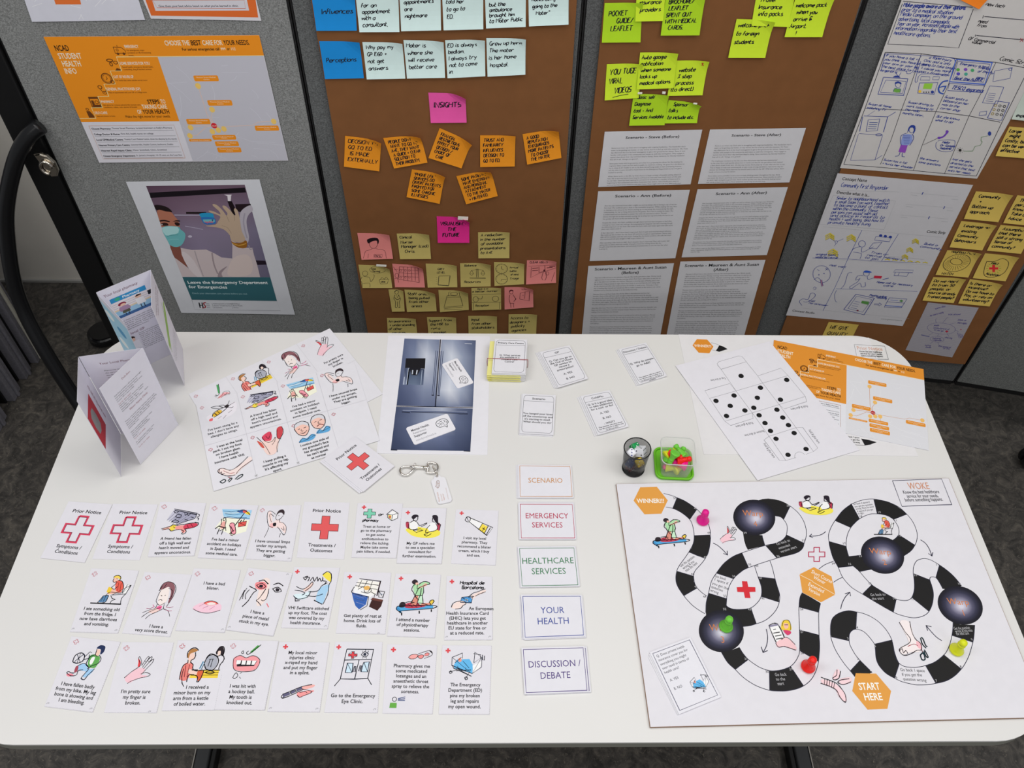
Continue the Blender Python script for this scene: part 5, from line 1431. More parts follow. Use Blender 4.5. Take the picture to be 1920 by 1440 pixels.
for lab, cs, ls in (('yellow note Community and Bottom up approach', [(1560, 235), (1835, 255), (1725, 460), (1468, 435)], [' Community', '   +', 'Bottom up', 'approach.']),
    ('yellow note Leverage on existing community behaviours', [(1450, 458), (1712, 482), (1605, 672), (1360, 648)], [' Leverage on', ' existing', 'Community', 'Behaviours']),
    ('yellow note about whether people need to be trained', [(1240, 878), (1483, 885), (1390, 1067), (1157, 1048)], ['Do we need', 'to train 50', 'people, or', 'source already', 'Trained people?']),
    ('yellow note asking is there an incentive or volunteering', [(1515, 893), (1757, 925), (1660, 1092), (1425, 1070)], ['Is there an', 'incentive?', 'Do we have to', 'Pay, or rely on', 'volunteering?'])):
    note(lab, K3, 'H', cs, YE3, ls, em=.10, v=.2, lead=.19 if len(ls) < 5 else .165, u=.08, xs=.95, w=.0014, curl=curl_tr(.006), slope=.0).done()
note('yellow note cut by the right edge, Take advice', K3, 'H', [(1870, 265), (2150, 290), (2040, 495), (1762, 467)], YE3, [' The', 'person', 'Know', 'Take a', 'Advice.'], em=.10, v=.2, lead=.165, u=.08, xs=.95, w=.0014, slope=0).done()
note('yellow note asking is there still a strong sense of community', K3, 'H', [(1745, 487), (2010, 510), (1895, 698), (1640, 673)], YE3, [' Assumption', 'that there', 'still a strong', 'Sense of', 'community?'], em=.10, v=.18, lead=.17, u=.08, xs=.95, w=.0014, slope=0).done()
s = note('yellow note with a drawn ring in perspective', K3, 'H', [(1345, 677), (1597, 690), (1500, 875), (1255, 855)], YE3); s.at('H').on('drawing'); I = '#1d1b1a'
s.hand('neighbourhood', (1375, 692), .09, w=.0010, xs=.8, ang=3); s.circ(1415, 770, 105, 60, I, w=.0013, ang=-.25, n=30); s.circ(1412, 762, 45, 24, I, w=.0013, ang=.1)
for q in range(26):
    a = q * math.pi / 13; s.line([(1413 + 52 * math.cos(a), 765 + 30 * math.sin(a) - 6 * math.cos(a)), (1415 + 98 * math.cos(a), 770 + 52 * math.sin(a) - 24 * math.cos(a))], .0007, I)
s.hand('WATCH', (1298, 852), .08, w=.0011, xs=.9); s.done()
s = note('yellow note with a drawn first responder shield and red cross', K3, 'H', [(1628, 700), (1880, 722), (1780, 903), (1533, 880)], YE3); s.at('H').on('drawing')
s.line([(1640, 760), (1700, 760), (1760, 738), (1805, 770), (1775, 840), (1700, 872), (1630, 868), (1618, 830), (1640, 760)], .0014, I, 3); s.cross(1692, 812, 34, 26, '#b8262c', t=.3)
for q in range(14): a = q * .45; s.line([(1692 + 42 * math.cos(a), 812 + 32 * math.sin(a)), (1692 + 56 * math.cos(a), 812 + 42 * math.sin(a))], .0016, '#7f8c2a')
s.hand('FIRST', (1672, 780), .08, w=.001, xs=.8, ang=3); s.hand('Responder', (1632, 856), .08, w=.001, xs=.8, ang=3); s.done()
note('yellow note half cut by the right edge, might be costly, can be effective', K3, 'D', [(1800, 1035), (2085, 1060), (1965, 1292), (1685, 1270)], YE3, ['Large', ' might', 'Costly, but', 'can be very', 'effective'], em=.10, v=.18, lead=.165, u=.08, xs=.95, w=.0014, slope=0, curl=curl_tr(.002)).done()
note('pale green-white note at the right edge beside the comic page', K3, 'D', [(1940, 715), (2220, 745), (2100, 1000), (1815, 970)], '#a4ada4', ['       to', '     for', '    be', '   ', ' expenses'], em=.09, v=.3, lead=.15, u=.06, w=.0012, slope=0).done()
s = Sheet('lined_page', 'lined notebook page with a purple pen mind map, lowest on the third brown sheet', 'paper', PL[K3], 'X', [(338, 30), (742, 72), (530, 467), (160, 408)], '#8e8a8f', h=BH + .0009, th=.0003)
s.on('ruled_lines')
for i in range(1, 30): s.line([(0, i / 30), (1, i / 30)], .0004, '#7a7888')
s.at('X').on('mind_map'); V_ = '#57517c'
s.circ(445, 237, 112, 44, V_, w=.0008, ang=.08, n=30); s.circ(410, 322, 55, 24, V_, w=.0008, ang=.08)
for pts in (((405, 195), (398, 165), (408, 155)), ((455, 192), (488, 152), (500, 150)), ((505, 205), (560, 190)), ((550, 245), (580, 262)), ((380, 272), (345, 290)), ((425, 280), (412, 300)), ((490, 275), (505, 300)), ((375, 345), (352, 362)), ((415, 345), (430, 375))): s.line(list(pts), .0008, V_)
s.line([(285, 287), (350, 302)], .0024, '#4a4a78')
for t, a, b in (('some day', (395, 85), (480, 62)), ('be more ready', (358, 140), (465, 112)), ('vacation!', (498, 128), (595, 130)), ('team or', (575, 172), (645, 178)), ('share nights', (570, 195), (648, 202)), ('youth', (385, 215), (425, 218)), ('ambulance d', (382, 236), (505, 248)), ('so let go', (385, 250), (460, 262)), ('helping', (375, 318), (440, 320)), ('responder', (375, 332), (450, 336)), ('sharing', (470, 312), (530, 318)), ('such as', (312, 372), (362, 378)), ('shoulder', (316, 388), (366, 392)), ('the general', (420, 380), (520, 392)), ('of this', (460, 398), (510, 405))):
    s.hand(t, a, .03, end=b, col=V_, w=.0008)
for i in range(4): s.line([(572 + i * 12, 270 + i * 4), (588 + i * 10, 315 - i * 2)], .0012, V_)
s.cross(488, 260, 12, 9, '#9a2438'); s.circ(600, 244, 4, 4, '#9a2438'); s.done()
note('yellow note WE GIVE QUALITY, half hidden by the table edge', K3, 'H', [(455, 1215), (680, 1232), (600, 1400), (375, 1385)], YE3, [' WE GIVE', ' QUALITY'], em=.14, v=.27, lead=.26, u=.05, xs=.78, w=.0015, slope=0, curl=curl_tr(.002)).done()
# ------------------------------------------------------------------ posters on the left board, the same leaflet again on the table
OG = '#c97a18'; OGT = '#e9962c'
def leaflet_print(s, og, dark, white, lilac, street, small):
    s.at(None).on('orange_ground')
    s.fill([(0, 0), (1, 0), (1, .145), (.494, .145), (.494, .65), (0, .65)], og)
    s.on('map'); s.fill([(.494, .148), (.998, .148), (.998, .995), (.494, .995)], lilac)
    rnd = random.Random(5)
    for i in range(26):
        x, y = rnd.uniform(.5, .95), rnd.uniform(.17, .95); a = rnd.uniform(0, 3.14); L = rnd.uniform(.03, .14)
        x2, y2 = min(.995, max(.5, x + L * math.cos(a))), min(.98, max(.16, y + L * 1.6 * math.sin(a))); s.line([(x, y), ((x + x2) / 2 + .008, (y + y2) / 2), (x2, y2)], .0007, street)
    s.on('map_routes')
    for pts in (((.643, .39), (.645, .6), (.66, .68)), ((.677, .57), (.66, .62), (.662, .68)), ((.54, .704), (.60, .69), (.66, .69)), ((.523, .77), (.56, .77), (.62, .70), (.66, .69)), ((.66, .69), (.70, .70), (.86, .69), (.89, .665), (.97, .66)), ((.708, .72), (.71, .77)), ((.66, .69), (.69, .72))): s.line(list(pts), .0008, '#c9987a' if small else '#c8a48c')
    s.on('map_labels')
    for (a, b, c, d) in ((.634, .29, .753, .335), (.665, .482, .787, .527), (.53, .632, .649, .678), (.51, .802, .628, .823), (.636, .77, .757, .81), (.64, .824, .762, .867), (.642, .877, .766, .922), (.868, .694, .99, .737)):
        s.fill([(a + .004, b), (c - .004, b), (c, b + .008), (c, d - .008), (c - .004, d), (a + .004, d), (a, d - .008), (a, b + .008)], og)
        if d - b > .03: s.text('Thomas Street Medical', (a + .012, b + .019), .013, end=(c - .012, b + .019), col=white); s.text('Centre', (a + .045, d - .01), .013, end=(c - .045, d - .01), col=white)
        else: s.text('Primary Care Centre', (a + .012, d - .006), .013, end=(c - .012, d - .006), col=white)
    for (x, y) in ((.643, .37), (.677, .558), (.54, .704), (.523, .774), (.645, .74), (.677, .728), (.708, .718), (.972, .66)): s.circ(x, y, .0135, .0235, '#dfa95a' if not small else '#e8b868')
    s.circ(.663, .69, .0150, .0230, '#b3202c'); s.text('NCAD', (.653, .697), .015, xs=.8, col=white)
    s.on('headline')
    def cond(t, u0, u1, v, em, c): s.text(t, (u0, v), em, end=(u1, v), col=c, bold=True)
    cond('NCAD', .028, .094, .10, .058, dark); cond('STUDENT', .029, .137, .157, .058, white); cond('HEALTH', .031, .12, .213, .058, white); cond('INFO', .028, .085, .268, .058, white)
    cond('CHOOSE THE', .548, .664, .067, .050, white); cond('BEST', .670, .718, .067, .050, dark); cond('CARE FOR', .724, .818, .067, .050, white); cond('YOUR NEEDS.', .824, .946, .067, .050, dark)
    s.text('For serious emergencies call', (.62, .105), .028, end=(.797, .105), col=dark, bold=True); s.text('999', (.803, .105), .028, end=(.826, .105), col=white, bold=True); s.text('or', (.832, .105), .028, end=(.845, .105), col=dark, bold=True); s.text('112', (.850, .105), .028, end=(.873, .105), col=white, bold=True)
    cond('STEPS', .368, .428, .505, .046, dark); cond('TO', .434, .458, .505, .046, white); cond('TAKING CARE', .333, .457, .545, .046, white); cond('OF', .30, .322, .585, .046, white); cond('YOUR HEALTH', .328, .46, .585, .046, dark)
    s.text('Make the right move for your needs.', (.232, .618), .030, end=(.458, .618), col=dark)
    s.on('stairs'); st = ((0, .62), (.082, .62), (.082, .533), (.136, .533), (.136, .444), (.19, .444), (.19, .35), (.245, .35), (.245, .25), (.30, .25), (.30, .147), (.494, .147), (1, .146))
    s.line(list(st), .0011, '#ddbb80' if not small else '#f2d9ae')
    br = '#5a3210'
    for t, u0, u1, v, sub in (('EMERGENCY', .355, .42, .083, ['For emergencies, major', 'accidents or life threatening', 'issues.']), ('SOME SERVICES FOR YOU', .305, .446, .205, ['Sexual health, emergency dental health,', 'counselling, drug & alcohol services']), ('OUT OF HOURS GP', .25, .346, .305, ['For needs that come outside normal hours']),
                          ('GENERAL PRACTITIONER (GP)', .192, .358, .398, ['Make an appointment with your GP or College nurse']), ('PHARMACY', .141, .205, .496, ['Ask advice for common ailments like stomach ache,', 'conditions, rashes, cuts, sprains & bruises']), ('SELF-CARE', .087, .15, .585, ['Rest and recover at home'])):
        cond(t, u0, u1, v, .030, white)
        for i, q in enumerate(sub): s.text(q, (u0 + .004, v + .022 + i * .018), .016, end=(u0 + .004 + len(q) * .0038, v + .022 + i * .018), col=br)
    s.on('icons'); L = lambda pts, w=.0010: s.line(list(pts), w, br)
    L([(.302, .075), (.302, .12), (.352, .12), (.352, .10), (.338, .078), (.302, .075)]); s.circ(.313, .124, .006, .009, br); s.circ(.341, .124, .006, .009, br); s.circ(.316, .097, .005, .008, br, w=.0008); L([(.322, .072), (.322, .062)])
    s.circ(.262, .172, .014, .010, br, w=.0018); s.circ(.286, .188, .009, .011, br, w=.0012); s.circ(.262, .20, .006, .013, br, w=.0014); s.fill([(.270, .248), (.298, .248), (.298, .238), (.282, .228)], br)
    s.circ(.215, .305, .024, .038, br, w=.0016, n=24); s.circ(.215, .305, .018, .029, br, w=.0007, n=24); L([(.215, .29), (.217, .307), (.209, .317)]); s.circ(.236, .333, .008, .012, br, w=.0012)
    s.circ(.165, .372, .009, .013, br, w=.0013); L([(.163, .386), (.168, .405), (.176, .412), (.187, .405), (.189, .39)]); s.circ(.178, .415, .010, .011, br, w=.0009)
    s.fill([(.087, .447), (.134, .447), (.134, .462), (.087, .462)], br); L([(.089, .462), (.089, .528), (.133, .528), (.133, .462)], .0014); s.fill([(.094, .475), (.106, .475), (.106, .52), (.094, .52)], br); s.circ(.119, .49, .008, .012, br, w=.0011)
    s.fill([(.093, .51), (.133, .51), (.133, .527), (.093, .527)], br)
    s.circ(.058, .545, .006, .009, br, w=.0012); s.fill([(.049, .56), (.066, .56), (.078, .60), (.076, .614), (.05, .614)], br)
    s.on('form'); s.line([(.03, .68), (.46, .68), (.46, .965), (.03, .965), (.03, .68)], .0007, '#b08a78')
    for i, (t, q) in enumerate((('Closest Pharmacy:', 'Thomas Street Pharmacy, located downstairs at Reilly\'s Pharmacy'), ('College Doctor & Nurse:', 'First Aid, health nurse on college'), ('Local GP/Medical Centre:', 'Thomas Court Medical Centre, down the alleyway by the church'), ('Nearest Primary Care Centre:', 'Summerville, Health Centre, Inchicore, Dublin'), ('Nearest Rapid Injury Clinic:', 'Mater Smithfield, Clinic, Smithfield'), ('Closest Emergency Department:', "St. James's Hospital, 10-15 mins on the Luas line"))):
        v = .712 + i * .047; w0 = .008 * len(t) * .72
        s.text(t, (.037, v), .021, end=(.037 + w0, v), bold=True, col='#2a2a30'); s.text(q, (.042 + w0, v - .003), .019, end=(min(.45, .045 + w0 + len(q) * .0048), v - .003), col='#44444c'); s.line([(.037, v + .012), (.45, v + .012)], .0005, '#6a6a70')
    s.done()
s = Sheet('orange_leaflet_poster', 'orange and white STUDENT HEALTH INFO leaflet pinned to the left grey board', 'poster', PL['L'], 'px', [(81.5, 69), (486, 66), (540.5, 301), (186, 305)], '#b9b7bd', h=.002, th=.0004)
leaflet_print(s, OG, '#140d08', '#cfc2ac', '#a4a3ab', '#b0b0b8', False)
LW, LH = s.W, s.Hh
s = Sheet('map_sheet', 'white sheet with a pale map and orange tag, cut by the top edge', 'poster', PL['L'], 'px', [(20, -75), (235, -77), (272, 37.5), (60, 41)], '#b4b4bd', h=.002, th=.0004)
s.at('A').on('map'); rnd = random.Random(9)
for i in range(22):
    x, y = rnd.uniform(190, 850), rnd.uniform(-100, 110); a = rnd.uniform(0, 3.1); s.line([(x, y), (x + 70 * math.cos(a), min(125, y + 60 * math.sin(a)))], .0009, '#c6c6ce')
s.fill([(335, -40), (505, -40), (522, 28), (358, 28)], '#c0602a'); s.text('Medical', (380, -8), .05, xs=.9, col='#d98a5a'); s.done()
s = Sheet('orange_frame_sheet', 'sheet with a broad orange-red frame and a white form, cut by the top edge', 'poster', PL['L'], 'px', [(237, -75), (462, -77), (490, 39), (283, 35)], '#b8b6ba', h=.002, th=.0004)
s.at('A').on('frame'); s.fill([(880, -150), (1620, -150), (1660, 112), (972, 100)], '#bb5a26'); s.on('form'); s.fill([(930, -150), (1555, -150), (1602, 68), (1000, 70)], '#b3b0b6')
s.line([(945, -60), (1560, -60), (1578, 55), (1010, 50), (945, -60)], .0009, '#a85c48'); s.line([(950, 2), (1572, 0)], .0008, '#a85c48'); s.text("Give them your best advice based on what you've learned in clinic.", (1022, 45), .05, end=(1535, 44), col='#2c2c34', bold=True); s.done()
# nurse poster
s = Sheet('nurse_poster', 'white bordered poster of a masked nurse holding a blue jar in a gloved hand', 'poster', PL['L'], 'px', [(236, 341), (486.5, 336.5), (553, 590), (340, 586.5)], '#b7b8bd', h=.002, th=.0004)
s.at('n').on('photograph')
s.quadg([(-145, 48), (880, 35), (1145, 995), (232, 992)], [['#4d3847', '#54404e', '#5c4856', '#5a4654'], ['#5c4858', '#6a5666', '#6e5c6c', '#66586a'], ['#665a6c', '#776c80', '#756a7e', '#6a6478'], ['#6a6074', '#746a80', '#6e6678', '#625c72'], ['#665c72', '#6a6276', '#645e74', '#5c586c']])
s.fill([(-112, 118), (880, 65), (895, 115), (-98, 172)], '#120c12'); s.fill([(780, 238), (940, 232), (955, 290), (850, 330), (790, 300)], '#1e1218'); s.fill([(270, 318), (480, 318), (480, 340), (272, 338)], '#1c1416')
s.fill([(995, 820), (1095, 825), (1108, 865), (1010, 868)], '#1e1420'); s.line([(150, 350), (420, 352)], .0026, '#9a93a6'); s.line([(260, 465), (360, 482), (445, 500)], .0014, '#a39db0', 3); s.circ(312, 572, 22, 12, '#a8a2b2')
s.fill([(828, 350), (850, 300), (900, 262), (945, 250), (965, 300), (925, 340), (900, 400), (905, 480), (925, 580), (905, 640), (860, 560), (830, 450)], '#a19ba4', 4); s.line([(880, 330), (868, 420), (885, 520), (905, 590)], .0030, '#8c8692', 4)
s.fill([(665, 138), (745, 138), (738, 152), (735, 205), (705, 205), (700, 152)], '#c6bfc4'); s.fill([(700, 205), (745, 205), (778, 270), (780, 350), (765, 365), (720, 260)], '#15090e')
s.fill([(-58, 250), (0, 246), (60, 262), (100, 285), (125, 320), (60, 318), (-28, 305)], '#1b1213', 4)  # hair
s.fill([(-30, 302), (60, 312), (118, 322), (150, 360), (190, 410), (205, 470), (150, 520), (38, 500), (5, 440)], '#9c6450', 3)
s.fill([(-2, 405), (45, 400), (98, 412), (98, 424), (45, 414), (0, 418)], '#170c0c', 2); s.fill([(132, 418), (165, 404), (205, 406), (208, 418), (165, 416)], '#170c0c', 2)
s.fill([(8, 442), (40, 428), (75, 434), (88, 455), (55, 462), (20, 458)], '#2a1814', 3); s.fill([(150, 430), (180, 424), (205, 438), (200, 458), (170, 460)], '#241412', 3); s.circ(20, 448, 8, 6, '#a8a0a0')
s.fill([(108, 660), (205, 675), (225, 760), (290, 900), (200, 850), (150, 790), (120, 720)], '#74453a', 2)
s.fill([(20, 478), (180, 468), (215, 500), (260, 540), (258, 600), (225, 660), (170, 682), (110, 665), (80, 620)], '#5f9fa2', 3); s.fill([(22, 480), (180, 470), (190, 535), (120, 552), (60, 560)], '#98bfc0', 2); s.line([(70, 572), (120, 560), (190, 555)], .0016, '#4c8488', 2); s.line([(85, 610), (130, 600), (195, 600)], .0014, '#78aeb0', 2)
s.fill([(232, 992), (150, 790), (205, 830), (300, 905), (225, 760), (215, 690), (330, 712), (480, 708), (560, 745), (640, 790), (750, 800), (752, 660), (740, 612), (900, 690), (960, 690), (975, 760), (1010, 870), (1040, 994)], '#b0a3a4', 0)
s.fill([(300, 905), (225, 760), (250, 730), (350, 820), (440, 992), (390, 992)], '#bab0b2', 2); s.line([(540, 740), (560, 860), (600, 960)], .0034, '#8a7c80', 3); s.line([(360, 720), (400, 850), (450, 985)], .0026, '#958a8e', 3); s.fill([(600, 992), (620, 930), (700, 880), (640, 950), (650, 992)], '#85777c', 3); s.fill([(760, 800), (900, 760), (960, 850), (940, 960), (800, 990), (700, 960)], '#b9aaa6', 4); s.line([(920, 660), (940, 710), (965, 690)], .0024, '#8c848e', 2)
s.fill([(735, 612), (760, 632), (830, 640), (890, 612), (905, 640), (895, 690), (820, 690), (760, 655)], '#84551d', 2); s.line([(748, 640), (820, 665), (895, 645)], .0022, '#b88a3a', 2)
s.fill([(480, 460), (575, 450), (600, 420), (628, 370), (590, 345), (515, 320), (508, 302), (560, 312), (628, 345), (610, 305), (552, 255), (550, 235), (590, 245), (640, 290), (672, 330), (690, 355), (700, 330), (655, 275), (650, 252), (680, 255), (730, 300), (770, 350), (785, 345), (768, 300), (778, 278), (805, 300), (822, 360), (835, 430), (850, 520), (885, 590), (870, 625), (820, 636), (740, 612), (725, 560), (665, 500), (590, 478), (500, 468)], '#a5907c', 2)
s.line([(690, 355), (720, 420)], .0012, '#8a7766'); s.line([(770, 350), (775, 410)], .0012, '#8a7766'); s.line([(640, 460), (700, 480), (740, 540)], .0012, '#8a7766', 3)
s.fill([(410, 335), (470, 326), (545, 332), (558, 362), (556, 378), (440, 375), (418, 360)], '#2383ad', 2); s.fill([(428, 372), (556, 375), (578, 412), (572, 440), (500, 448), (455, 436), (440, 410)], '#2a62a0', 2); s.fill([(445, 395), (565, 392), (572, 415), (560, 425), (455, 425)], '#5fa0a8'); s.text('VapoRub', (465, 432), .022, end=(555, 430), col='#c23a4a', bold=True); s.fill([(535, 395), (558, 395), (545, 415)], '#173a68')
s.on('caption_band'); s.fill([(232, 992), (1145, 995), (1215, 1242), (330, 1228)], '#2b555d')
s.text('Leave the Emergency Department', (290, 1062), .034, end=(1120, 1065), bold=True, col='#c4cdcd'); s.text('for Emergencies', (305, 1108), .034, end=(702, 1112), bold=True, col='#c4cdcd'); s.text('Check your alternative care options before you visit', (335, 1168), .018, end=(908, 1175), col='#87a6aa')
s.on('logo'); s.line([(330, 1228), (1215, 1242), (1250, 1342), (362, 1332), (330, 1228)], .0006, '#808088')
s.line([(405, 1258), (418, 1312)], .0026, '#101018'); s.line([(436, 1258), (448, 1312)], .0026, '#101018'); s.line([(410, 1285), (446, 1285)], .0022, '#101018'); s.line([(478, 1258), (455, 1262), (458, 1280), (470, 1292), (468, 1310), (440, 1316)], .0026, '#8a1c28', 3)
for x, ls in ((480, ('Seirbhis', 'Health', 'Service')), (555, ('Feidhmeannacht na Seirbhise', 'Slainte / Health Service', '& Executive')), (755, ('Building a', 'Better Health', 'Service'))):
    for i, t in enumerate(ls): s.text(t, (x + i * 5, 1275 + i * 20), .014, end=(x + i * 5 + (34 if x == 480 else 7.5 * len(t)), 1276 + i * 20), col='#5a5a62')
s.line([(540, 1262), (555, 1318)], .0005, '#777'); s.line([(738, 1262), (755, 1322)], .0005, '#777')
s.done()
# ------------------------------------------------------------------ things lying on the table
def world_rect(a, b, depth, side=1):
    """a,b = two neighbouring corners (vectors), returns the 4 corners going a,b,b+d,a+d"""
    e = (b - a).normalized(); p = Vector((e.y, -e.x, 0)) * side * depth
    return [a, b, b + p, a + p]
def tp_(fr, x, y, h=0.0): return TABLE.hit(*PX(fr, x, y), h)
CW = '#dbd9e0'
INKC = '#1d1d22'
def sym(s, cx, cy, filled, r=.05):
    a = r; b = r * s.W / s.Hh
    if filled: s.on('cross_mark').cross(cx, cy, a, b, '#d8464e', t=.34)
    else: s.on('cross_mark').cross(cx, cy, a, b, '#b84a58', wd=.0006, t=.34)
def marks(s, spots):
    s.on('cut_marks')
    for (x, y) in spots: s.line([(x - .02, y), (x, y - .01), (x + .012, y + .004), (x + .02, y - .012)], .0007, '#a9a8ae', 2); s.circ(x - .022, y + .006, .006, .005, '#b4b3b8', w=.0005)
def perforated(s):
    s.on('perforation')
    n = 34
    for i in range(n):
        u = (i + .2) / n
        s.line([(u, .994), (u + .5 / n, .994)], .0004, '#b5b4ba'); s.line([(.994, u), (.994, u + .5 / n)], .0004, '#bab9be')
# --- sheets of uncut cards at the back left
def cards_sheet(s, rows):
    for r, row in enumerate(rows):
        for c, cell in enumerate(row):
            if cell is None: continue
            art_, box, lines, y0, tcx = cell; ox, oy, cw, ch = c * .25, r * .5, .25, .5
            a, b = .018, .018 * s.W / s.Hh
            s.on('cross_mark').cross(ox + .03, oy + .06, a * .62, b * .62, '#b84a58', wd=.0006, t=.34)
            s.on('illustration', 1)
            if art_: s.draw(ART[art_], (ox + box[0] * cw, oy + box[1] * ch), (ox + box[2] * cw, oy + box[1] * ch), (ox + box[0] * cw, oy + box[3] * ch), .8)
            s.on('printed_text')
            for i, t in enumerate(lines): s.text(t, (ox + tcx * cw, oy + (y0 + i * .083) * ch), .034, xs=.97, anchor='c', col=INKC, bold=True)
    s.on('cut_lines')
    for c in range(1, 4): s.line([(c * .25, 0), (c * .25, 1)], .0004, '#c4c3c8')
    s.line([(0, .5), (1, .5)], .0004, '#c4c3c8')
    for c in range(1, 4): s.line([(c * .25 - .008, .985), (c * .25 + .008, .965)], .0008, '#aaa'); s.line([(c * .25 + .008, .985), (c * .25 - .008, .965)], .0008, '#aaa')
    s.done()
A_, B_ = tp_('J', 1262, 128), tp_('J', 1636, 612)
q = world_rect(A_, B_, .297, 1)   # TR, BR, BL, TL
s = Sheet('card_sheet', 'uncut white card sheet peeking out at the back, showing only the words metal and eye', 'card sheet', TABLE, 'w', [q[3], q[0], q[1], q[2]], '#d9d8de', h=.0006)
s.at('J').on('printed_text').text('etal', (1484, 575), .034, end=(1525, 552), col=INKC); s.text('y eye.', (1488, 608), .034, end=(1552, 575), col=INKC); s.at(None); s.done()
A_, B_ = tp_('J', 62, 610), tp_('J', 1215, 72)
s = Sheet('card_sheet', 'uncut sheet of four picture cards, its corner poking past the table edge', 'card sheet', TABLE, 'w', world_rect(A_, B_, .21, 1), '#dcdbe1', h=.0013)
cards_sheet(s, [[('stick', (.40, .08, .88, .48), [], 0, .5), ('burn', (.10, .10, .98, .62), [], 0, .5), ('throat', (.20, .08, .95, .62), [], 0, .5), ('hand', (.26, .12, .80, .56), ["I'm pretty sure", 'my finger is', 'broken.'], .76, .55)]])
s = Sheet('card_sheet', 'uncut sheet of eight picture cards, bee sting to armpit, lying on top of the others', 'card sheet', TABLE, 'J', [(120, 690), (1415, 345), (1622, 985), (265, 1400)], '#dddce2', h=.0021)
cards_sheet(s, [[('bee', (.18, .10, .92, .52), ["I've been stung by a", "bee. I don't have any", 'allergies to stings.'], .70, .5), ('wall', (.10, .10, .92, .50), ['A friend has fallen', 'off a high wall and', "hasn't moved and", 'appears unconscious.'], .65, .5), ('beach', (.10, .08, .92, .58), ["I've had a minor", 'accident on holidays', 'in Spain. I need', 'some medical care.'], .70, .5), ('armpit', (.16, .06, .82, .58), ['I have unusual limps', 'under my armpit.', 'They are getting', 'bigger.'], .70, .5)],
    [('foot', (.16, .50, .98, .92), ['      I was at the local', 'park. I cut my foot', 'on broken glass.', 'I have health', 'insurance with VHI.'], .12, .5), ('muscle', (.20, .06, .86, .60), ['I keep pulling a', 'muscle in my leg.', "It's affecting my", 'sport.'], .74, .5), ('grandad', (.08, .06, .92, .55), ['I notice one side of', "my grandad's face", 'has dropped and', "he can't speak", 'as normal'], .63, .5), (None, None, [], 0, .5)]])
# --- prior notice cards fanned at the corner of the sheets
for i, (dx, dy, lab) in enumerate(((-34, 14, 'plain white card lowest under the tilted Prior Notice card'), (-16, 6, 'plain white card second under the tilted Prior Notice card'))):
    Sheet('treatment_card', lab, 'card', TABLE, 'J', [(1165 + dx, 1145 + dy), (1420 + dx, 950 + dy), (1745 + dx, 1195 + dy), (1490 + dx, 1405 + dy)], CW, h=.0027 + i * .0006)
def prior_card(fr, cs, lab, two, filled, h):
    s = Sheet('prior_notice_card', lab, 'card', TABLE, fr, cs, CW, h=h)
    s.on('heading').text('Prior Notice', (.52, .185), .082, xs=1.06, anchor='c', bold=True, col=INKC)
    s.on('cross_mark')
    if filled: s.cross(.52, .46, .29, .205, '#dd5a5c', t=.30, inner=(.0008, '#4a1c24'))
    else: s.cross(.5, .47, .31, .225, '#d2405c', wd=.0034, t=.33); s.cross(.5, .47, .285, .208, '#3c2a40', wd=.0007, t=.31); 
    s.on('printed_text').block([two, 'Outcomes' if filled else 'Conditions'], .5, .80, .080, .09, xs=1.0, col='#2a2a30', bold=True); s.done()
prior_card('J', [(1165, 1145), (1420, 950), (1745, 1195), (1490, 1405)], 'tilted Prior Notice Treatments / Outcomes card with a solid red cross, by the card sheets', 'Treatments /', True, .0040)
prior_card('M', [(275, 80), (603, 103), (395, 540), (62, 505)], 'Prior Notice Symptoms / Conditions card, leftmost of the front rows', 'Symptoms /', False, .0012)
prior_card('M', [(608, 98), (945, 103), (806, 522), (452, 512)], 'Prior Notice Symptoms / Conditions card, second from the left in its row', 'Symptoms /', False, .0006)
prior_card('N', [(282, 83), (622, 90), (580, 515), (225, 502)], 'Prior Notice Treatments / Outcomes card lying square in the top row', 'Treatments /', True, .0006)
def card(fr, cs, lab, art_, box, lines, y0, red, tcx=.5, em=.070, lead=.083, h=.0008, xs=.97, sy=(.11, .09), mk=()):
    s = Sheet('picture_card', lab, 'card', TABLE, fr, cs, CW, h=h)
    sym(s, sy[0], sy[1], red)
    if art_: s.on('illustration').draw(ART[art_], (box[0], box[1]), (box[2], box[1]), (box[0], box[3]), .95)
    s.on('printed_text').block(lines, tcx, y0, em, lead, xs, col=INKC, bold=True)
    if mk: marks(s, mk)
    perforated(s); return s
ML, MR_ = (.05, .95), (.94, .95)
card('M', [(962, 84), (1307, 92), (1217, 490), (868, 498)], 'picture card, friend fallen off a high wall', 'wall', (.16, .11, .92, .60), ['A friend has fallen', 'off a high wall and', "hasn't moved and", 'appears unconscious.'], .70, False, .52).done()
card('M', [(1338, 96), (1700, 110), (1583, 522), (1242, 504)], 'picture card, minor accident on holidays in Spain with beach scene', 'beach', (.18, .07, .92, .60), ["I've had a minor", 'accident on holidays', 'in Spain. I need', 'some medical care.'], .68, False, .5).done()
card('M', [(1712, 112), (2020, 108), (1945, 532), (1602, 513)], 'picture card, unusual limps under my armpit', 'armpit', (.20, .08, .76, .60), ['I have unusual limps', 'under my armpit.', 'They are getting', 'bigger.'], .69, False, .5, sy=(.08, .09), mk=(MR_,), h=.0006).done()
s = card('N', [(683, 92), (1022, 96), (972, 508), (635, 502)], 'picture card, treat at home or go to the pharmacy, green cross', None, None, ['Treat at home or', 'go to the pharmacy', 'to get some', 'antihistamines to', 'relieve the itching.', 'Maybe take some', 'pain killers, if needed.'], .46, True, .48, em=.064, lead=.075, sy=(.15, .08), h=.0008)
s.on('illustration').cross(.29, .20, .13, .085, '#7ccbae', t=.34, inner=(.0008, '#1c2a28')); s.hand('or', (.49, .24), .05, xs=1.2, w=.0009); s.hand('pharmacy', (.16, .345), .045, xs=.9, w=.0009)
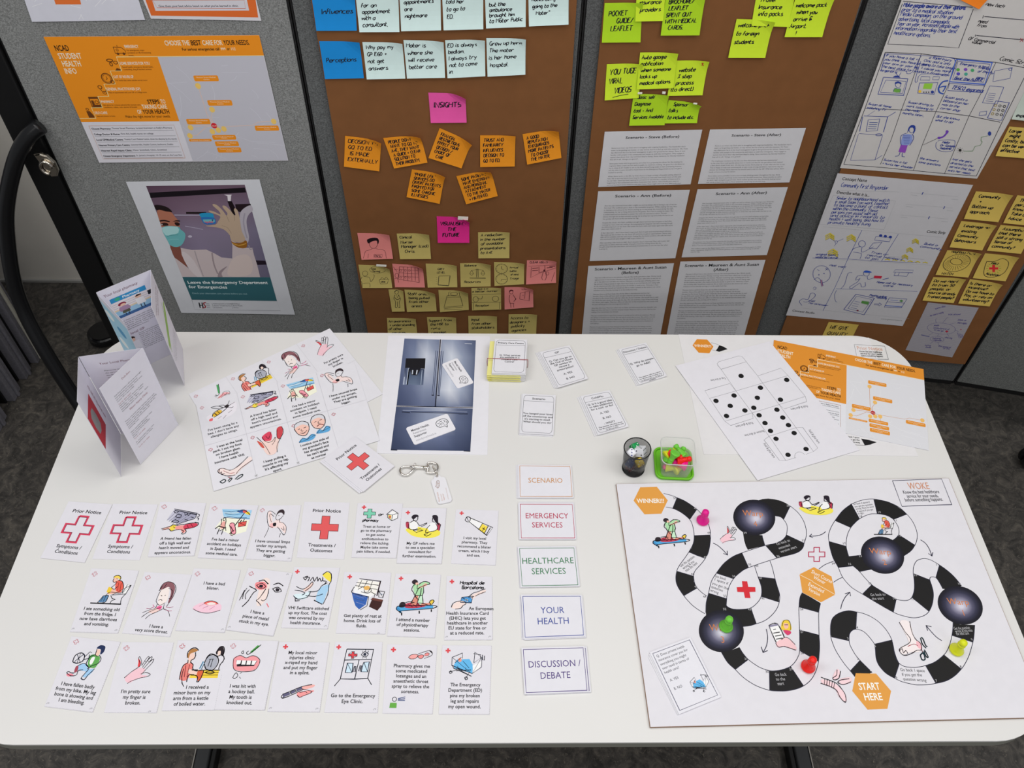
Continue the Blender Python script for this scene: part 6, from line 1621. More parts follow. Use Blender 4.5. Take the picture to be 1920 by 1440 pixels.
s.fill([(.72, .20), (.80, .14), (.92, .20), (.92, .28), (.80, .33), (.72, .27)], '#ffffff'); s.line([(.66, .22), (.78, .12), (.92, .19), (.92, .28), (.80, .33), (.70, .27), (.69, .21), (.80, .22), (.80, .33)], .0009, INKC); s.line([(.80, .22), (.92, .19)], .0009, INKC); s.fill([(.71, .22), (.78, .23), (.78, .31), (.72, .27)], '#e0c84c'); s.circ(.75, .26, .02, .02, '#c2405a'); s.done()
card('N', [(1017, 128), (1350, 132), (1312, 550), (975, 545)], 'picture card, my GP refers me to see a specialist, two people at a yellow table', 'gp', (.10, .12, .90, .56), ['My GP refers me', 'to see a specialist', 'consultant for', 'further examination.'], .67, True, .49, h=.0012, em=.066, lead=.074, sy=(.14, .09)).done()
card('N', [(1420, 140), (1740, 150), (1718, 562), (1382, 548)], 'picture card, local pharmacy recommends a blister cream, drawn tube', 'cream', (.22, .12, .90, .48), ['I visit my local', 'pharmacy. They', 'recommend a blister', 'cream, which I buy', 'and use.'], .55, True, .49, em=.066, lead=.077, sy=(.14, .07), h=.0006).done()
card('M', [(445, 582), (803, 600), (645, 1072), (283, 1060)], 'picture card, ate something old from the fridge, drawn toilet', 'toilet', (.22, .10, .86, .56), ['I ate something old', 'from the fridge. I', 'now have diarrhoea', 'and vomiting.'], .66, False, .50, lead=.077, mk=(ML, MR_)).done()
card('M', [(845, 610), (1200, 630), (1035, 1098), (675, 1070)], 'picture card, very sore throat, boy holding his neck', 'throat', (.24, .14, .86, .66), ['     I have a', 'very score throat.'], .88, False, .58, lead=.07, h=.0006).done()
card('M', [(1215, 582), (1565, 597), (1445, 1066), (1075, 1050)], 'picture card, bad blister', 'blister', (.22, .50, .80, .72), ['I have a bad', 'blister.'], .26, False, .52, lead=.075, mk=(MR_,)).done()
card('M', [(1622, 578), (1955, 618), (1810, 1092), (1455, 1045)], 'picture card, piece of metal stuck in my eye', 'eye', (.06, .16, .90, .62), ['I have a', 'piece of metal', 'stuck in my eye.'], .70, False, .52, lead=.08, h=.0012, mk=(ML, (.9, .03))).done()
card('N', [(207, 572), (550, 578), (458, 1040), (108, 1030)], 'picture card, stitched up my foot, nurse with blond ponytail', 'stitch', (.12, .08, .88, .60), ['VHI Swiftcare stitched', 'up my foot. The cost', 'was covered by my', 'health insurance.'], .70, True, .5, lead=.078, sy=(.09, .08), h=.0007, mk=(MR_,)).done()
card('N', [(582, 610), (935, 615), (890, 1078), (518, 1072)], 'picture card, get plenty of rest at home, bed with blue blanket', 'rest', (.20, .10, .90, .62), ['Get plenty of rest at', 'home. Drink lots of', 'fluids.'], .74, True, .5, lead=.078, sy=(.13, .08), h=.0006, mk=((.86, .985),)).done()
card('N', [(968, 622), (1308, 630), (1262, 1105), (903, 1092)], 'picture card, physiotherapy sessions, patient on a blue couch', 'massage', (.10, .09, .92, .66), ['I attend a number', 'of physiotherapy', 'sessions.'], .76, True, .5, lead=.078, sy=(.13, .08)).done()
s = card('N', [(1350, 640), (1692, 645), (1695, 1120), (1332, 1122)], 'picture card, European Health Insurance Card, two hands', 'ehic', (.12, .19, .86, .52), ['                     An European', 'Health Insurance Card', '(EHIC) lets you get', 'healthcare in another', 'EU state for free or', 'at a reduced rate.'], .54, True, .47, lead=.075, em=.07, sy=(.12, .09), mk=(ML, MR_))
s.on('handwriting').hand('Hospital de', (.30, .13), .05, xs=1.05, w=.0009); s.hand('Barcelona', (.34, .205), .05, xs=1.05, w=.0009); s.done()
card('O', [(297, 132), (665, 175), (455, 705), (92, 660)], 'picture card, fallen badly from my bike, boy in a green shirt', 'bike', (.16, .08, .80, .58), ['I have fallen badly', 'from my bike. My leg', 'bone is showing and', 'I am bleeding.'], .69, False, .50, lead=.073, sy=(.13, .07), mk=(ML, MR_)).done()
card('O', [(678, 176), (1065, 178), (935, 708), (540, 706)], 'picture card, pretty sure my finger is broken, single hand', 'hand', (.20, .20, .70, .60), ["I'm pretty sure", 'my finger is', 'broken.'], .73, False, .50, lead=.078, mk=((.86, .98),), h=.0006).done()
card('O', [(1095, 162), (1480, 164), (1370, 688), (972, 692)], 'picture card, burn on my arm from a kettle of boiled water', 'burn', (.12, .10, .94, .66), ['      I received a', 'minor burn on my', 'arm from a kettle', 'of boiled water.'], .70, False, .50, lead=.077).done()
card('O', [(1478, 160), (1850, 168), (1745, 688), (1365, 683)], 'picture card, hit with a hockey ball, open mouth with teeth', 'tooth', (.16, .06, .72, .56), ['I was hit with', 'a hockey ball.', 'My tooth is', 'knocked out.'], .69, False, .47, lead=.077, h=.0012).done()
card('P', [(95, 175), (472, 178), (398, 703), (5, 698)], 'picture card, x-rayed my hand and put my finger in a splint', 'splint', (.22, .60, .82, .82), ['My local minor', 'injuries clinic', 'x-rayed my hand', 'and put my finger', 'in a splint.'], .18, True, .5, lead=.073, sy=(.14, .07), mk=(ML, MR_)).done()
card('P', [(515, 172), (870, 175), (833, 708), (432, 705)], 'picture card, Emergency Eye Clinic building drawing', 'clinic', (.10, .10, .92, .66), ['Go to the Emergency', 'Eye Clinic.'], .79, True, .5, lead=.078, sy=(.09, .08), mk=(MR_,), h=.0006).done()
s = card('P', [(905, 192), (1280, 200), (1245, 718), (868, 712)], 'picture card, pharmacy gives me lozenges and throat spray', 'pills', (.44, .07, .92, .22), ['Pharmacy gives me', 'some medicated', 'lozenges and an', 'anaesthetic throat', 'spray to relieve the', 'soreness.'], .34, True, .52, lead=.074, sy=(.13, .08), h=.0006)
s.on('illustration').fill([(.13, .92), (.14, .85), (.27, .85), (.27, .92)], '#64a844'); s.circ(.22, .80, .04, .03, INKC, w=.0008); 
for i in range(3): s.line([(.29, .79 + i * .012), (.43, .765 + i * .025)], .0010, '#4a5a88')
s.done()
card('P', [(1318, 200), (1688, 202), (1672, 720), (1290, 718)], 'picture card, Emergency Department pins my broken leg, hospital bed', 'bed', (.17, .10, .82, .50), ['The Emergency', 'Department (ED)', 'pins my broken', 'leg and repairs', 'my open wound.'], .605, True, .5, lead=.077, sy=(.12, .08)).done()

# --- five piles of category cards
def category(lab, cs, lines, col, em, v0, lead, low, sp):
    for i, (dx, dy) in enumerate(low):
        s = Sheet('category_card', '%s card in the %s pile, %s' % (sp, lab, ('lowest', 'in the middle')[i] if len(low) > 1 else 'lowest'), 'card', TABLE, 'Q', [(x + dx, y + dy) for x, y in cs], '#d8d7dd', h=.0009 + i * .0012, th=.0010)
        s.on('border').line([(.03, .04), (.97, .04), (.97, .96), (.03, .96), (.03, .04)], .0009, col); s.done()
    s = Sheet('category_card', 'white card reading %s, top of its pile' % lab, 'card', TABLE, 'Q', cs, '#dddce3', h=.0009 + len(low) * .0012, th=.0010)
    s.on('border').line([(.03, .04), (.975, .04), (.975, .965), (.03, .965), (.03, .04)], .0009, col)
    s.on('printed_text').block(lines, .5, v0, em, lead, xs=.88, col=col); s.done()
category('SCENARIO', [(95, 63), (393, 67), (407, 250), (97, 250)], ['SCENARIO'], '#c48a4e', .21, .55, 0, [(-13, 2), (-6, 3)], 'white')
category('EMERGENCY SERVICES', [(97, 278), (406, 280), (422, 484), (103, 484)], ['EMERGENCY', 'SERVICES'], '#b0284a', .205, .43, .25, [(3, -6), (-4, 2)], 'white')
category('HEALTHCARE SERVICES', [(92, 526), (415, 523), (440, 748), (108, 754)], ['HEALTHCARE', 'SERVICES'], '#3f7a54', .215, .43, .26, [(-6, 2), (4, -2)], 'white')
category('YOUR HEALTH', [(110, 795), (452, 795), (472, 1030), (124, 1044)], ['YOUR', 'HEALTH'], '#3a4a94', .215, .44, .25, [(-10, 4), (6, 6)], 'white')
category('DISCUSSION / DEBATE', [(112, 1094), (468, 1084), (492, 1342), (130, 1356)], ['DISCUSSION /', 'DEBATE'], '#54427e', .205, .44, .25, [(8, 6), (14, 2)], 'white')

# --- the fridge print and its two magnets
s = Sheet('fridge_print', 'white sheet printed with a blue-grey double door fridge', 'printed sheet', TABLE, 'px', [(728, 629), (919, 630.5), (914, 853), (706, 850)], '#dfdee4', h=.0007, th=.0006)
s.at('h').on('fridge_picture')
s.quadg([(365, 30), (778, 42), (722, 828), (272, 815)], [['#5a6585', '#66718f', '#8d97ae', '#6f7994'], ['#566180', '#76819d', '#c3c9d6', '#8a93aa'], ['#55607f', '#6a7592', '#a9b0c2', '#8e97ad'], ['#4a5473', '#5c6684', '#7f89a2', '#7d87a2'], ['#3c4664', '#4a5472', '#626c8a', '#5c6683']])
s.quadg([(800, 42), (1203, 52), (1168, 832), (735, 828)], [['#8a94ac', '#929cb4', '#6c7692', '#4c5672'], ['#8e98b0', '#c9cfdb', '#8c96ad', '#5c6682'], ['#9aa3b8', '#c2c8d6', '#8b95ad', '#5a6480'], ['#a8b0c2', '#d2d6e0', '#9aa3b8', '#5c6682'], ['#5f6985', '#757f9a', '#6b7591', '#444e6b']])
s.quadg([(268, 830), (1167, 850), (1138, 1350), (205, 1335)], [['#3c4663', '#59637f', '#8992aa', '#a7aec0', '#5c6682', '#414b68'], ['#414b69', '#5a6481', '#838da6', '#8f98af', '#5e6884', '#434d6a'], ['#3a4461', '#4e5875', '#68728f', '#667090', '#4d5774', '#3a4460'], ['#2f3853', '#3b4562', '#4c5673', '#48526f', '#3c4663', '#2c3550']])
DK = '#15182a'
s.line([(788, 40), (728, 830)], .0022, DK); s.line([(270, 823), (1168, 840)], .0018, DK)
s.fill([(382, 262), (612, 262), (605, 385), (372, 375)], '#14141a'); s.fill([(425, 375), (560, 380), (515, 460), (450, 455)], '#191b24'); s.quadg([(368, 375), (430, 375), (405, 572), (345, 572)], [['#3c4660', '#5a6684'], ['#8f99b0', '#5b6581']]); s.quadg([(410, 385), (600, 388), (585, 576), (385, 572)], [['#232a3d', '#2b3348', '#343e58'], ['#4e5c74', '#56647c', '#4a5670'], ['#5c6a84', '#66748c', '#56627c']])
s.fill([(425, 378), (560, 380), (515, 462), (450, 458)], '#14151d'); s.line([(412, 378), (388, 570)], .0012, '#b9c2d2'); s.line([(572, 400), (558, 572)], .0012, '#9aa6bb'); s.line([(462, 400), (458, 450)], .0022, '#b9c0cc'); s.line([(515, 400), (505, 452)], .0022, '#c3c9d4')
s.line([(365, 480), (355, 570)], .0016, '#b5bed0')
for pts, w_ in ((((735, 172), (690, 695)), .0011), (((754, 175), (704, 695)), .0014), (((797, 175), (760, 698)), .0014), (((820, 178), (774, 698)), .0011)): s.line(list(pts), w_, '#39425f')
s.line([(745, 175), (698, 690)], .0009, '#9aa3ba'); s.line([(809, 178), (768, 695)], .0009, '#98a1b8'); s.line([(684, 695), (710, 697)], .0020, DK); s.line([(750, 698), (778, 701)], .0020, DK)
s.line([(335, 878), (1108, 900)], .0030, '#4b5573'); s.line([(335, 892), (430, 900)], .0016, DK); s.line([(440, 893), (1000, 912)], .0012, '#1b2036'); s.line([(1000, 914), (1108, 915)], .0016, DK); s.line([(345, 872), (1100, 893)], .0009, '#9aa2b8'); s.line([(1072, 90), (1158, 93)], .0014, '#c8ccd6')
s.line([(205, 1337), (280, 1340)], .0018, DK); s.line([(1060, 1350), (1138, 1354)], .0018, DK); s.done()
def magnet(cs, lab, h):
    s = Sheet('fridge_magnet', lab, 'magnet', TABLE, 'h', cs, '#e3e2e8', h=h, th=.0016, rad=.0042)
    s.on('printed_text'); s.text('Mental Health', (.08, .30), .16, end=(.50, .30), col='#3a3a42', bold=True); s.text('Awareness', (.08, .47), .16, end=(.40, .47), col='#8e8e96'); s.text('Supporter', (.08, .64), .16, end=(.38, .64), col='#3a3a42', bold=True); s.text('mindyourhead.ie', (.08, .86), .15, end=(.56, .86), col='#a2a2aa')
    s.on('brain_logo').draw(ART['brain'], (.64, .18), (.93, .18), (.64, .74), .8); s.done()
magnet([(378, 1078), (868, 908), (972, 1096), (482, 1280)], 'white Mental Health magnet on the drawer of the printed fridge', .0026)
magnet([(985, 256), (1180, 548), (988, 618), (800, 330)], 'white Mental Health magnet standing steeply on the right fridge door', .0026)

# --- decks of question cards
def deck_top(lab, fr, cs, h, head, body, tail=(), th=.0008, b0=.36, lead=.085, em=.07, tl=.055, tem=.042):
    s = Sheet('question_card', lab, 'card', TABLE, fr, cs, '#dddce2', h=h, th=th)
    out = rrect(.05, .04, .95, .965, .085, 6); out = [(x, y) for x, y in out]
    s.on('border').line([(x, y) for x, y in out], .0006, '#55555c', closed=True); s.line([(.05, .185), (.95, .185)], .0006, '#55555c')
    s.on('heading').text(head, (.5, .14), .066, xs=1.15 if len(head) < 16 else 1.0, anchor='c', bold=True, col='#2a2a30')
    s.on('printed_text').block(list(body), .5, b0, em, lead, xs=1.03, bold=True, col='#2a2a30')
    if tail: s.block(list(tail), .5, .86, tem, .045, xs=1.05, bold=True, col='#2e2e34')
    s.done(); return s
def under(lab, fr, cs, offs, h0, dh=.0009, grp=None, col='#d6d5d9', nm=('lowest', 'second lowest', 'third lowest')):
    for i, (dx, dy) in enumerate(offs):
        Sheet('question_card', 'blank looking white card under the %s card, %s' % (lab, nm[i]), 'card', TABLE, fr, [(x + dx, y + dy) for x, y in cs], col, h=h0 + i * dh, th=dh * .85, group=grp)
c1 = [(597, 160), (895, 92), (1080, 425), (785, 515)]
under('GP question', 'i', c1, [(-45, 8), (-28, 8), (-14, 4)], .0011, .0012); deck_top('question card headed GP, about Out of Hours service', 'i', c1, .0050, 'GP', ['Q. Can you go to', 'the Out of Hours', 'GP service to', 'renew a', 'prescription?', '', 'A. YES', '', 'B. NO'], b0=.33, lead=.068, em=.068)
c1 = [(1385, 130), (1660, 65), (1870, 398), (1590, 485)]
under('Discussion / Debate question', 'i', c1, [(-28, 14), (-14, 6)], .0011, .0012); deck_top('question card headed Discussion / Debate, why do people go to A&E', 'i', c1, .0038, 'Discussion / Debate', ['Q. Why do people', 'go to A&E?'], ['The teacher will set a timer', 'for 90 seconds to allow you', 'to discuss this to as fast as', 'possible.'], b0=.48, lead=.08, em=.068, tl=.05)
c1 = [(425, 575), (757, 592), (735, 990), (397, 972)]
under('Scenario question', 'i', c1, [(-8, 18), (-12, 6)], .0011, .0012); deck_top('question card headed Scenario, you banged your knee', 'i', c1, .0038, 'Scenario', ['You banged your knee', 'off the countertop and', "it's starting to swell.", 'What should you do?'], b0=.52, lead=.07, em=.062)
c1 = [(1005, 600), (1295, 540), (1488, 905), (1180, 990)]
under('Cold/Flu question', 'i', c1, [(-36, 14), (-18, 6)], .0011, .0012); deck_top('question card headed Cold/Flu, about antibiotics', 'i', c1, .0038, 'Cold/Flu', ['Q. Is it a good idea', 'to take antibiotics', 'for a cold  or flu?', '', 'A. YES', '', 'B. NO', '', '- WHY?'], ['The teacher will set a timer', 'for 90 seconds to allow you', 'to discuss this.'], b0=.28, lead=.066, em=.066)
# banded deck : a thick block of cards with yellow dividers
tb = [tp_('i', *c, .022) for c in ((150, 28), (472, 36), (452, 378), (118, 370))]
ctr = sum(tb, Vector()) / 4
for i in range(13):
    z = .0016 + i * .00155; random.seed(40 + i)
    dx, dy = random.uniform(-.0012, .0012), random.uniform(-.0016, .0008)
    Sheet('question_card', 'white card in the thick deck held by a rubber band', 'card', TABLE, 'w', [Vector((p.x + dx, p.y + dy, 0)) for p in tb], '#d9d8da', h=z, th=.00130, group='white cards in the banded deck')
for i in range(6):
    z = .0009 + .00155 * (i * 2) + .00075; dx = -.0075 - (i % 3) * .0011
    Sheet('divider_card', 'pale yellow card sticking out left in the banded deck', 'card', TABLE, 'w', [Vector((p.x + dx, p.y - .003 + (.0012 if i % 2 else 0), 0)) for p in tb], '#e3de8e', h=z, th=.0002, group='yellow cards in the banded deck')
s = deck_top('question card headed Primary Care Centre under a red rubber band', 'i', [(150, 28), (472, 36), (452, 378), (118, 370)], .0222, 'Primary Care Centre', ['Q. What services', 'are available in a', 'Primary Care', 'Centre?'], b0=.50, lead=.062, em=.062, th=.0009)
L, R_ = tp_('i', 74, 225, .0225), tp_('i', 473, 240, .0225)
zt = .0232
band = [(L.x, L.y, .0012), (L.x - .0006, L.y, .012), (L.x + .0004, L.y, zt - .001), (L.x + .003, L.y, zt), ((L.x + R_.x) / 2, (L.y + R_.y) / 2, zt + .0001), (R_.x - .002, R_.y, zt), (R_.x + .0008, R_.y, zt - .001), (R_.x + .0014, R_.y, .012), (R_.x + .001, R_.y, .0012)]
vs, fs = tube(catmull(band[:5], 3)[:-1] + catmull(band[4:], 3), .0006, 8)
tag(link('rubber_band', mesh('rubber_band', rel(vs, Vector(band[4])), fs, True), mat('red_rubber', H('#a3434a'), .6), None, Vector(band[4])), 'thin red rubber band around the thick deck of cards', 'rubber band')

# --- the large print, dice template and orange leaflet at the back right
A_ = tp_('px', 1272, 627.5); 
q = [A_, A_ + Vector((.388, -.006, 0)), A_ + Vector((.396, -.300, 0)), A_ + Vector((.006, -.297, 0))]
s = Sheet('board_print', 'large white game print with an orange WINNER hexagon at the back right', 'printed sheet', TABLE, 'w', q, '#dddbdd', h=.0006)
s.at('a').on('track'); s.line([(555, 197), (600, 203), (650, 225)], .0006, '#33333a', 3); s.line([(570, 276), (612, 286)], .0006, '#33333a'); s.fill([(652, 224), (700, 240), (746, 268), (700, 282), (650, 298), (612, 286), (630, 262)], '#141416')
s.on('hexagon'); s.fill([(400, 155), (515, 160), (586, 240), (540, 315), (420, 308), (350, 225)], '#d98a2c'); s.text('WINNER!!!', (372, 242), .034, end=(566, 250), bold=True, col='#f1e2cf')
s.on('title_box').at('L'); s.line([(1240, 158), (1436, 168), (1460, 254), (1258, 247), (1240, 158)], .0007, '#66666c'); s.text('Prior Notice', (1260, 190), .045, end=(1425, 197), col='#d09a80')
for i, t in enumerate(('Know the best healthcare', 'service for your needs,', 'before something happens.')): s.text(t, (1275 + i * 6, 206 + i * 14), .021, end=(1420 + i * 4, 212 + i * 13), col='#333', bold=True)
s.at('b').on('track'); s.line([(455, 638), (520, 646), (585, 648), (640, 638)], .0010, '#222'); s.fill([(550, 588), (620, 600), (690, 620), (640, 638), (582, 646)], '#19181a')
for i, t in enumerate(('Go back 1 space', 'if you get the', 'question wrong')): s.text(t, (405 + i * 18, 574 + i * 24), .018, end=(535 + i * 2, 586 + i * 22), col='#2a2a2e', bold=True)
s.done()
a1, a2, a3 = tp_('px', 1450.6, 638.5), tp_('px', 1731, 693), tp_('px', 1732, 849)
q = world_rect(a1, a2, (a2 - a1).length * .70, 1)
s = Sheet('orange_leaflet', 'orange and white STUDENT HEALTH INFO leaflet lying at the back right corner of the table', 'leaflet', TABLE, 'w', q, '#dddde3', h=.0014)
leaflet_print(s, '#dc8e30', '#2a1508', '#f3e6d0', '#d7d7dc', '#e0e0e4', True)
b1, b3, b4 = tp_('px', 1266, 687), tp_('px', 1611, 845), tp_('px', 1420, 902)
s = Sheet('dice_template', 'white sheet with the printed net of a paper dice, black dots', 'printed sheet', TABLE, 'w', [b1, b1 + b3 - b4, b3, b4], '#dedce3', h=.0022)
s.at('a').on('fold_lines'); LC = '#6b6b70'
for pts in (((632, 448), (672, 495), (955, 410)), ((955, 410), (1085, 570), (1140, 650)), ((672, 495), (840, 738)), ((840, 738), (1140, 650)), ((1140, 650), (1425, 565)), ((1085, 570), (1345, 482), (1425, 565), (1620, 800), (1635, 858), (1385, 940), (1325, 892)), ((1140, 650), (1325, 892)), ((1325, 892), (1620, 800)), ((840, 738), (1022, 985)), ((1022, 985), (1325, 892)), ((840, 738), (542, 822), (490, 735), (770, 655), (840, 738)),
        ((542, 822), (715, 1080), (1022, 985)), ((715, 1080), (780, 1127), (1033, 1048), (1022, 985)), ((1022, 985), (1212, 1248)), ((1325, 892), (1515, 1152)), ((1212, 1248), (1515, 1152)), ((1212, 1248), (1155, 1290), (1330, 1520), (1405, 1520), (1515, 1488)), ((1212, 1248), (1400, 1520)), ((1515, 1152), (1590, 1148), (1760, 1380), (1712, 1420)), ((1515, 1152), (1712, 1420), (1625, 1452))):
    s.line(list(pts), .0005, LC)
s.line([(672, 495), (640, 455), (628, 430), (650, 408), (870, 345), (905, 350), (930, 375), (955, 410)], .0005, LC); s.line([(1500, 1492), (1505, 1450), (1540, 1425), (1580, 1430), (1612, 1454)], .0005, LC, 3)
s.on('dots')
for (x, y) in ((897, 570), (1410, 614), (1115, 702), (1080, 815), (1040, 928), (1340, 836), (818, 790), (615, 850), (775, 906), (940, 958), (733, 1020), (1300, 950), (1366, 1038), (1430, 1123), (1100, 1012), (1166, 1100), (1228, 1188), (1494, 1212), (1290, 1276), (1628, 1392), (1425, 1457)): s.circ(x, y, 31, 24, '#161618', ang=.3, n=24)
s.on('printed_text')
for a_, b_, t in (((715, 590), (550, 620), 'Top of dice box'), ((1638, 905), (1450, 945), 'Fold & glue here'), ((1022, 1092), (830, 1140), 'Fold & glue here'), ((1150, 1185), (930, 1240), 'Bottom of dice box')): s.text(t, (a_[0], a_[1] - 8), .026, end=(b_[0], b_[1] - 8), col='#3a3a40')
s.text('Fold & glue here', (1650, 1178), .026, end=(1765, 1330), col='#3a3a40'); s.text('Fold & glue here', (1142, 1330), .026, end=(1262, 1492), col='#3a3a40'); s.done()
# ------------------------------------------------------------------ the big game board
BHT = .0042
s = Sheet('game_board', 'large white foam board printed with a winding black and white game track', 'game board', TABLE, 'px', [(1155, 907), (1779, 896.5), (1963, 1345), (1219, 1363.5)], '#dcdae0', h=BHT, th=.0040,
          m=mat('board_core_brown', (.30, .19, .13), .8))
GB = s
# white face sheet over the brown core
q = [s.w(.001, .001), s.w(.999, .001), s.w(.999, .999), s.w(.001, .999)]
face = link('face_sheet', mesh('face_sheet', [p + Vector((0, 0, .00008)) - s.org for p in q] + [p - Vector((0, 0, .0006)) - s.org for p in q], [(3, 2, 1, 0), (4, 5, 6, 7), (0, 1, 5, 4), (1, 2, 6, 5), (2, 3, 7, 6), (3, 0, 4, 7)]), paper('#dbd9df', KT, 'paper'), s.o)
s.lay = 14
BK = '#191819'; LN = '#23233a'; LW_ = .0010
def B(fr, *pts, sm=0): s.on('black_square', 1); s.at(fr).fill([tuple(map(float, p.split(','))) for p in pts[0].split()], BK, sm)
B('R', '622,255 660,268 700,290 752,322 800,360 735,452 700,418 660,390 622,368 582,352')
B('R', '775,597 918,590 922,640 918,690 905,740 875,803 800,778 727,745 752,710 766,670 774,630')
B('R', '622,918 770,962 772,1010 785,1040 803,1068 682,1138 655,1105 632,1070 615,1030 609,990 612,950')
B('R', '1345,282 1390,268 1440,264 1500,270 1555,284 1600,304 1640,330 1580,452 1550,428 1495,418 1420,430 1340,400')
B('R', '1212,550 1290,585 1390,594 1398,640 1412,686 1335,705 1258,725 1240,690 1225,640')
B('R', '1605,590 1680,628 1765,665 1764,690 1750,712 1725,735 1690,755 1610,777 1520,800 1470,745 1420,688 1500,668 1560,642 1588,618')
B('R', '1205,752 1235,820 1265,885 1225,905 1185,932 1155,958 1130,985 1050,960 975,935 1000,895 1040,850 1080,815 1120,788 1160,768')
B('R', '905,1115 985,1140 1068,1165 1066,1200 1068,1230 1105,1252 1150,1261 1220,1260 1290,1250 1312,1320 1335,1390 1275,1408 1210,1415 1100,1415 885,1330 880,1290 884,1200')
B('R', '1350,968 1425,976 1503,985 1525,1060 1543,1130 1538,1195 1460,1170 1380,1145 1383,1110 1380,1060')
B('T', '985,428 1060,420 1142,388 1178,445 1222,495 1165,538 1108,582 1065,545 1030,505')
B('T', '1405,592 1450,593 1500,588 1545,575 1590,555 1625,610 1665,668 1703,725 1640,752 1560,768 1480,770 1408,762')
B('T', '1668,238 1750,260 1838,283 1843,360 1840,440 1832,512 1755,465 1672,420 1670,330')
B('j', '1175,1222 1290,1284 1400,1350 1388,1400 1372,1458 1255,1425 1140,1395 1144,1330 1155,1270')
B('S', '440,297 475,360 510,425 470,460 435,500 370,472 300,440 330,395 365,355 400,322')
B('S', '632,258 680,262 730,273 780,290 830,316 875,348 915,385 855,408 800,430 760,405 712,388 662,382 648,320')
B('S', '845,560 915,605 985,650 965,685 930,718 890,742 820,730 760,640 790,612 820,590')
B('S', '248,618 320,638 395,658 405,705 418,748 470,742 530,735 620,760 660,850 620,855 565,866 510,877 482,852 455,828 390,834 328,842 300,800 283,760 265,710 255,665')
B('S', '615,990 680,1032 740,1068 825,1112 812,1168 800,1225 730,1190 650,1140 590,1104 535,1070')
B('S', '975,895 1040,920 1112,948 1130,990 1140,1040 1143,1090 1135,1150 1105,1218 1035,1160 960,1100 975,1060 982,1010 980,950')
B('S', '1195,820 1250,858 1300,900 1345,948 1385,1000 1300,1030 1222,1025 1200,985 1165,925')
B('U', '330,70 365,72 402,82 398,155 393,230 365,240 345,260 335,290 332,332 255,315 180,298 172,260 172,220 178,170 195,130 220,105 250,90 290,76')
B('U', '430,503 482,555 535,608 460,640 385,645 345,595 385,548')
B('U', '555,362 630,345 710,325 720,380 735,440 752,490 772,530 750,595 730,658 680,632 640,600 608,562 580,520 568,475 562,440 562,400')
B('U', '1000,548 1045,536 1085,515 1125,487 1160,455 1235,515 1312,578 1280,615 1242,648 1200,672 1145,692 1090,702 1045,625')
B('U', '1240,160 1300,190 1428,195 1427,250 1420,300 1412,345 1320,315 1230,285 1238,230')
s.on('track_lines')
def LNS(fr, txt, w=LW_, sm=4, c=LN): s.at(fr).line([tuple(map(float, p.split(','))) for p in txt.split()], w, c, sm)
LNS('R', '500,218 560,232 622,255 700,290 800,360 850,415 890,470 915,530 923,620 905,740 875,803 840,850 790,905 772,940 770,965 780,1025 803,1068 845,1110 888,1140')
LNS('R', '520,340 582,352 660,390 735,452 762,510 775,597 766,670 727,745 690,800 640,870 618,920 610,985 625,1050 682,1138 750,1215 810,1262 872,1300')
for t in ('800,360 735,452', '622,255 582,352', '775,597 918,590', '727,745 875,803', '622,918 770,962', '682,1138 803,1068'): LNS('R', t, sm=0)
LNS('R', '1495,418 1550,428 1582,455 1605,490 1614,530 1605,590 1588,618 1560,642 1500,668 1412,686 1205,752 1120,788 1040,850 975,935 930,1010 905,1115 884,1200 880,1290')
LNS('R', '1640,330 1700,380 1740,430 1770,490 1785,560 1780,620 1765,665 1750,712 1690,755 1520,800 1265,885 1185,932 1130,985 1095,1045 1075,1110 1066,1200 1068,1230 1105,1252 1150,1261 1230,1259 1290,1245 1340,1205 1372,1160 1383,1110 1378,1050 1350,968 1318,868')
LNS('R', '1458,825 1480,890 1503,985 1525,1060 1545,1130 1540,1200 1510,1270 1450,1335 1390,1372 1335,1390 1275,1408 1210,1415')
for t in ('1605,590 1765,665', '1420,688 1520,800', '1205,752 1265,885', '975,935 1130,985', '905,1115 1068,1165', '1350,968 1503,985', '1380,1145 1538,1195', '1285,1250 1335,1390', '1385,594 1412,686', '1640,330 1580,452'): LNS('R', t, sm=0)
LNS('T', '1142,388 1178,445 1222,495 1270,532 1330,568 1405,592 1450,594 1500,588 1545,575 1590,555 1630,515 1655,470 1668,420 1668,238 1663,100 1663,38')
LNS('T', '985,428 1030,505 1065,545 1108,582 1160,635 1220,682 1300,728 1400,762 1480,770 1560,768 1640,752 1703,725 1760,680 1800,620 1828,540 1840,440 1843,360 1838,283 1835,180 1835,85 1850,10')
for t in ('1108,582 1222,495', '1405,592 1408,764', '1590,555 1703,725', '1672,420 1832,512', '1668,238 1838,283', '1663,38 1835,85'): LNS('T', t, sm=0)
LNS('j', '1180,1225 1155,1270 1144,1330 1140,1398 1138,1440'); LNS('j', '1378,942 1440,895 1500,868 1555,845'); LNS('j', '1555,1100 1600,1070 1665,1038')
LNS('S', '440,297 520,268 580,257 640,256 730,273 780,290 850,326 915,385 960,440 990,500 1005,560 1000,610 985,650 950,700 890,742')
LNS('S', '440,297 365,355 300,440 265,500 245,560 248,618 255,665 283,760 328,842 365,925 440,1010 535,1070 650,1140 800,1225 880,1255 960,1272 1020,1268 1070,1250 1105,1218 1132,1160 1143,1090 1138,1030 1112,948')
LNS('S', '790,612 820,590 845,560 848,520 835,480 800,430 760,403 712,388 662,382 610,383 560,398 510,425 470,460 435,500 410,550 398,600 396,660 405,705 418,748')
LNS('S', '455,828 510,877 560,935 615,990 680,1032 740,1068 825,1112 870,1123 915,1124 950,1108 970,1070 980,1020 978,950 970,890 975,830 1000,785 1040,768 1080,766 1130,782 1195,820 1250,858 1300,900 1345,948 1385,1000')
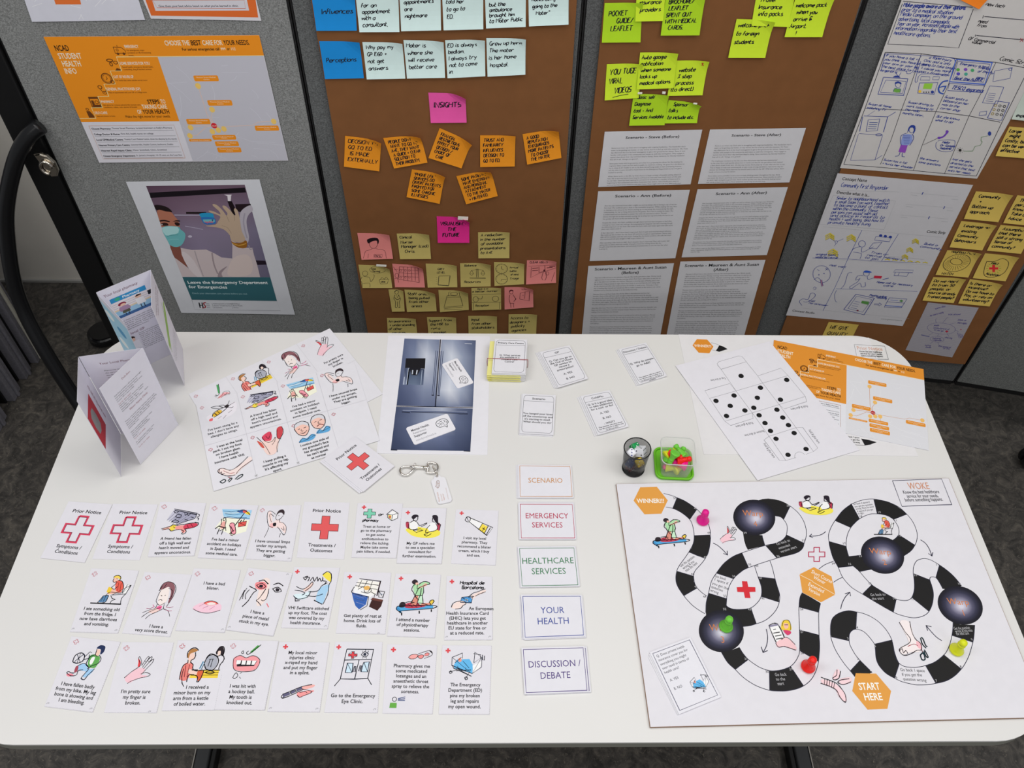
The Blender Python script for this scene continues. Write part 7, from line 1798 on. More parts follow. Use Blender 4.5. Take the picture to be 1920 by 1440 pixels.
LNS('S', '1112,948 1116,928 1135,922 1165,930 1195,970 1222,1022'); LNS('S', '418,748 530,735', sm=0); LNS('S', '510,877 565,866 640,852')
for t in ('300,440 435,500', '248,618 396,660', '328,842 455,828', '535,1070 615,990', '800,1225 825,1112', '975,895 1112,948', '960,1100 1105,1218', '1195,820 1165,925', '440,297 510,425', '632,258 662,382', '800,430 915,385', '845,560 985,650'): LNS('S', t, sm=0)
LNS('U', '385,645 345,595 295,535 250,470 215,410 190,350 176,300 172,240 176,180 195,130 250,90 330,70 402,82 460,95 520,120 580,158 630,205 670,255 700,310 718,370 730,440 745,490 772,530 815,555 870,563 930,562 1000,548 1085,515 1160,455 1192,410 1215,350 1230,285 1238,220 1240,160')
LNS('U', '535,608 482,555 430,503 390,455 360,405 338,355 335,290 345,260 365,240 395,231 430,238 465,255 500,288 530,325 555,362 563,410 568,475 585,530 620,580 665,622 730,658 800,690 900,713 960,716 1030,713 1090,703 1145,692 1200,672 1260,632 1312,578 1345,530 1375,470 1395,410 1412,345 1422,290 1428,195')
for t in ('345,595 430,503', '180,298 332,332', '402,82 393,231', '555,362 710,325', '772,530 730,658', '1000,548 1090,703', '1160,455 1312,578', '1230,285 1412,345'): LNS('U', t, sm=0)
ST = [(1, '#15141d'), (.86, '#1d1c2a'), (.68, '#343449'), (.5, '#5a586f'), (.34, '#8b889d'), (.2, '#b4b1c2'), (.08, '#cfccd9')]
def ball(fr, cx, cy, rx, ry, ang, off):
    s.on('warp_ball', 1); s.at(fr).ball(cx, cy, rx, ry, ang, ST, off=off)
ball('R', 1316, 434, 190, 160, .12, (20, 10)); ball('T', 987, 248, 197, 183, .22, (5, 10)); ball('S', 707, 736, 190, 155, .38, (25, 10)); ball('S', 1373, 1166, 200, 158, .42, (10, 8))
OC = '#c97a4a'
s.on('warp_writing')
s.at('R').text('Warp', (1215, 415), .038, end=(1400, 425), col=OC); s.text('4', (1315, 512), .034, xs=.9, col=OC)
s.at('T').text('Warp', (888, 245), .038, end=(1075, 245), col=OC); s.text('3', (985, 350), .036, xs=.9, col=OC)
s.at('S').text('Warp', (598, 720), .036, end=(785, 735), col=OC); s.text('2', (715, 820), .034, xs=.9, col=OC)
s.text('Warp', (1268, 1155), .036, end=(1455, 1165), col=OC); s.text('1', (1392, 1255), .034, xs=.9, col=OC)
OH = '#dc9a45'
s.on('hexagon', 1).at('R').fill([(290, 162), (440, 158), (538, 280), (480, 400), (328, 405), (230, 282)], OH); s.on('hexagon', 1).at('U').fill([(392, 615), (570, 618), (700, 770), (668, 925), (495, 932), (362, 770)], OH)
s.on('hexagon', 1).at('j').fill([(1145, 1005), (1318, 918), (1530, 1030), (1575, 1248), (1403, 1340), (1180, 1222)], OH); s.line([(1145, 1008), (1300, 1085), (1312, 1100), (1575, 1248)], .0007, '#f4ead8')
s.on('hexagon_writing'); W_ = '#f3efe8'
s.at('R').text('WINNER!!!', (262, 302), .029, end=(508, 302), bold=True, col=W_); s.at('U').text('START', (425, 760), .036, end=(608, 757), bold=True, col=W_); s.text('HERE', (470, 850), .036, end=(630, 848), bold=True, col=W_)
s.at('j')
for t, a_, b_ in (('Short Course', (1282, 985), (1530, 1115)), ('Winner', (1308, 1055), (1448, 1125)), ('Extended', (1245, 1135), (1432, 1232)), ('Version', (1245, 1195), (1388, 1270))): s.text(t, a_, .023, end=b_, col=W_)
s.on('square_writing'); D_ = '#2c2c32'; WW = '#b9b8bc'
for fr, c, rows in (('R', D_, (((655, 882), (785, 790), 'Get the question'), ((682, 902), (780, 835), 'wrong & you'), ((705, 925), (808, 850), 'miss the next'))),
    ('R', WW, (((1520, 684), (1642, 648), 'Go back to'), ((1540, 722), (1642, 690), 'extended'), ((1558, 754), (1702, 706), 'version start'))),
    ('R', D_, (((958, 968), (1060, 1000), 'Go back'), ((952, 998), (1078, 1040), '1 space if'), ((936, 1034), (1080, 1086), 'you get the'), ((926, 1064), (1032, 1104), 'question'), ((918, 1096), (992, 1124), 'wrong'))),
    ('T', WW, (((1455, 640), (1556, 636), 'Go back'), ((1465, 680), (1545, 676), 'to the'), ((1478, 720), (1535, 716), 'start'))),
    ('S', D_, (((458, 306), (600, 286), 'Go back 4 spaces if'), ((470, 328), (625, 306), 'you get the question'), ((480, 348), (634, 326), 'wrong. Move forward'), ((492, 368), (628, 350), '4 spaces if you get'), ((500, 388), (552, 380), 'it right.'))),
    ('S', WW, (((605, 1088), (735, 1082), 'Go back to'), ((620, 1122), (722, 1116), 'the start'))),
    ('U', WW, (((1250, 238), (1390, 228), 'Get the question'), ((1262, 262), (1412, 252), 'wrong & you miss'), ((1270, 284), (1382, 277), 'the next turn'))),
    ('U', D_, (((782, 596), (996, 606), 'Go back 1 space'), ((796, 638), (972, 642), 'if you get the'), ((806, 676), (1010, 690), 'question wrong')))):
    for a_, b_, t in rows: s.at(fr).text(t, a_, .0165 if fr != 'S' or c == WW else .012, end=b_, col=c)
for fr, x, y, t, c in (('R', 588, 268, '50', D_), ('R', 775, 360, '49', WW), ('R', 895, 580, '48', D_), ('R', 862, 800, '47', WW), ('R', 748, 952, '46', D_), ('R', 778, 1066, '45', WW), ('R', 856, 1156, '44', D_), ('R', 1222, 582, '39', WW), ('R', 1608, 336, '38', WW), ('R', 1746, 650, '37', D_), ('R', 1518, 792, '36', WW), ('R', 1262, 866, '35', D_), ('R', 1118, 972, '34', WW), ('R', 1038, 1150, '33', D_), ('R', 1036, 1268, '32', WW), ('R', 1325, 878, '40', D_), ('R', 1362, 990, '41', WW), ('R', 1380, 1170, '42', D_), ('R', 1260, 1270, '43', WW),
                       ('T', 1188, 500, '31', WW), ('T', 1372, 612, '30', D_), ('T', 1580, 590, '29', WW), ('T', 1676, 450, '28', D_), ('T', 1676, 264, '27', WW), ('T', 1674, 66, '26', D_), ('S', 508, 412, '18', D_), ('S', 668, 376, '10', WW), ('S', 808, 448, '11', D_), ('S', 842, 576, '12', WW), ('S', 366, 644, '17', D_), ('S', 412, 820, '16', WW), ('S', 272, 816, '24', D_), ('S', 505, 752, '23', WW), ('S', 588, 990, '15', D_), ('S', 794, 1118, '14', WW), ('S', 955, 1122, '13', D_), ('S', 975, 916, '12', WW), ('S', 1165, 826, '11', D_), ('S', 1352, 990, '10', WW),
                       ('U', 400, 226, '4', D_), ('U', 318, 322, '3', WW), ('U', 405, 498, '2', D_), ('U', 512, 600, '1', WW), ('U', 556, 388, '5', WW), ('U', 740, 660, '6', D_), ('U', 1088, 692, '7', WW), ('U', 1302, 568, '8', D_), ('U', 1398, 332, '9', WW)):
    s.at(fr).text(t, (x, y), .013, xs=1.0, col=c)
s.on('title_box'); s.at('S').line([(792, 98), (1213, 83), (1300, 303), (873, 318), (792, 98)], .0010, '#3a3a52')
s.text('WOKE', (935, 172), .048, end=(1115, 170), col='#cf8f6e')
for t, a_, b_ in (('Know the best healthcare', (886, 210), (1196, 205)), ('service for your needs,', (918, 244), (1190, 240)), ('before something happens.', (902, 277), (1228, 270))): s.text(t, a_, .024, end=b_, col='#33333c')
def arrow(fr, pts, hd):
    s.on('arrow', 1).at(fr).line(pts, .0011, '#23233c', 4); s.line([hd[0], pts[-1], hd[1]], .0011, '#23233c')
arrow('R', [(945, 665), (985, 685), (1035, 728), (1075, 772)], [(1038, 758), (1072, 735)]); arrow('j', [(1460, 492), (1420, 522), (1360, 542), (1265, 548)], [(1292, 522), (1306, 568)]); arrow('S', [(1032, 605), (1075, 635), (1108, 685), (1130, 745)], [(1100, 722), (1138, 712)])
arrow('S', [(348, 1198), (360, 1150), (388, 1095), (428, 1055)], [(384, 1068), (432, 1088)]); arrow('T', [(1378, 230), (1390, 300), (1380, 375), (1350, 435)], [(1334, 385), (1390, 418)]); arrow('U', [(1142, 332), (1100, 305), (1050, 255), (1005, 200)], [(1018, 245), (1052, 210)])
s.on('cross_mark', 1); s.at('j').cross(1352, 766, 97, 84, '#b4244c', wd=.0014, t=.34)
s.on('cross_mark', 1).at('R').fill([(1205, 1008), (1252, 1010), (1262, 1060), (1325, 1062), (1327, 1103), (1272, 1105), (1282, 1160), (1232, 1158), (1222, 1106), (1164, 1104), (1158, 1062), (1212, 1060)], '#cf2c36')
s.at('R').on('illustration', 1).draw(ART['massage'], (390, 440), (700, 440), (400, 705)); s.on('illustration', 1).draw(ART['hand'], (1018, 500), (1160, 520), (1000, 662)); s.at('j').on('illustration', 1).draw(ART['gp'], (1130, 55), (1540, 55), (1130, 300)); s.at('S').on('illustration', 1).draw(ART['toilet'], (628, 415), (782, 415), (634, 562)); s.at('U').on('illustration', 1).draw(ART['footup'], (765, 165), (1020, 165), (765, 500)); s.on('illustration', 1).draw(ART['bandage'], (85, 585), (350, 585), (85, 870)); s.at('T').on('illustration', 1).draw(ART['phone'], (1395, 155), (1625, 155), (1400, 415))
s.at(None); s.done()
# question cards lying on the board
c1 = [(362, 432), (718, 300), (985, 822), (618, 972)]
for i, (dx, dy) in enumerate(((-14, 40), (-8, 18))):
    u = Sheet('question_card', 'white card under the private health insurance card, %s' % ('lowest', 'in the middle')[i], 'card', TABLE, 'T', [(x + dx, y + dy * (1 if j in (0, 1) else .2)) for j, (x, y) in enumerate(c1)], '#d8d7dc', h=BHT + .0009 + i * .0007, th=.0005)
    u.on('border').line([(.05, .035), (.95, .035), (.95, .96), (.05, .96), (.05, .035)], .0006, '#3c3c48'); u.done()
s = Sheet('question_card', 'tilted card on the game board asking does private health insurance cover you', 'card', TABLE, 'T', c1, '#e0dfe6', h=BHT + .0026, th=.0006)
s.on('border').line([(.05, .035), (.95, .035), (.95, .955), (.05, .955), (.05, .035)], .0007, '#3c3c58')
s.on('printed_text')
for i, t in enumerate(('Q. Does private health', 'insurance cover you for', 'everything you might', 'ever need in terms of', 'health care?', '', '  A. YES', '', '  B. NO')): s.text(t, (.10, .115 + i * .068), .058, xs=.90, col='#3c3c44')
s.on('illustration').draw(ART['bed'], (.50, .58), (.92, .58), (.50, .84), .9); s.done()
# ------------------------------------------------------------------ pawns, dice, tumbler, food box, keyring, leaflets
def plastic(name, hx, rough=.35, sss=0):
    return mat(name, tuple(c / KT * .8 for c in H(hx)), rough, spec=.4)
PINKP, GREENP, YELP, REDP = plastic('pink_plastic', '#e0158a'), plastic('lime_plastic', '#6cc43c'), plastic('yellow_plastic', '#d6dc1e'), plastic('red_plastic', '#ee241c')
PROF = [(0.0, 0.0), (.0085, 0.0), (.0105, .0008), (.0108, .003), (.0100, .0045), (.0090, .0055), (.0086, .0075), (.0072, .0105), (.0056, .0150), (.0048, .0185), (.0056, .0192), (.0062, .0202), (.0056, .0212), (.0044, .0218), (.0052, .0235), (.0060, .0260), (.0056, .0288), (.0038, .0308), (.0, .0314)]
_pvs, _pfs = lathe(PROF, 24)
PBODY = [p for p in PROF if p[1] <= .0218] + [(.0, .0219)]; PHEAD = [(.0, .0205)] + [p for p in PROF if p[1] >= .0217]
_bm = mesh('body', *lathe(PBODY, 24), True); _hm = mesh('head', *lathe(PHEAD, 24), True)
_cache = {}
def pawn(label, m, loc, rot=(0, 0, 0), group='pawns on the game board', sc=1.0):
    t = empty('game_pawn', loc); t.rotation_euler = rot; t.scale = (sc,) * 3; tag(t, label, 'game piece', group)
    if m.name not in _cache:
        b, h = _bm.copy(), _hm.copy(); b.materials.append(m); h.materials.append(m); _cache[m.name] = (b, h)
    b, h = _cache[m.name]; link('body', b, None, t); link('head', h, None, t)
    return t
zb = BHT + .0009
pawn('pink pawn standing on the game board near the WINNER hexagon', PINKP, (.3285, .3615, zb)); pawn('green pawn standing on the third dark warp ball', GREENP, (.3355, .1715, zb))
pawn('red pawn standing on the game board, bottom centre of the track', REDP, (.4490, .1075, zb)); pawn('yellow pawn standing on the game board under the right warp ball', YELP, (.6840, .1335, zb))
# smoked tumbler
cx, cy = .2220, .4720
SMK = mat('smoked_plastic', (.06, .062, .066), .08, spec=.5, alpha=.42)
t = empty('tumbler', (cx, cy, .0006)); tag(t, 'small smoked grey plastic tumbler full of dice', 'cup')
RB, RT, HT = .0195, .0235, .060
vs, fs = lathe([(0, 0), (RB, 0), (RT, HT), (RT - .0011, HT), (RB - .0011, .002), (0, .002)], 40)
link('cup_wall', mesh('cup_wall', vs, fs, True), SMK, t)
BLKP = mat('black_gloss_plastic', (.01, .01, .011), .15)
vs, fs = tube([(.0231 * math.cos(a), .0231 * math.sin(a), HT) for a in [i * 2 * math.pi / 40 for i in range(40)]], .0010, 8, closed=True); link('rim', mesh('rim', vs, fs, True), BLKP, t)
vs, fs = tube([(.0193 * math.cos(a), .0193 * math.sin(a), .0012) for a in [i * 2 * math.pi / 40 for i in range(40)]], .0011, 8, closed=True); link('base_ring', mesh('base_ring', vs, fs, True), BLKP, t)
PIPS = {1: [(0, 0)], 2: [(-1, -1), (1, 1)], 3: [(-1, -1), (0, 0), (1, 1)], 4: [(-1, -1), (1, 1), (-1, 1), (1, -1)], 5: [(-1, -1), (1, 1), (-1, 1), (1, -1), (0, 0)], 6: [(-1, -1), (-1, 0), (-1, 1), (1, -1), (1, 0), (1, 1)]}
def die(label, size, col, pipc, loc, rot, rnd=.18, group='dice in the tumbler'):
    t = empty('dice', loc); t.rotation_euler = rot; tag(t, label, 'dice', group); h = size / 2
    link('cube_body', bm_mesh('cube_body', box_bm(-h, -h, -h, h, h, h, size * rnd, seg=4), True), mat('dice_' + col.strip('#'), tuple(c / KT * .8 for c in H(col)), .25), t)
    vs, fs = [], []
    for ax, sg, n in ((2, 1, 3), (2, -1, 4), (0, 1, 5), (0, -1, 2), (1, 1, 6), (1, -1, 6)):
        for (a, b) in PIPS[n]:
            n0 = len(vs); a_, b_ = a * h * .5, b * h * .5
            for k in range(10):
                q = k * math.pi / 5; p = [0, 0, 0]; p[ax] = sg * (h + .00012); p[(ax + 1) % 3] = a_ + h * .16 * math.cos(q); p[(ax + 2) % 3] = b_ + h * .16 * math.sin(q); vs.append(tuple(p))
            fs.append(tuple(range(n0, n0 + 10)))
    link('pips', mesh('pips', vs, fs), mat('pips_' + pipc.strip('#'), H(pipc), .4), t)
    return t
def R3(a, b, c): return tuple(math.radians(x) for x in (a, b, c))
die('white dice with rounded edges and blue pips at the left of the tumbler', .0145, '#e8e8ee', '#2a2f8a', (cx - .0098, cy + .0000, .0470), R3(24, -16, 40), .30)
die('large square white dice with black pips at the right of the tumbler', .0155, '#e2e3e8', '#141418', (cx + .0075, cy + .0030, .0480), R3(-28, 22, 55), .05)
die('green dice at the back of the tumbler', .0140, '#1c9450', '#e8e8e8', (cx - .0010, cy + .0140, .0440), R3(20, 10, 30), .2)
die('yellow dice in the middle of the tumbler', .0140, '#e8c81c', '#f2f0e8', (cx + .0060, cy - .0115, .0340), R3(12, -20, 25), .22)
die('dark blue dice low at the left inside the tumbler', .0140, '#23407a', '#c8c8d0', (cx - .0085, cy - .0060, .0260), R3(15, 25, 60), .2)
die('olive dice low at the right inside the tumbler', .0150, '#a08a34', '#e8e2c8', (cx + .0070, cy + .0000, .0185), R3(-10, 12, 20), .2)
die('dark red dice at the bottom of the tumbler', .0130, '#8c2a30', '#d8c8c8', (cx - .0065, cy - .0030, .0095), R3(0, 0, 35), .2)
# food box standing on its green lid
bx, by = .2945, .4735
LIDM = plastic('apple_green_plastic', '#6fc22a', .4)
t = empty('box_lid', (.2945, .4800, .0006)); t.rotation_euler = R3(0, 0, -3); tag(t, 'apple green square lid under the clear food box', 'lid')
link('lid_plate', bm_mesh('lid_plate', prism(rrect(-.0335, -.0335, .0335, .0335, .012, 8), 0, .0022, .0006, 2)), LIDM, t)
vs, fs = tube([(x, y, .0040) for x, y in rrect(-.0325, -.0325, .0325, .0325, .012, 8)], .0021, 8, closed=True); link('lid_rim', mesh('lid_rim', vs, fs, True), LIDM, t)
CLR = mat('clear_box_plastic', (.75, .76, .73), .3, spec=.5, alpha=.20)
t = empty('food_box', (bx, by, .0032)); t.rotation_euler = R3(0, 0, -4); tag(t, 'small clear square food box filled with coloured pawns', 'food box')
def ring(h_, r, z): return [(x, y, z) for x, y in rrect(-h_, -h_, h_, h_, r, 6)]
prof = [(.0225, .008, 0), (.0245, .009, .002), (.0290, .011, .046), (.0300, .0115, .0465), (.0300, .0115, .048), (.0283, .0105, .048), (.0236, .0085, .0028)]
vs = []; fs = []; N = len(ring(.02, .005, 0))
for hh, rr, zz in prof: vs += ring(hh, rr, zz)
for i in range(len(prof) - 1):
    for k in range(N): fs.append((i * N + k, i * N + (k + 1) % N, (i + 1) * N + (k + 1) % N, (i + 1) * N + k))
fs.append(tuple(range(N - 1, -1, -1))); fs.append(tuple((len(prof) - 1) * N + k for k in range(N)))
link('box_wall', mesh('box_wall', vs, fs, True), CLR, t)
vs, fs = tube(ring(.0294, .0112, .0478), .0008, 6, closed=True); link('box_rim', mesh('box_rim', vs, fs, True), mat('clear_rim', (.75, .76, .74), .3, alpha=.7), t)
for label, m, p, r in (('green pawn lying head down on top at the back right of the box', GREENP, (.006, .011, .039), (70, 0, 215)), ('red pawn lying across the middle of the box', REDP, (-.003, -.001, .036), (78, 0, 60)), ('yellow pawn lying at the back left of the box', YELP, (-.012, .012, .034), (75, 0, 120)),
        ('green pawn standing open end up at the front left of the box', GREENP, (-.014, -.0115, .040), (165, 20, 0)), ('red pawn at the front right of the box', REDP, (.017, -.010, .033), (80, 0, 95)), ('green pawn at the left wall of the box', GREENP, (-.018, .006, .031), (50, 0, 160)),
        ('pink pawn at the front of the box', PINKP, (.006, -.015, .027), (80, 0, 250)), ('pale yellow pawn low at the front of the box', YELP, (-.006, -.0140, .012), (85, 0, 75)), ('pink pawn at the right wall of the box', PINKP, (.016, .004, .020), (80, 0, 170)),
        ('green pawn deep at the back right of the box', GREENP, (.015, .016, .026), (60, 0, 150)), ('pink pawn low at the front left of the box', PINKP, (-.014, -.010, .012), (80, 0, 280)), ('yellow pawn deep at the back of the box', YELP, (-.002, .014, .018), (80, 0, 90)), ('red pawn deep in the middle of the box', REDP, (.004, .000, .016), (85, 0, 20)), ('yellow pawn low at the front right of the box', YELP, (.012, -.012, .012), (85, 0, 120))):
    from mathutils import Euler
    dd = Euler(R3(*r)).to_matrix() @ Vector((0, 0, .0314 * .42)); q = Vector((bx + p[0] * .72, by + p[1] * .72, p[2] + .002)) - dd
    pawn(label, m, q, R3(*r), 'pawns in the food box', sc=.84)
# ------------------------------------------------------------------ swivel clip and tag
def gz(x, y, h): return TABLE.hit(740 + x / 12, 850 + y / 12, h)
K0 = gz(500, 320, .004)
t = empty('snap_hook_keyring', (K0.x, K0.y, .0008)); tag(t, 'nickel swivel snap hook lying below the fridge print', 'keyring'); KO = Vector(t.location)
def tb(name, pts, r, n=10, closed=False, m=CHROME, label=None):
    vs, fs = tube(pts, r, n, closed); o = link(name, mesh(name, rel(vs, KO), fs, True), m, t)
    if label: o['label'] = label
    return o
Zh = .0046
hook = catmull([tuple(gz(x, y, Zh)) for x, y in ((460, 325), (400, 395), (350, 440), (300, 480), (230, 492), (150, 462), (118, 400), (140, 335), (200, 302), (280, 298), (352, 302))], 5)
n = len(hook); tb('hook', hook, [.0021 if i < n * .25 else .0017 for i in range(n)], 12)
tb('barrel', [tuple(gz(x, y, Zh)) for x, y in ((345, 308), (430, 312), (560, 316), (690, 322))], [.0026, .0034, .0030, .0031], 16)
tb('thumb_knob', [tuple(gz(455, 290, Zh)), tuple(gz(456, 268, Zh + .0012)), tuple(gz(458, 244, Zh + .0018)), tuple(gz(459, 230, Zh + .0018))], [.0011, .0012, .0024, .0020], 12)
tb('swivel_collar', [tuple(gz(x, 325, Zh)) for x in (688, 700, 716, 730, 744, 758, 772, 790)], [.0032, .0042, .0042, .0032, .0032, .0046, .0046, .0024], 16)
tb('swivel_loop', catmull([tuple(gz(x, y, Zh)) for x, y in ((740, 220), (790, 205), (880, 215), (950, 250), (975, 320), (950, 385), (900, 430), (830, 440), (740, 430), (708, 400))], 4), .0017, 10)
tb('swivel_bar', [tuple(gz(735, 232, Zh)), tuple(gz(752, 300, Zh + .0006)), tuple(gz(735, 420, Zh))], .0015, 10)
tb('jump_ring', [tuple(gz(900 + 28 * math.cos(a) - 45 * math.sin(a) * .9, 395 + 118 * math.sin(a), Zh + .0022 * math.cos(a) - .0008 * (1 if math.sin(a) > .5 else 0))) for a in [i * 2 * math.pi / 24 for i in range(24)]], .0006, 8, True, CHR) if False else None
jr = [(850, 280), (865, 340), (900, 410), (940, 470), (958, 505), (972, 490), (960, 450), (925, 390), (895, 330), (870, 280)]
tb('jump_ring', [tuple(gz(x, y, Zh + .0020 * math.sin(i * math.pi / 5))) for i, (x, y) in enumerate(jr)], .0006, 8, True, CHR)
tc = [(-.0, 0)]
pts = [(960, 480), (1000, 490), (1045, 525), (1100, 535), (1140, 560), (1160, 620), (1288, 1030), (1270, 1075), (1235, 1095), (1010, 1138), (975, 1120), (955, 1080), (822, 640), (830, 610), (880, 570), (905, 510), (925, 488)]
W_pts = [gz(x, y, .0030) for x, y in pts]
ts_ = Sheet('keyring_tag', 'white keyring tag with an orange brain logo, hanging from the snap hook', 'tag', TABLE, 'g', [(822, 500), (1120, 500), (1290, 1090), (965, 1140)], '#dedde2', h=.0030, th=.0001)
bpy.data.meshes.remove(ts_.o.data) if False else None
o_ = ts_.o; me = mesh('keyring_tag', [p - ts_.org for p in W_pts] + [p - Vector((0, 0, .0022)) - ts_.org for p in W_pts], [tuple(range(len(pts) - 1, -1, -1)), tuple(range(len(pts), 2 * len(pts)))] + [(i, (i + 1) % len(pts), len(pts) + (i + 1) % len(pts), len(pts) + i) for i in range(len(pts))])
me.materials.append(paper('#e0dfe4', KT, 'tag_plastic')); o_.data = me
ts_.at('g').on('brain_logo').draw(ART['brain'], (1010, 590), (1010, 770), (915, 620), .6); 
ink = ts_.ink['brain_logo']; ink.c = [tuple(min(.95, a / KT * .8) for a in H('#c98a6c'))] * len(ink.c)
ts_.on('printed_text'); ts_.text('Mental Health', (1020, 1090), .055, end=(972, 870), col='#c08468'); ts_.text('Awareness', (1085, 1068), .055, end=(1045, 910), col='#c9a797'); ts_.text('Supporter', (1130, 1055), .055, end=(1092, 905), col='#b98067'); ts_.text('mindyourhead.ie', (1218, 1035), .045, end=(1160, 775), col='#c4aea6'); ts_.done()
hp = gz(950, 518, .0034); vs, fs = tube([(hp.x + .0016 * math.cos(a), hp.y + .0016 * math.sin(a), hp.z) for a in [i * math.pi / 6 for i in range(12)]], .0006, 6, True)
link('eyelet', mesh('eyelet', rel(vs, ts_.org), fs, True), CHR, o_)['label'] = 'nickel eyelet'

# ------------------------------------------------------------------ two standing three-fold leaflets
WHL = '#dcdae4'
class Fold:
    """one upright panel between two floor points, its print drawn in u (left to right), v (top to bottom)"""
    def __init__(s, root, a, b, part, hh=.21, lean=0.0, flip=False, th=.0003):
        a, b = Vector((*a, 0)), Vector((*b, 0)); s.k = KT
        up = Vector((0, 0, hh)); d = (b - a).normalized(); n = Vector((d.y, -d.x, 0))
        if flip: n = -n
        s.C0, s.C1, s.C2, s.C3 = a + up, b + up, b, a
        z0 = Vector((0, 0, .0008)); s.C2 += z0; s.C3 += z0
        s.n = n; s.W = (b - a).length; s.Hh = hh; s.curl = None; s.org = Vector(root.location); s.ink = {}; s.lay = 0; s._last = None; s.fr = None; s.cur = 'printing'
        q = [s.C0, s.C1, s.C2, s.C3]
        s.o = link(part, mesh(part, [p - s.org for p in q] + [p - n * th - s.org for p in q], [(0, 1, 2, 3), (7, 6, 5, 4), (0, 4, 5, 1), (1, 5, 6, 2), (2, 6, 7, 3), (3, 7, 4, 0)]), paper(WHL, KT, 'leaflet_paper'), root)
for nm in ('w', 'M', 'at', 'on', 'put', '_poly', 'fill', '_stroke', 'line', 'circ', 'ball', 'quadg', '_base', 'text', 'hand', 'block', 'draw', 'done', 'cross'): setattr(Fold, nm, Sheet.__dict__[nm])
def rows(s, ls, u, v, em, lead, u1, col='#34343e'):
    mx = max(len(t) for t in ls)
    for i, t in enumerate(ls):
        if t: s.text(t, (u, v + i * lead), em, end=(u + (u1 - u) * max(.12, len(t) / mx), v + i * lead), col=col)
rt = empty('leaflet', (-.68, .70, .0)); tag(rt, 'standing three-fold leaflet with a pharmacy picture, the one further back', 'leaflet')
a, b, c, d = (-.718, .694), (-.6395, .753), (-.614, .659), (-.692, .664)
s = Fold(rt, a, b, 'middle_fold')
s.on('heading').text('Your local pharmacy', (.08, .085), .042, end=(.70, .085), col='#6a2a44')
s.on('picture').fill([(.14, .125), (.80, .125), (.80, .175), (.14, .175)], '#2f8fc4'); s.text('Pharmacy', (.36, .163), .036, end=(.68, .163), col='#e8f2f8', bold=True); s.circ(.27, .15, .05, .018, '#3fae8a')
s.fill([(.12, .18), (.98, .18), (.98, .27), (.12, .27)], '#e6dfe0'); s.fill([(.12, .27), (.98, .27), (.98, .33), (.12, .33)], '#9ec9e2'); s.fill([(.12, .33), (.98, .33), (.98, .36), (.12, .36)], '#3f689c')
for i in range(3): s.line([(.14, .20 + i * .022), (.96, .20 + i * .022)], .0005, '#8c99a8')
s.fill([(.12, .262), (.98, .262), (.98, .278), (.12, .278)], '#e2cfae')
s.fill([(.80, .19), (.97, .19), (.97, .235), (.80, .235)], '#1a2028'); s.line([(.88, .235), (.88, .26)], .002, '#1a2028')
s.circ(.31, .218, .075, .020, '#8c2440'); s.circ(.32, .228, .05, .014, '#e8c0a8'); s.fill([(.24, .245), (.40, .245), (.42, .295), (.24, .295)], '#a98aa6', 2); s.fill([(.27, .29), (.40, .29), (.41, .32), (.26, .32)], '#5a5a48'); s.line([(.31, .32), (.31, .35)], .0012, '#222'); s.line([(.37, .32), (.37, .35)], .0012, '#222')
s.circ(.62, .205, .06, .018, '#e8c0a8'); s.fill([(.56, .205), (.60, .185), (.68, .19), (.68, .20)], '#3a2418'); s.fill([(.55, .225), (.70, .225), (.72, .295), (.56, .295)], '#f2f4f6'); s.line([(.61, .295), (.61, .34)], .0016, '#28324a'); s.line([(.67, .295), (.67, .34)], .0016, '#28324a')
s.on('body_text'); rows(s, ['We can help you deal with minor ailments', 'and injuries or unexplained illnesses but', 'are your first. They can provide quick', 'travel advice, along with other GP health', 'sense of medicines. They are typically', 'at normal business hours.'], .08, .405, .017, .022, .98)
s.text('Your local GP', (.04, .575), .036, end=(.50, .575), col='#6a2a44'); s.circ(.17, .625, .10, .030, '#2a1a14'); s.circ(.19, .64, .075, .028, '#e8c0a8'); s.fill([(.06, .615), (.24, .60), (.28, .62), (.08, .635)], '#2a1a14')
s.fill([(.02, .66), (.32, .66), (.34, .76), (.02, .76)], '#e9e9f0'); rows(s, ['General Practitioners GPs are', 'family medical expert. GPs will', 'deal with most of your complaints', 'and health. If you need to have', 'an advice or treatment they will', 'refer you to a hospital. Outside', 'of hours care from GPs can be', 'given to Out Of Hours. Most GPs', 'are available 8-10 around Monday', 'to Friday 9am to 6pm.'], .36, .60, .016, .021, .99); s.done()
s = Fold(rt, b, c, 'right_fold', flip=True)
s.on('body_text'); rows(s, ['Self-treat minor complaints', 'and household supplies...'], .1, .15, .03, .05, .9, '#7a4452'); s.fill([(.1, .35), (.9, .5), (.8, .56), (.1, .42)], '#9cbf6a', 2); s.line([(.2, .3), (.6, .5), (.9, .6)], .002, '#7fae52', 3); rows(s, ['When you are unwell it can be', 'hard to know who to call first', 'and where is open near you.'], .1, .68, .02, .04, .9, '#8a8a94'); s.done()
s = Fold(rt, (-.7185, .6935), (-.6500, .6220), 'left_fold'); s.on('picture'); s.fill([(.02, .08), (.98, .08), (.98, .9), (.02, .9)], '#a9d2e6')
for x, y, c_ in ((.2, .2, '#e8f2f8'), (.5, .3, '#5d9cc4'), (.3, .5, '#e8f2f8'), (.7, .55, '#b86a5a'), (.4, .7, '#5d9cc4'), (.8, .75, '#e6c0a4')): s.circ(x, y, .16, .05, c_)
s.done()
rt = empty('leaflet', (-.64, .51, .0)); tag(rt, 'standing three-fold leaflet with a red panel, the nearer one at the left edge', 'leaflet')
a, b, c, d = (-.7015, .5440), (-.603, .5640), (-.6485, .4770), (-.6750, .4510)
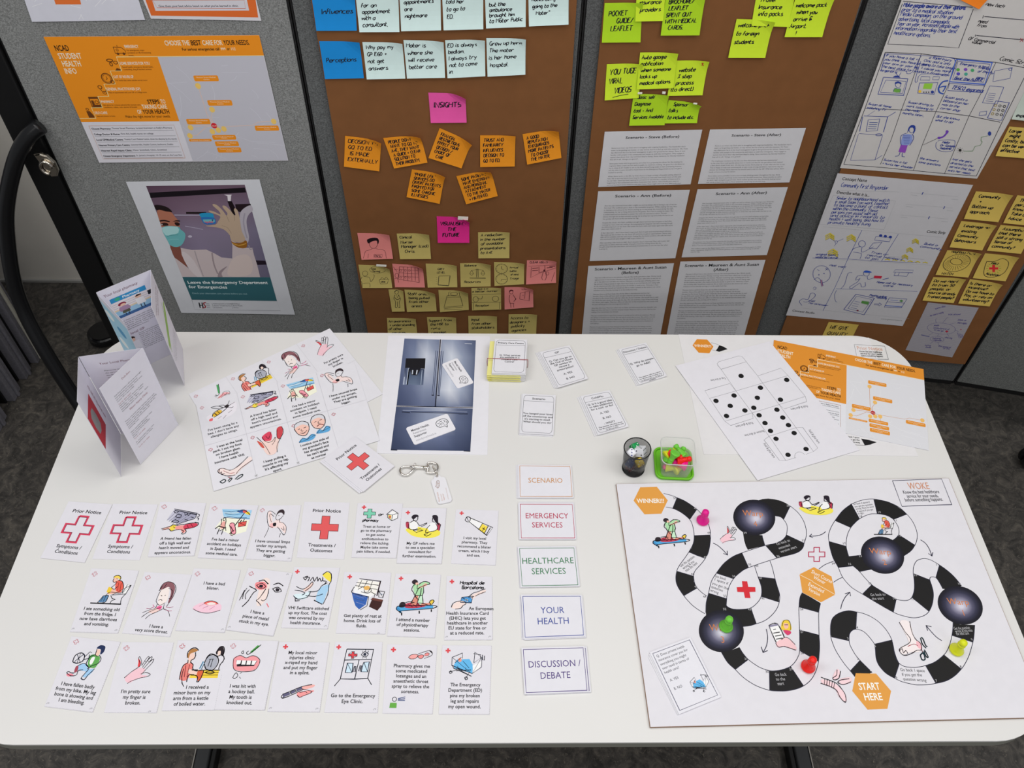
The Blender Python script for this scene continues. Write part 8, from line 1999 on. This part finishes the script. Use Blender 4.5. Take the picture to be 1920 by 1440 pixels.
s = Fold(rt, a, b, 'middle_fold'); s.on('heading').text('Your Local Pharmacy', (.24, .12), .034, end=(.84, .12), col='#6a2a44')
s.on('body_text'); rows(s, ['Pharmacies can help provide you with', 'the care and quick advice for colds', 'like flu and minor conditions as a', 'local service going around the day', 'GPs are the first place you go to', 'medical care and information as well', 'as regular health check ups.'], .26, .20, .018, .028, .9); s.done()
s = Fold(rt, (-.6485, .4770), (-.6045, .5635), 'right_fold')
s.on('heading').text('Dub-Doc', (.42, .10), .026, end=(.62, .10), col='#8a3444'); s.text('Minor Injury Clinic', (.30, .42), .030, end=(.74, .42), col='#8a3444')
s.on('body_text'); rows(s, ['Dub-Doc provides a GP service overnight', 'and weekends on several patients', 'out of hours GP in Dublin. Check times', 'of your GP is open today.'], .16, .185, .018, .022, .80); rows(s, ['Tel 01 454 5607'], .16, .285, .018, .022, .46, '#a06068'); rows(s, ['Mount Crumlin Avenue Dublin', 'Monday - Friday 6pm - 10pm', 'Saturdays 10am - 6pm', 'Sundays/Public hols 10am - 6pm'], .16, .305, .018, .022, .80)
rows(s, ['There are local major injuries clinics and', 'injuries who treat recent injuries including', 'fractures and the day. They deal with the', 'recovering from broken bones and', 'stitching cuts.'], .12, .485, .018, .022, .88); rows(s, ['Mater Smithfield Rapid Injury Clinic', 'Unit 5 Distillery Building', 'New Church Street, Smithfield', 'Dublin 7.'], .12, .625, .018, .022, .66)
rows(s, ['Tel 01 657 9000'], .12, .715, .018, .022, .40, '#a06068'); rows(s, ["St. Columcille's Injury Unit", 'Loughlinstown, Co. Dublin'], .12, .76, .018, .022, .58); rows(s, ['Tel 01 211 5000'], .12, .83, .018, .022, .40, '#a06068'); s.done()
s = Fold(rt, (-.7020, .5435), d, 'left_fold', flip=True); s.on('picture'); s.fill([(.42, .22), (.98, .22), (.98, .62), (.42, .62)], '#b8323c'); s.fill([(.60, .30), (.84, .30), (.84, .50), (.60, .50)], '#8c8c8a', 2)
s.on('body_text'); s.text('How can you get the best care', (.28, .62), .05, end=(.30, .2), col='#8a5a66'); s.done()
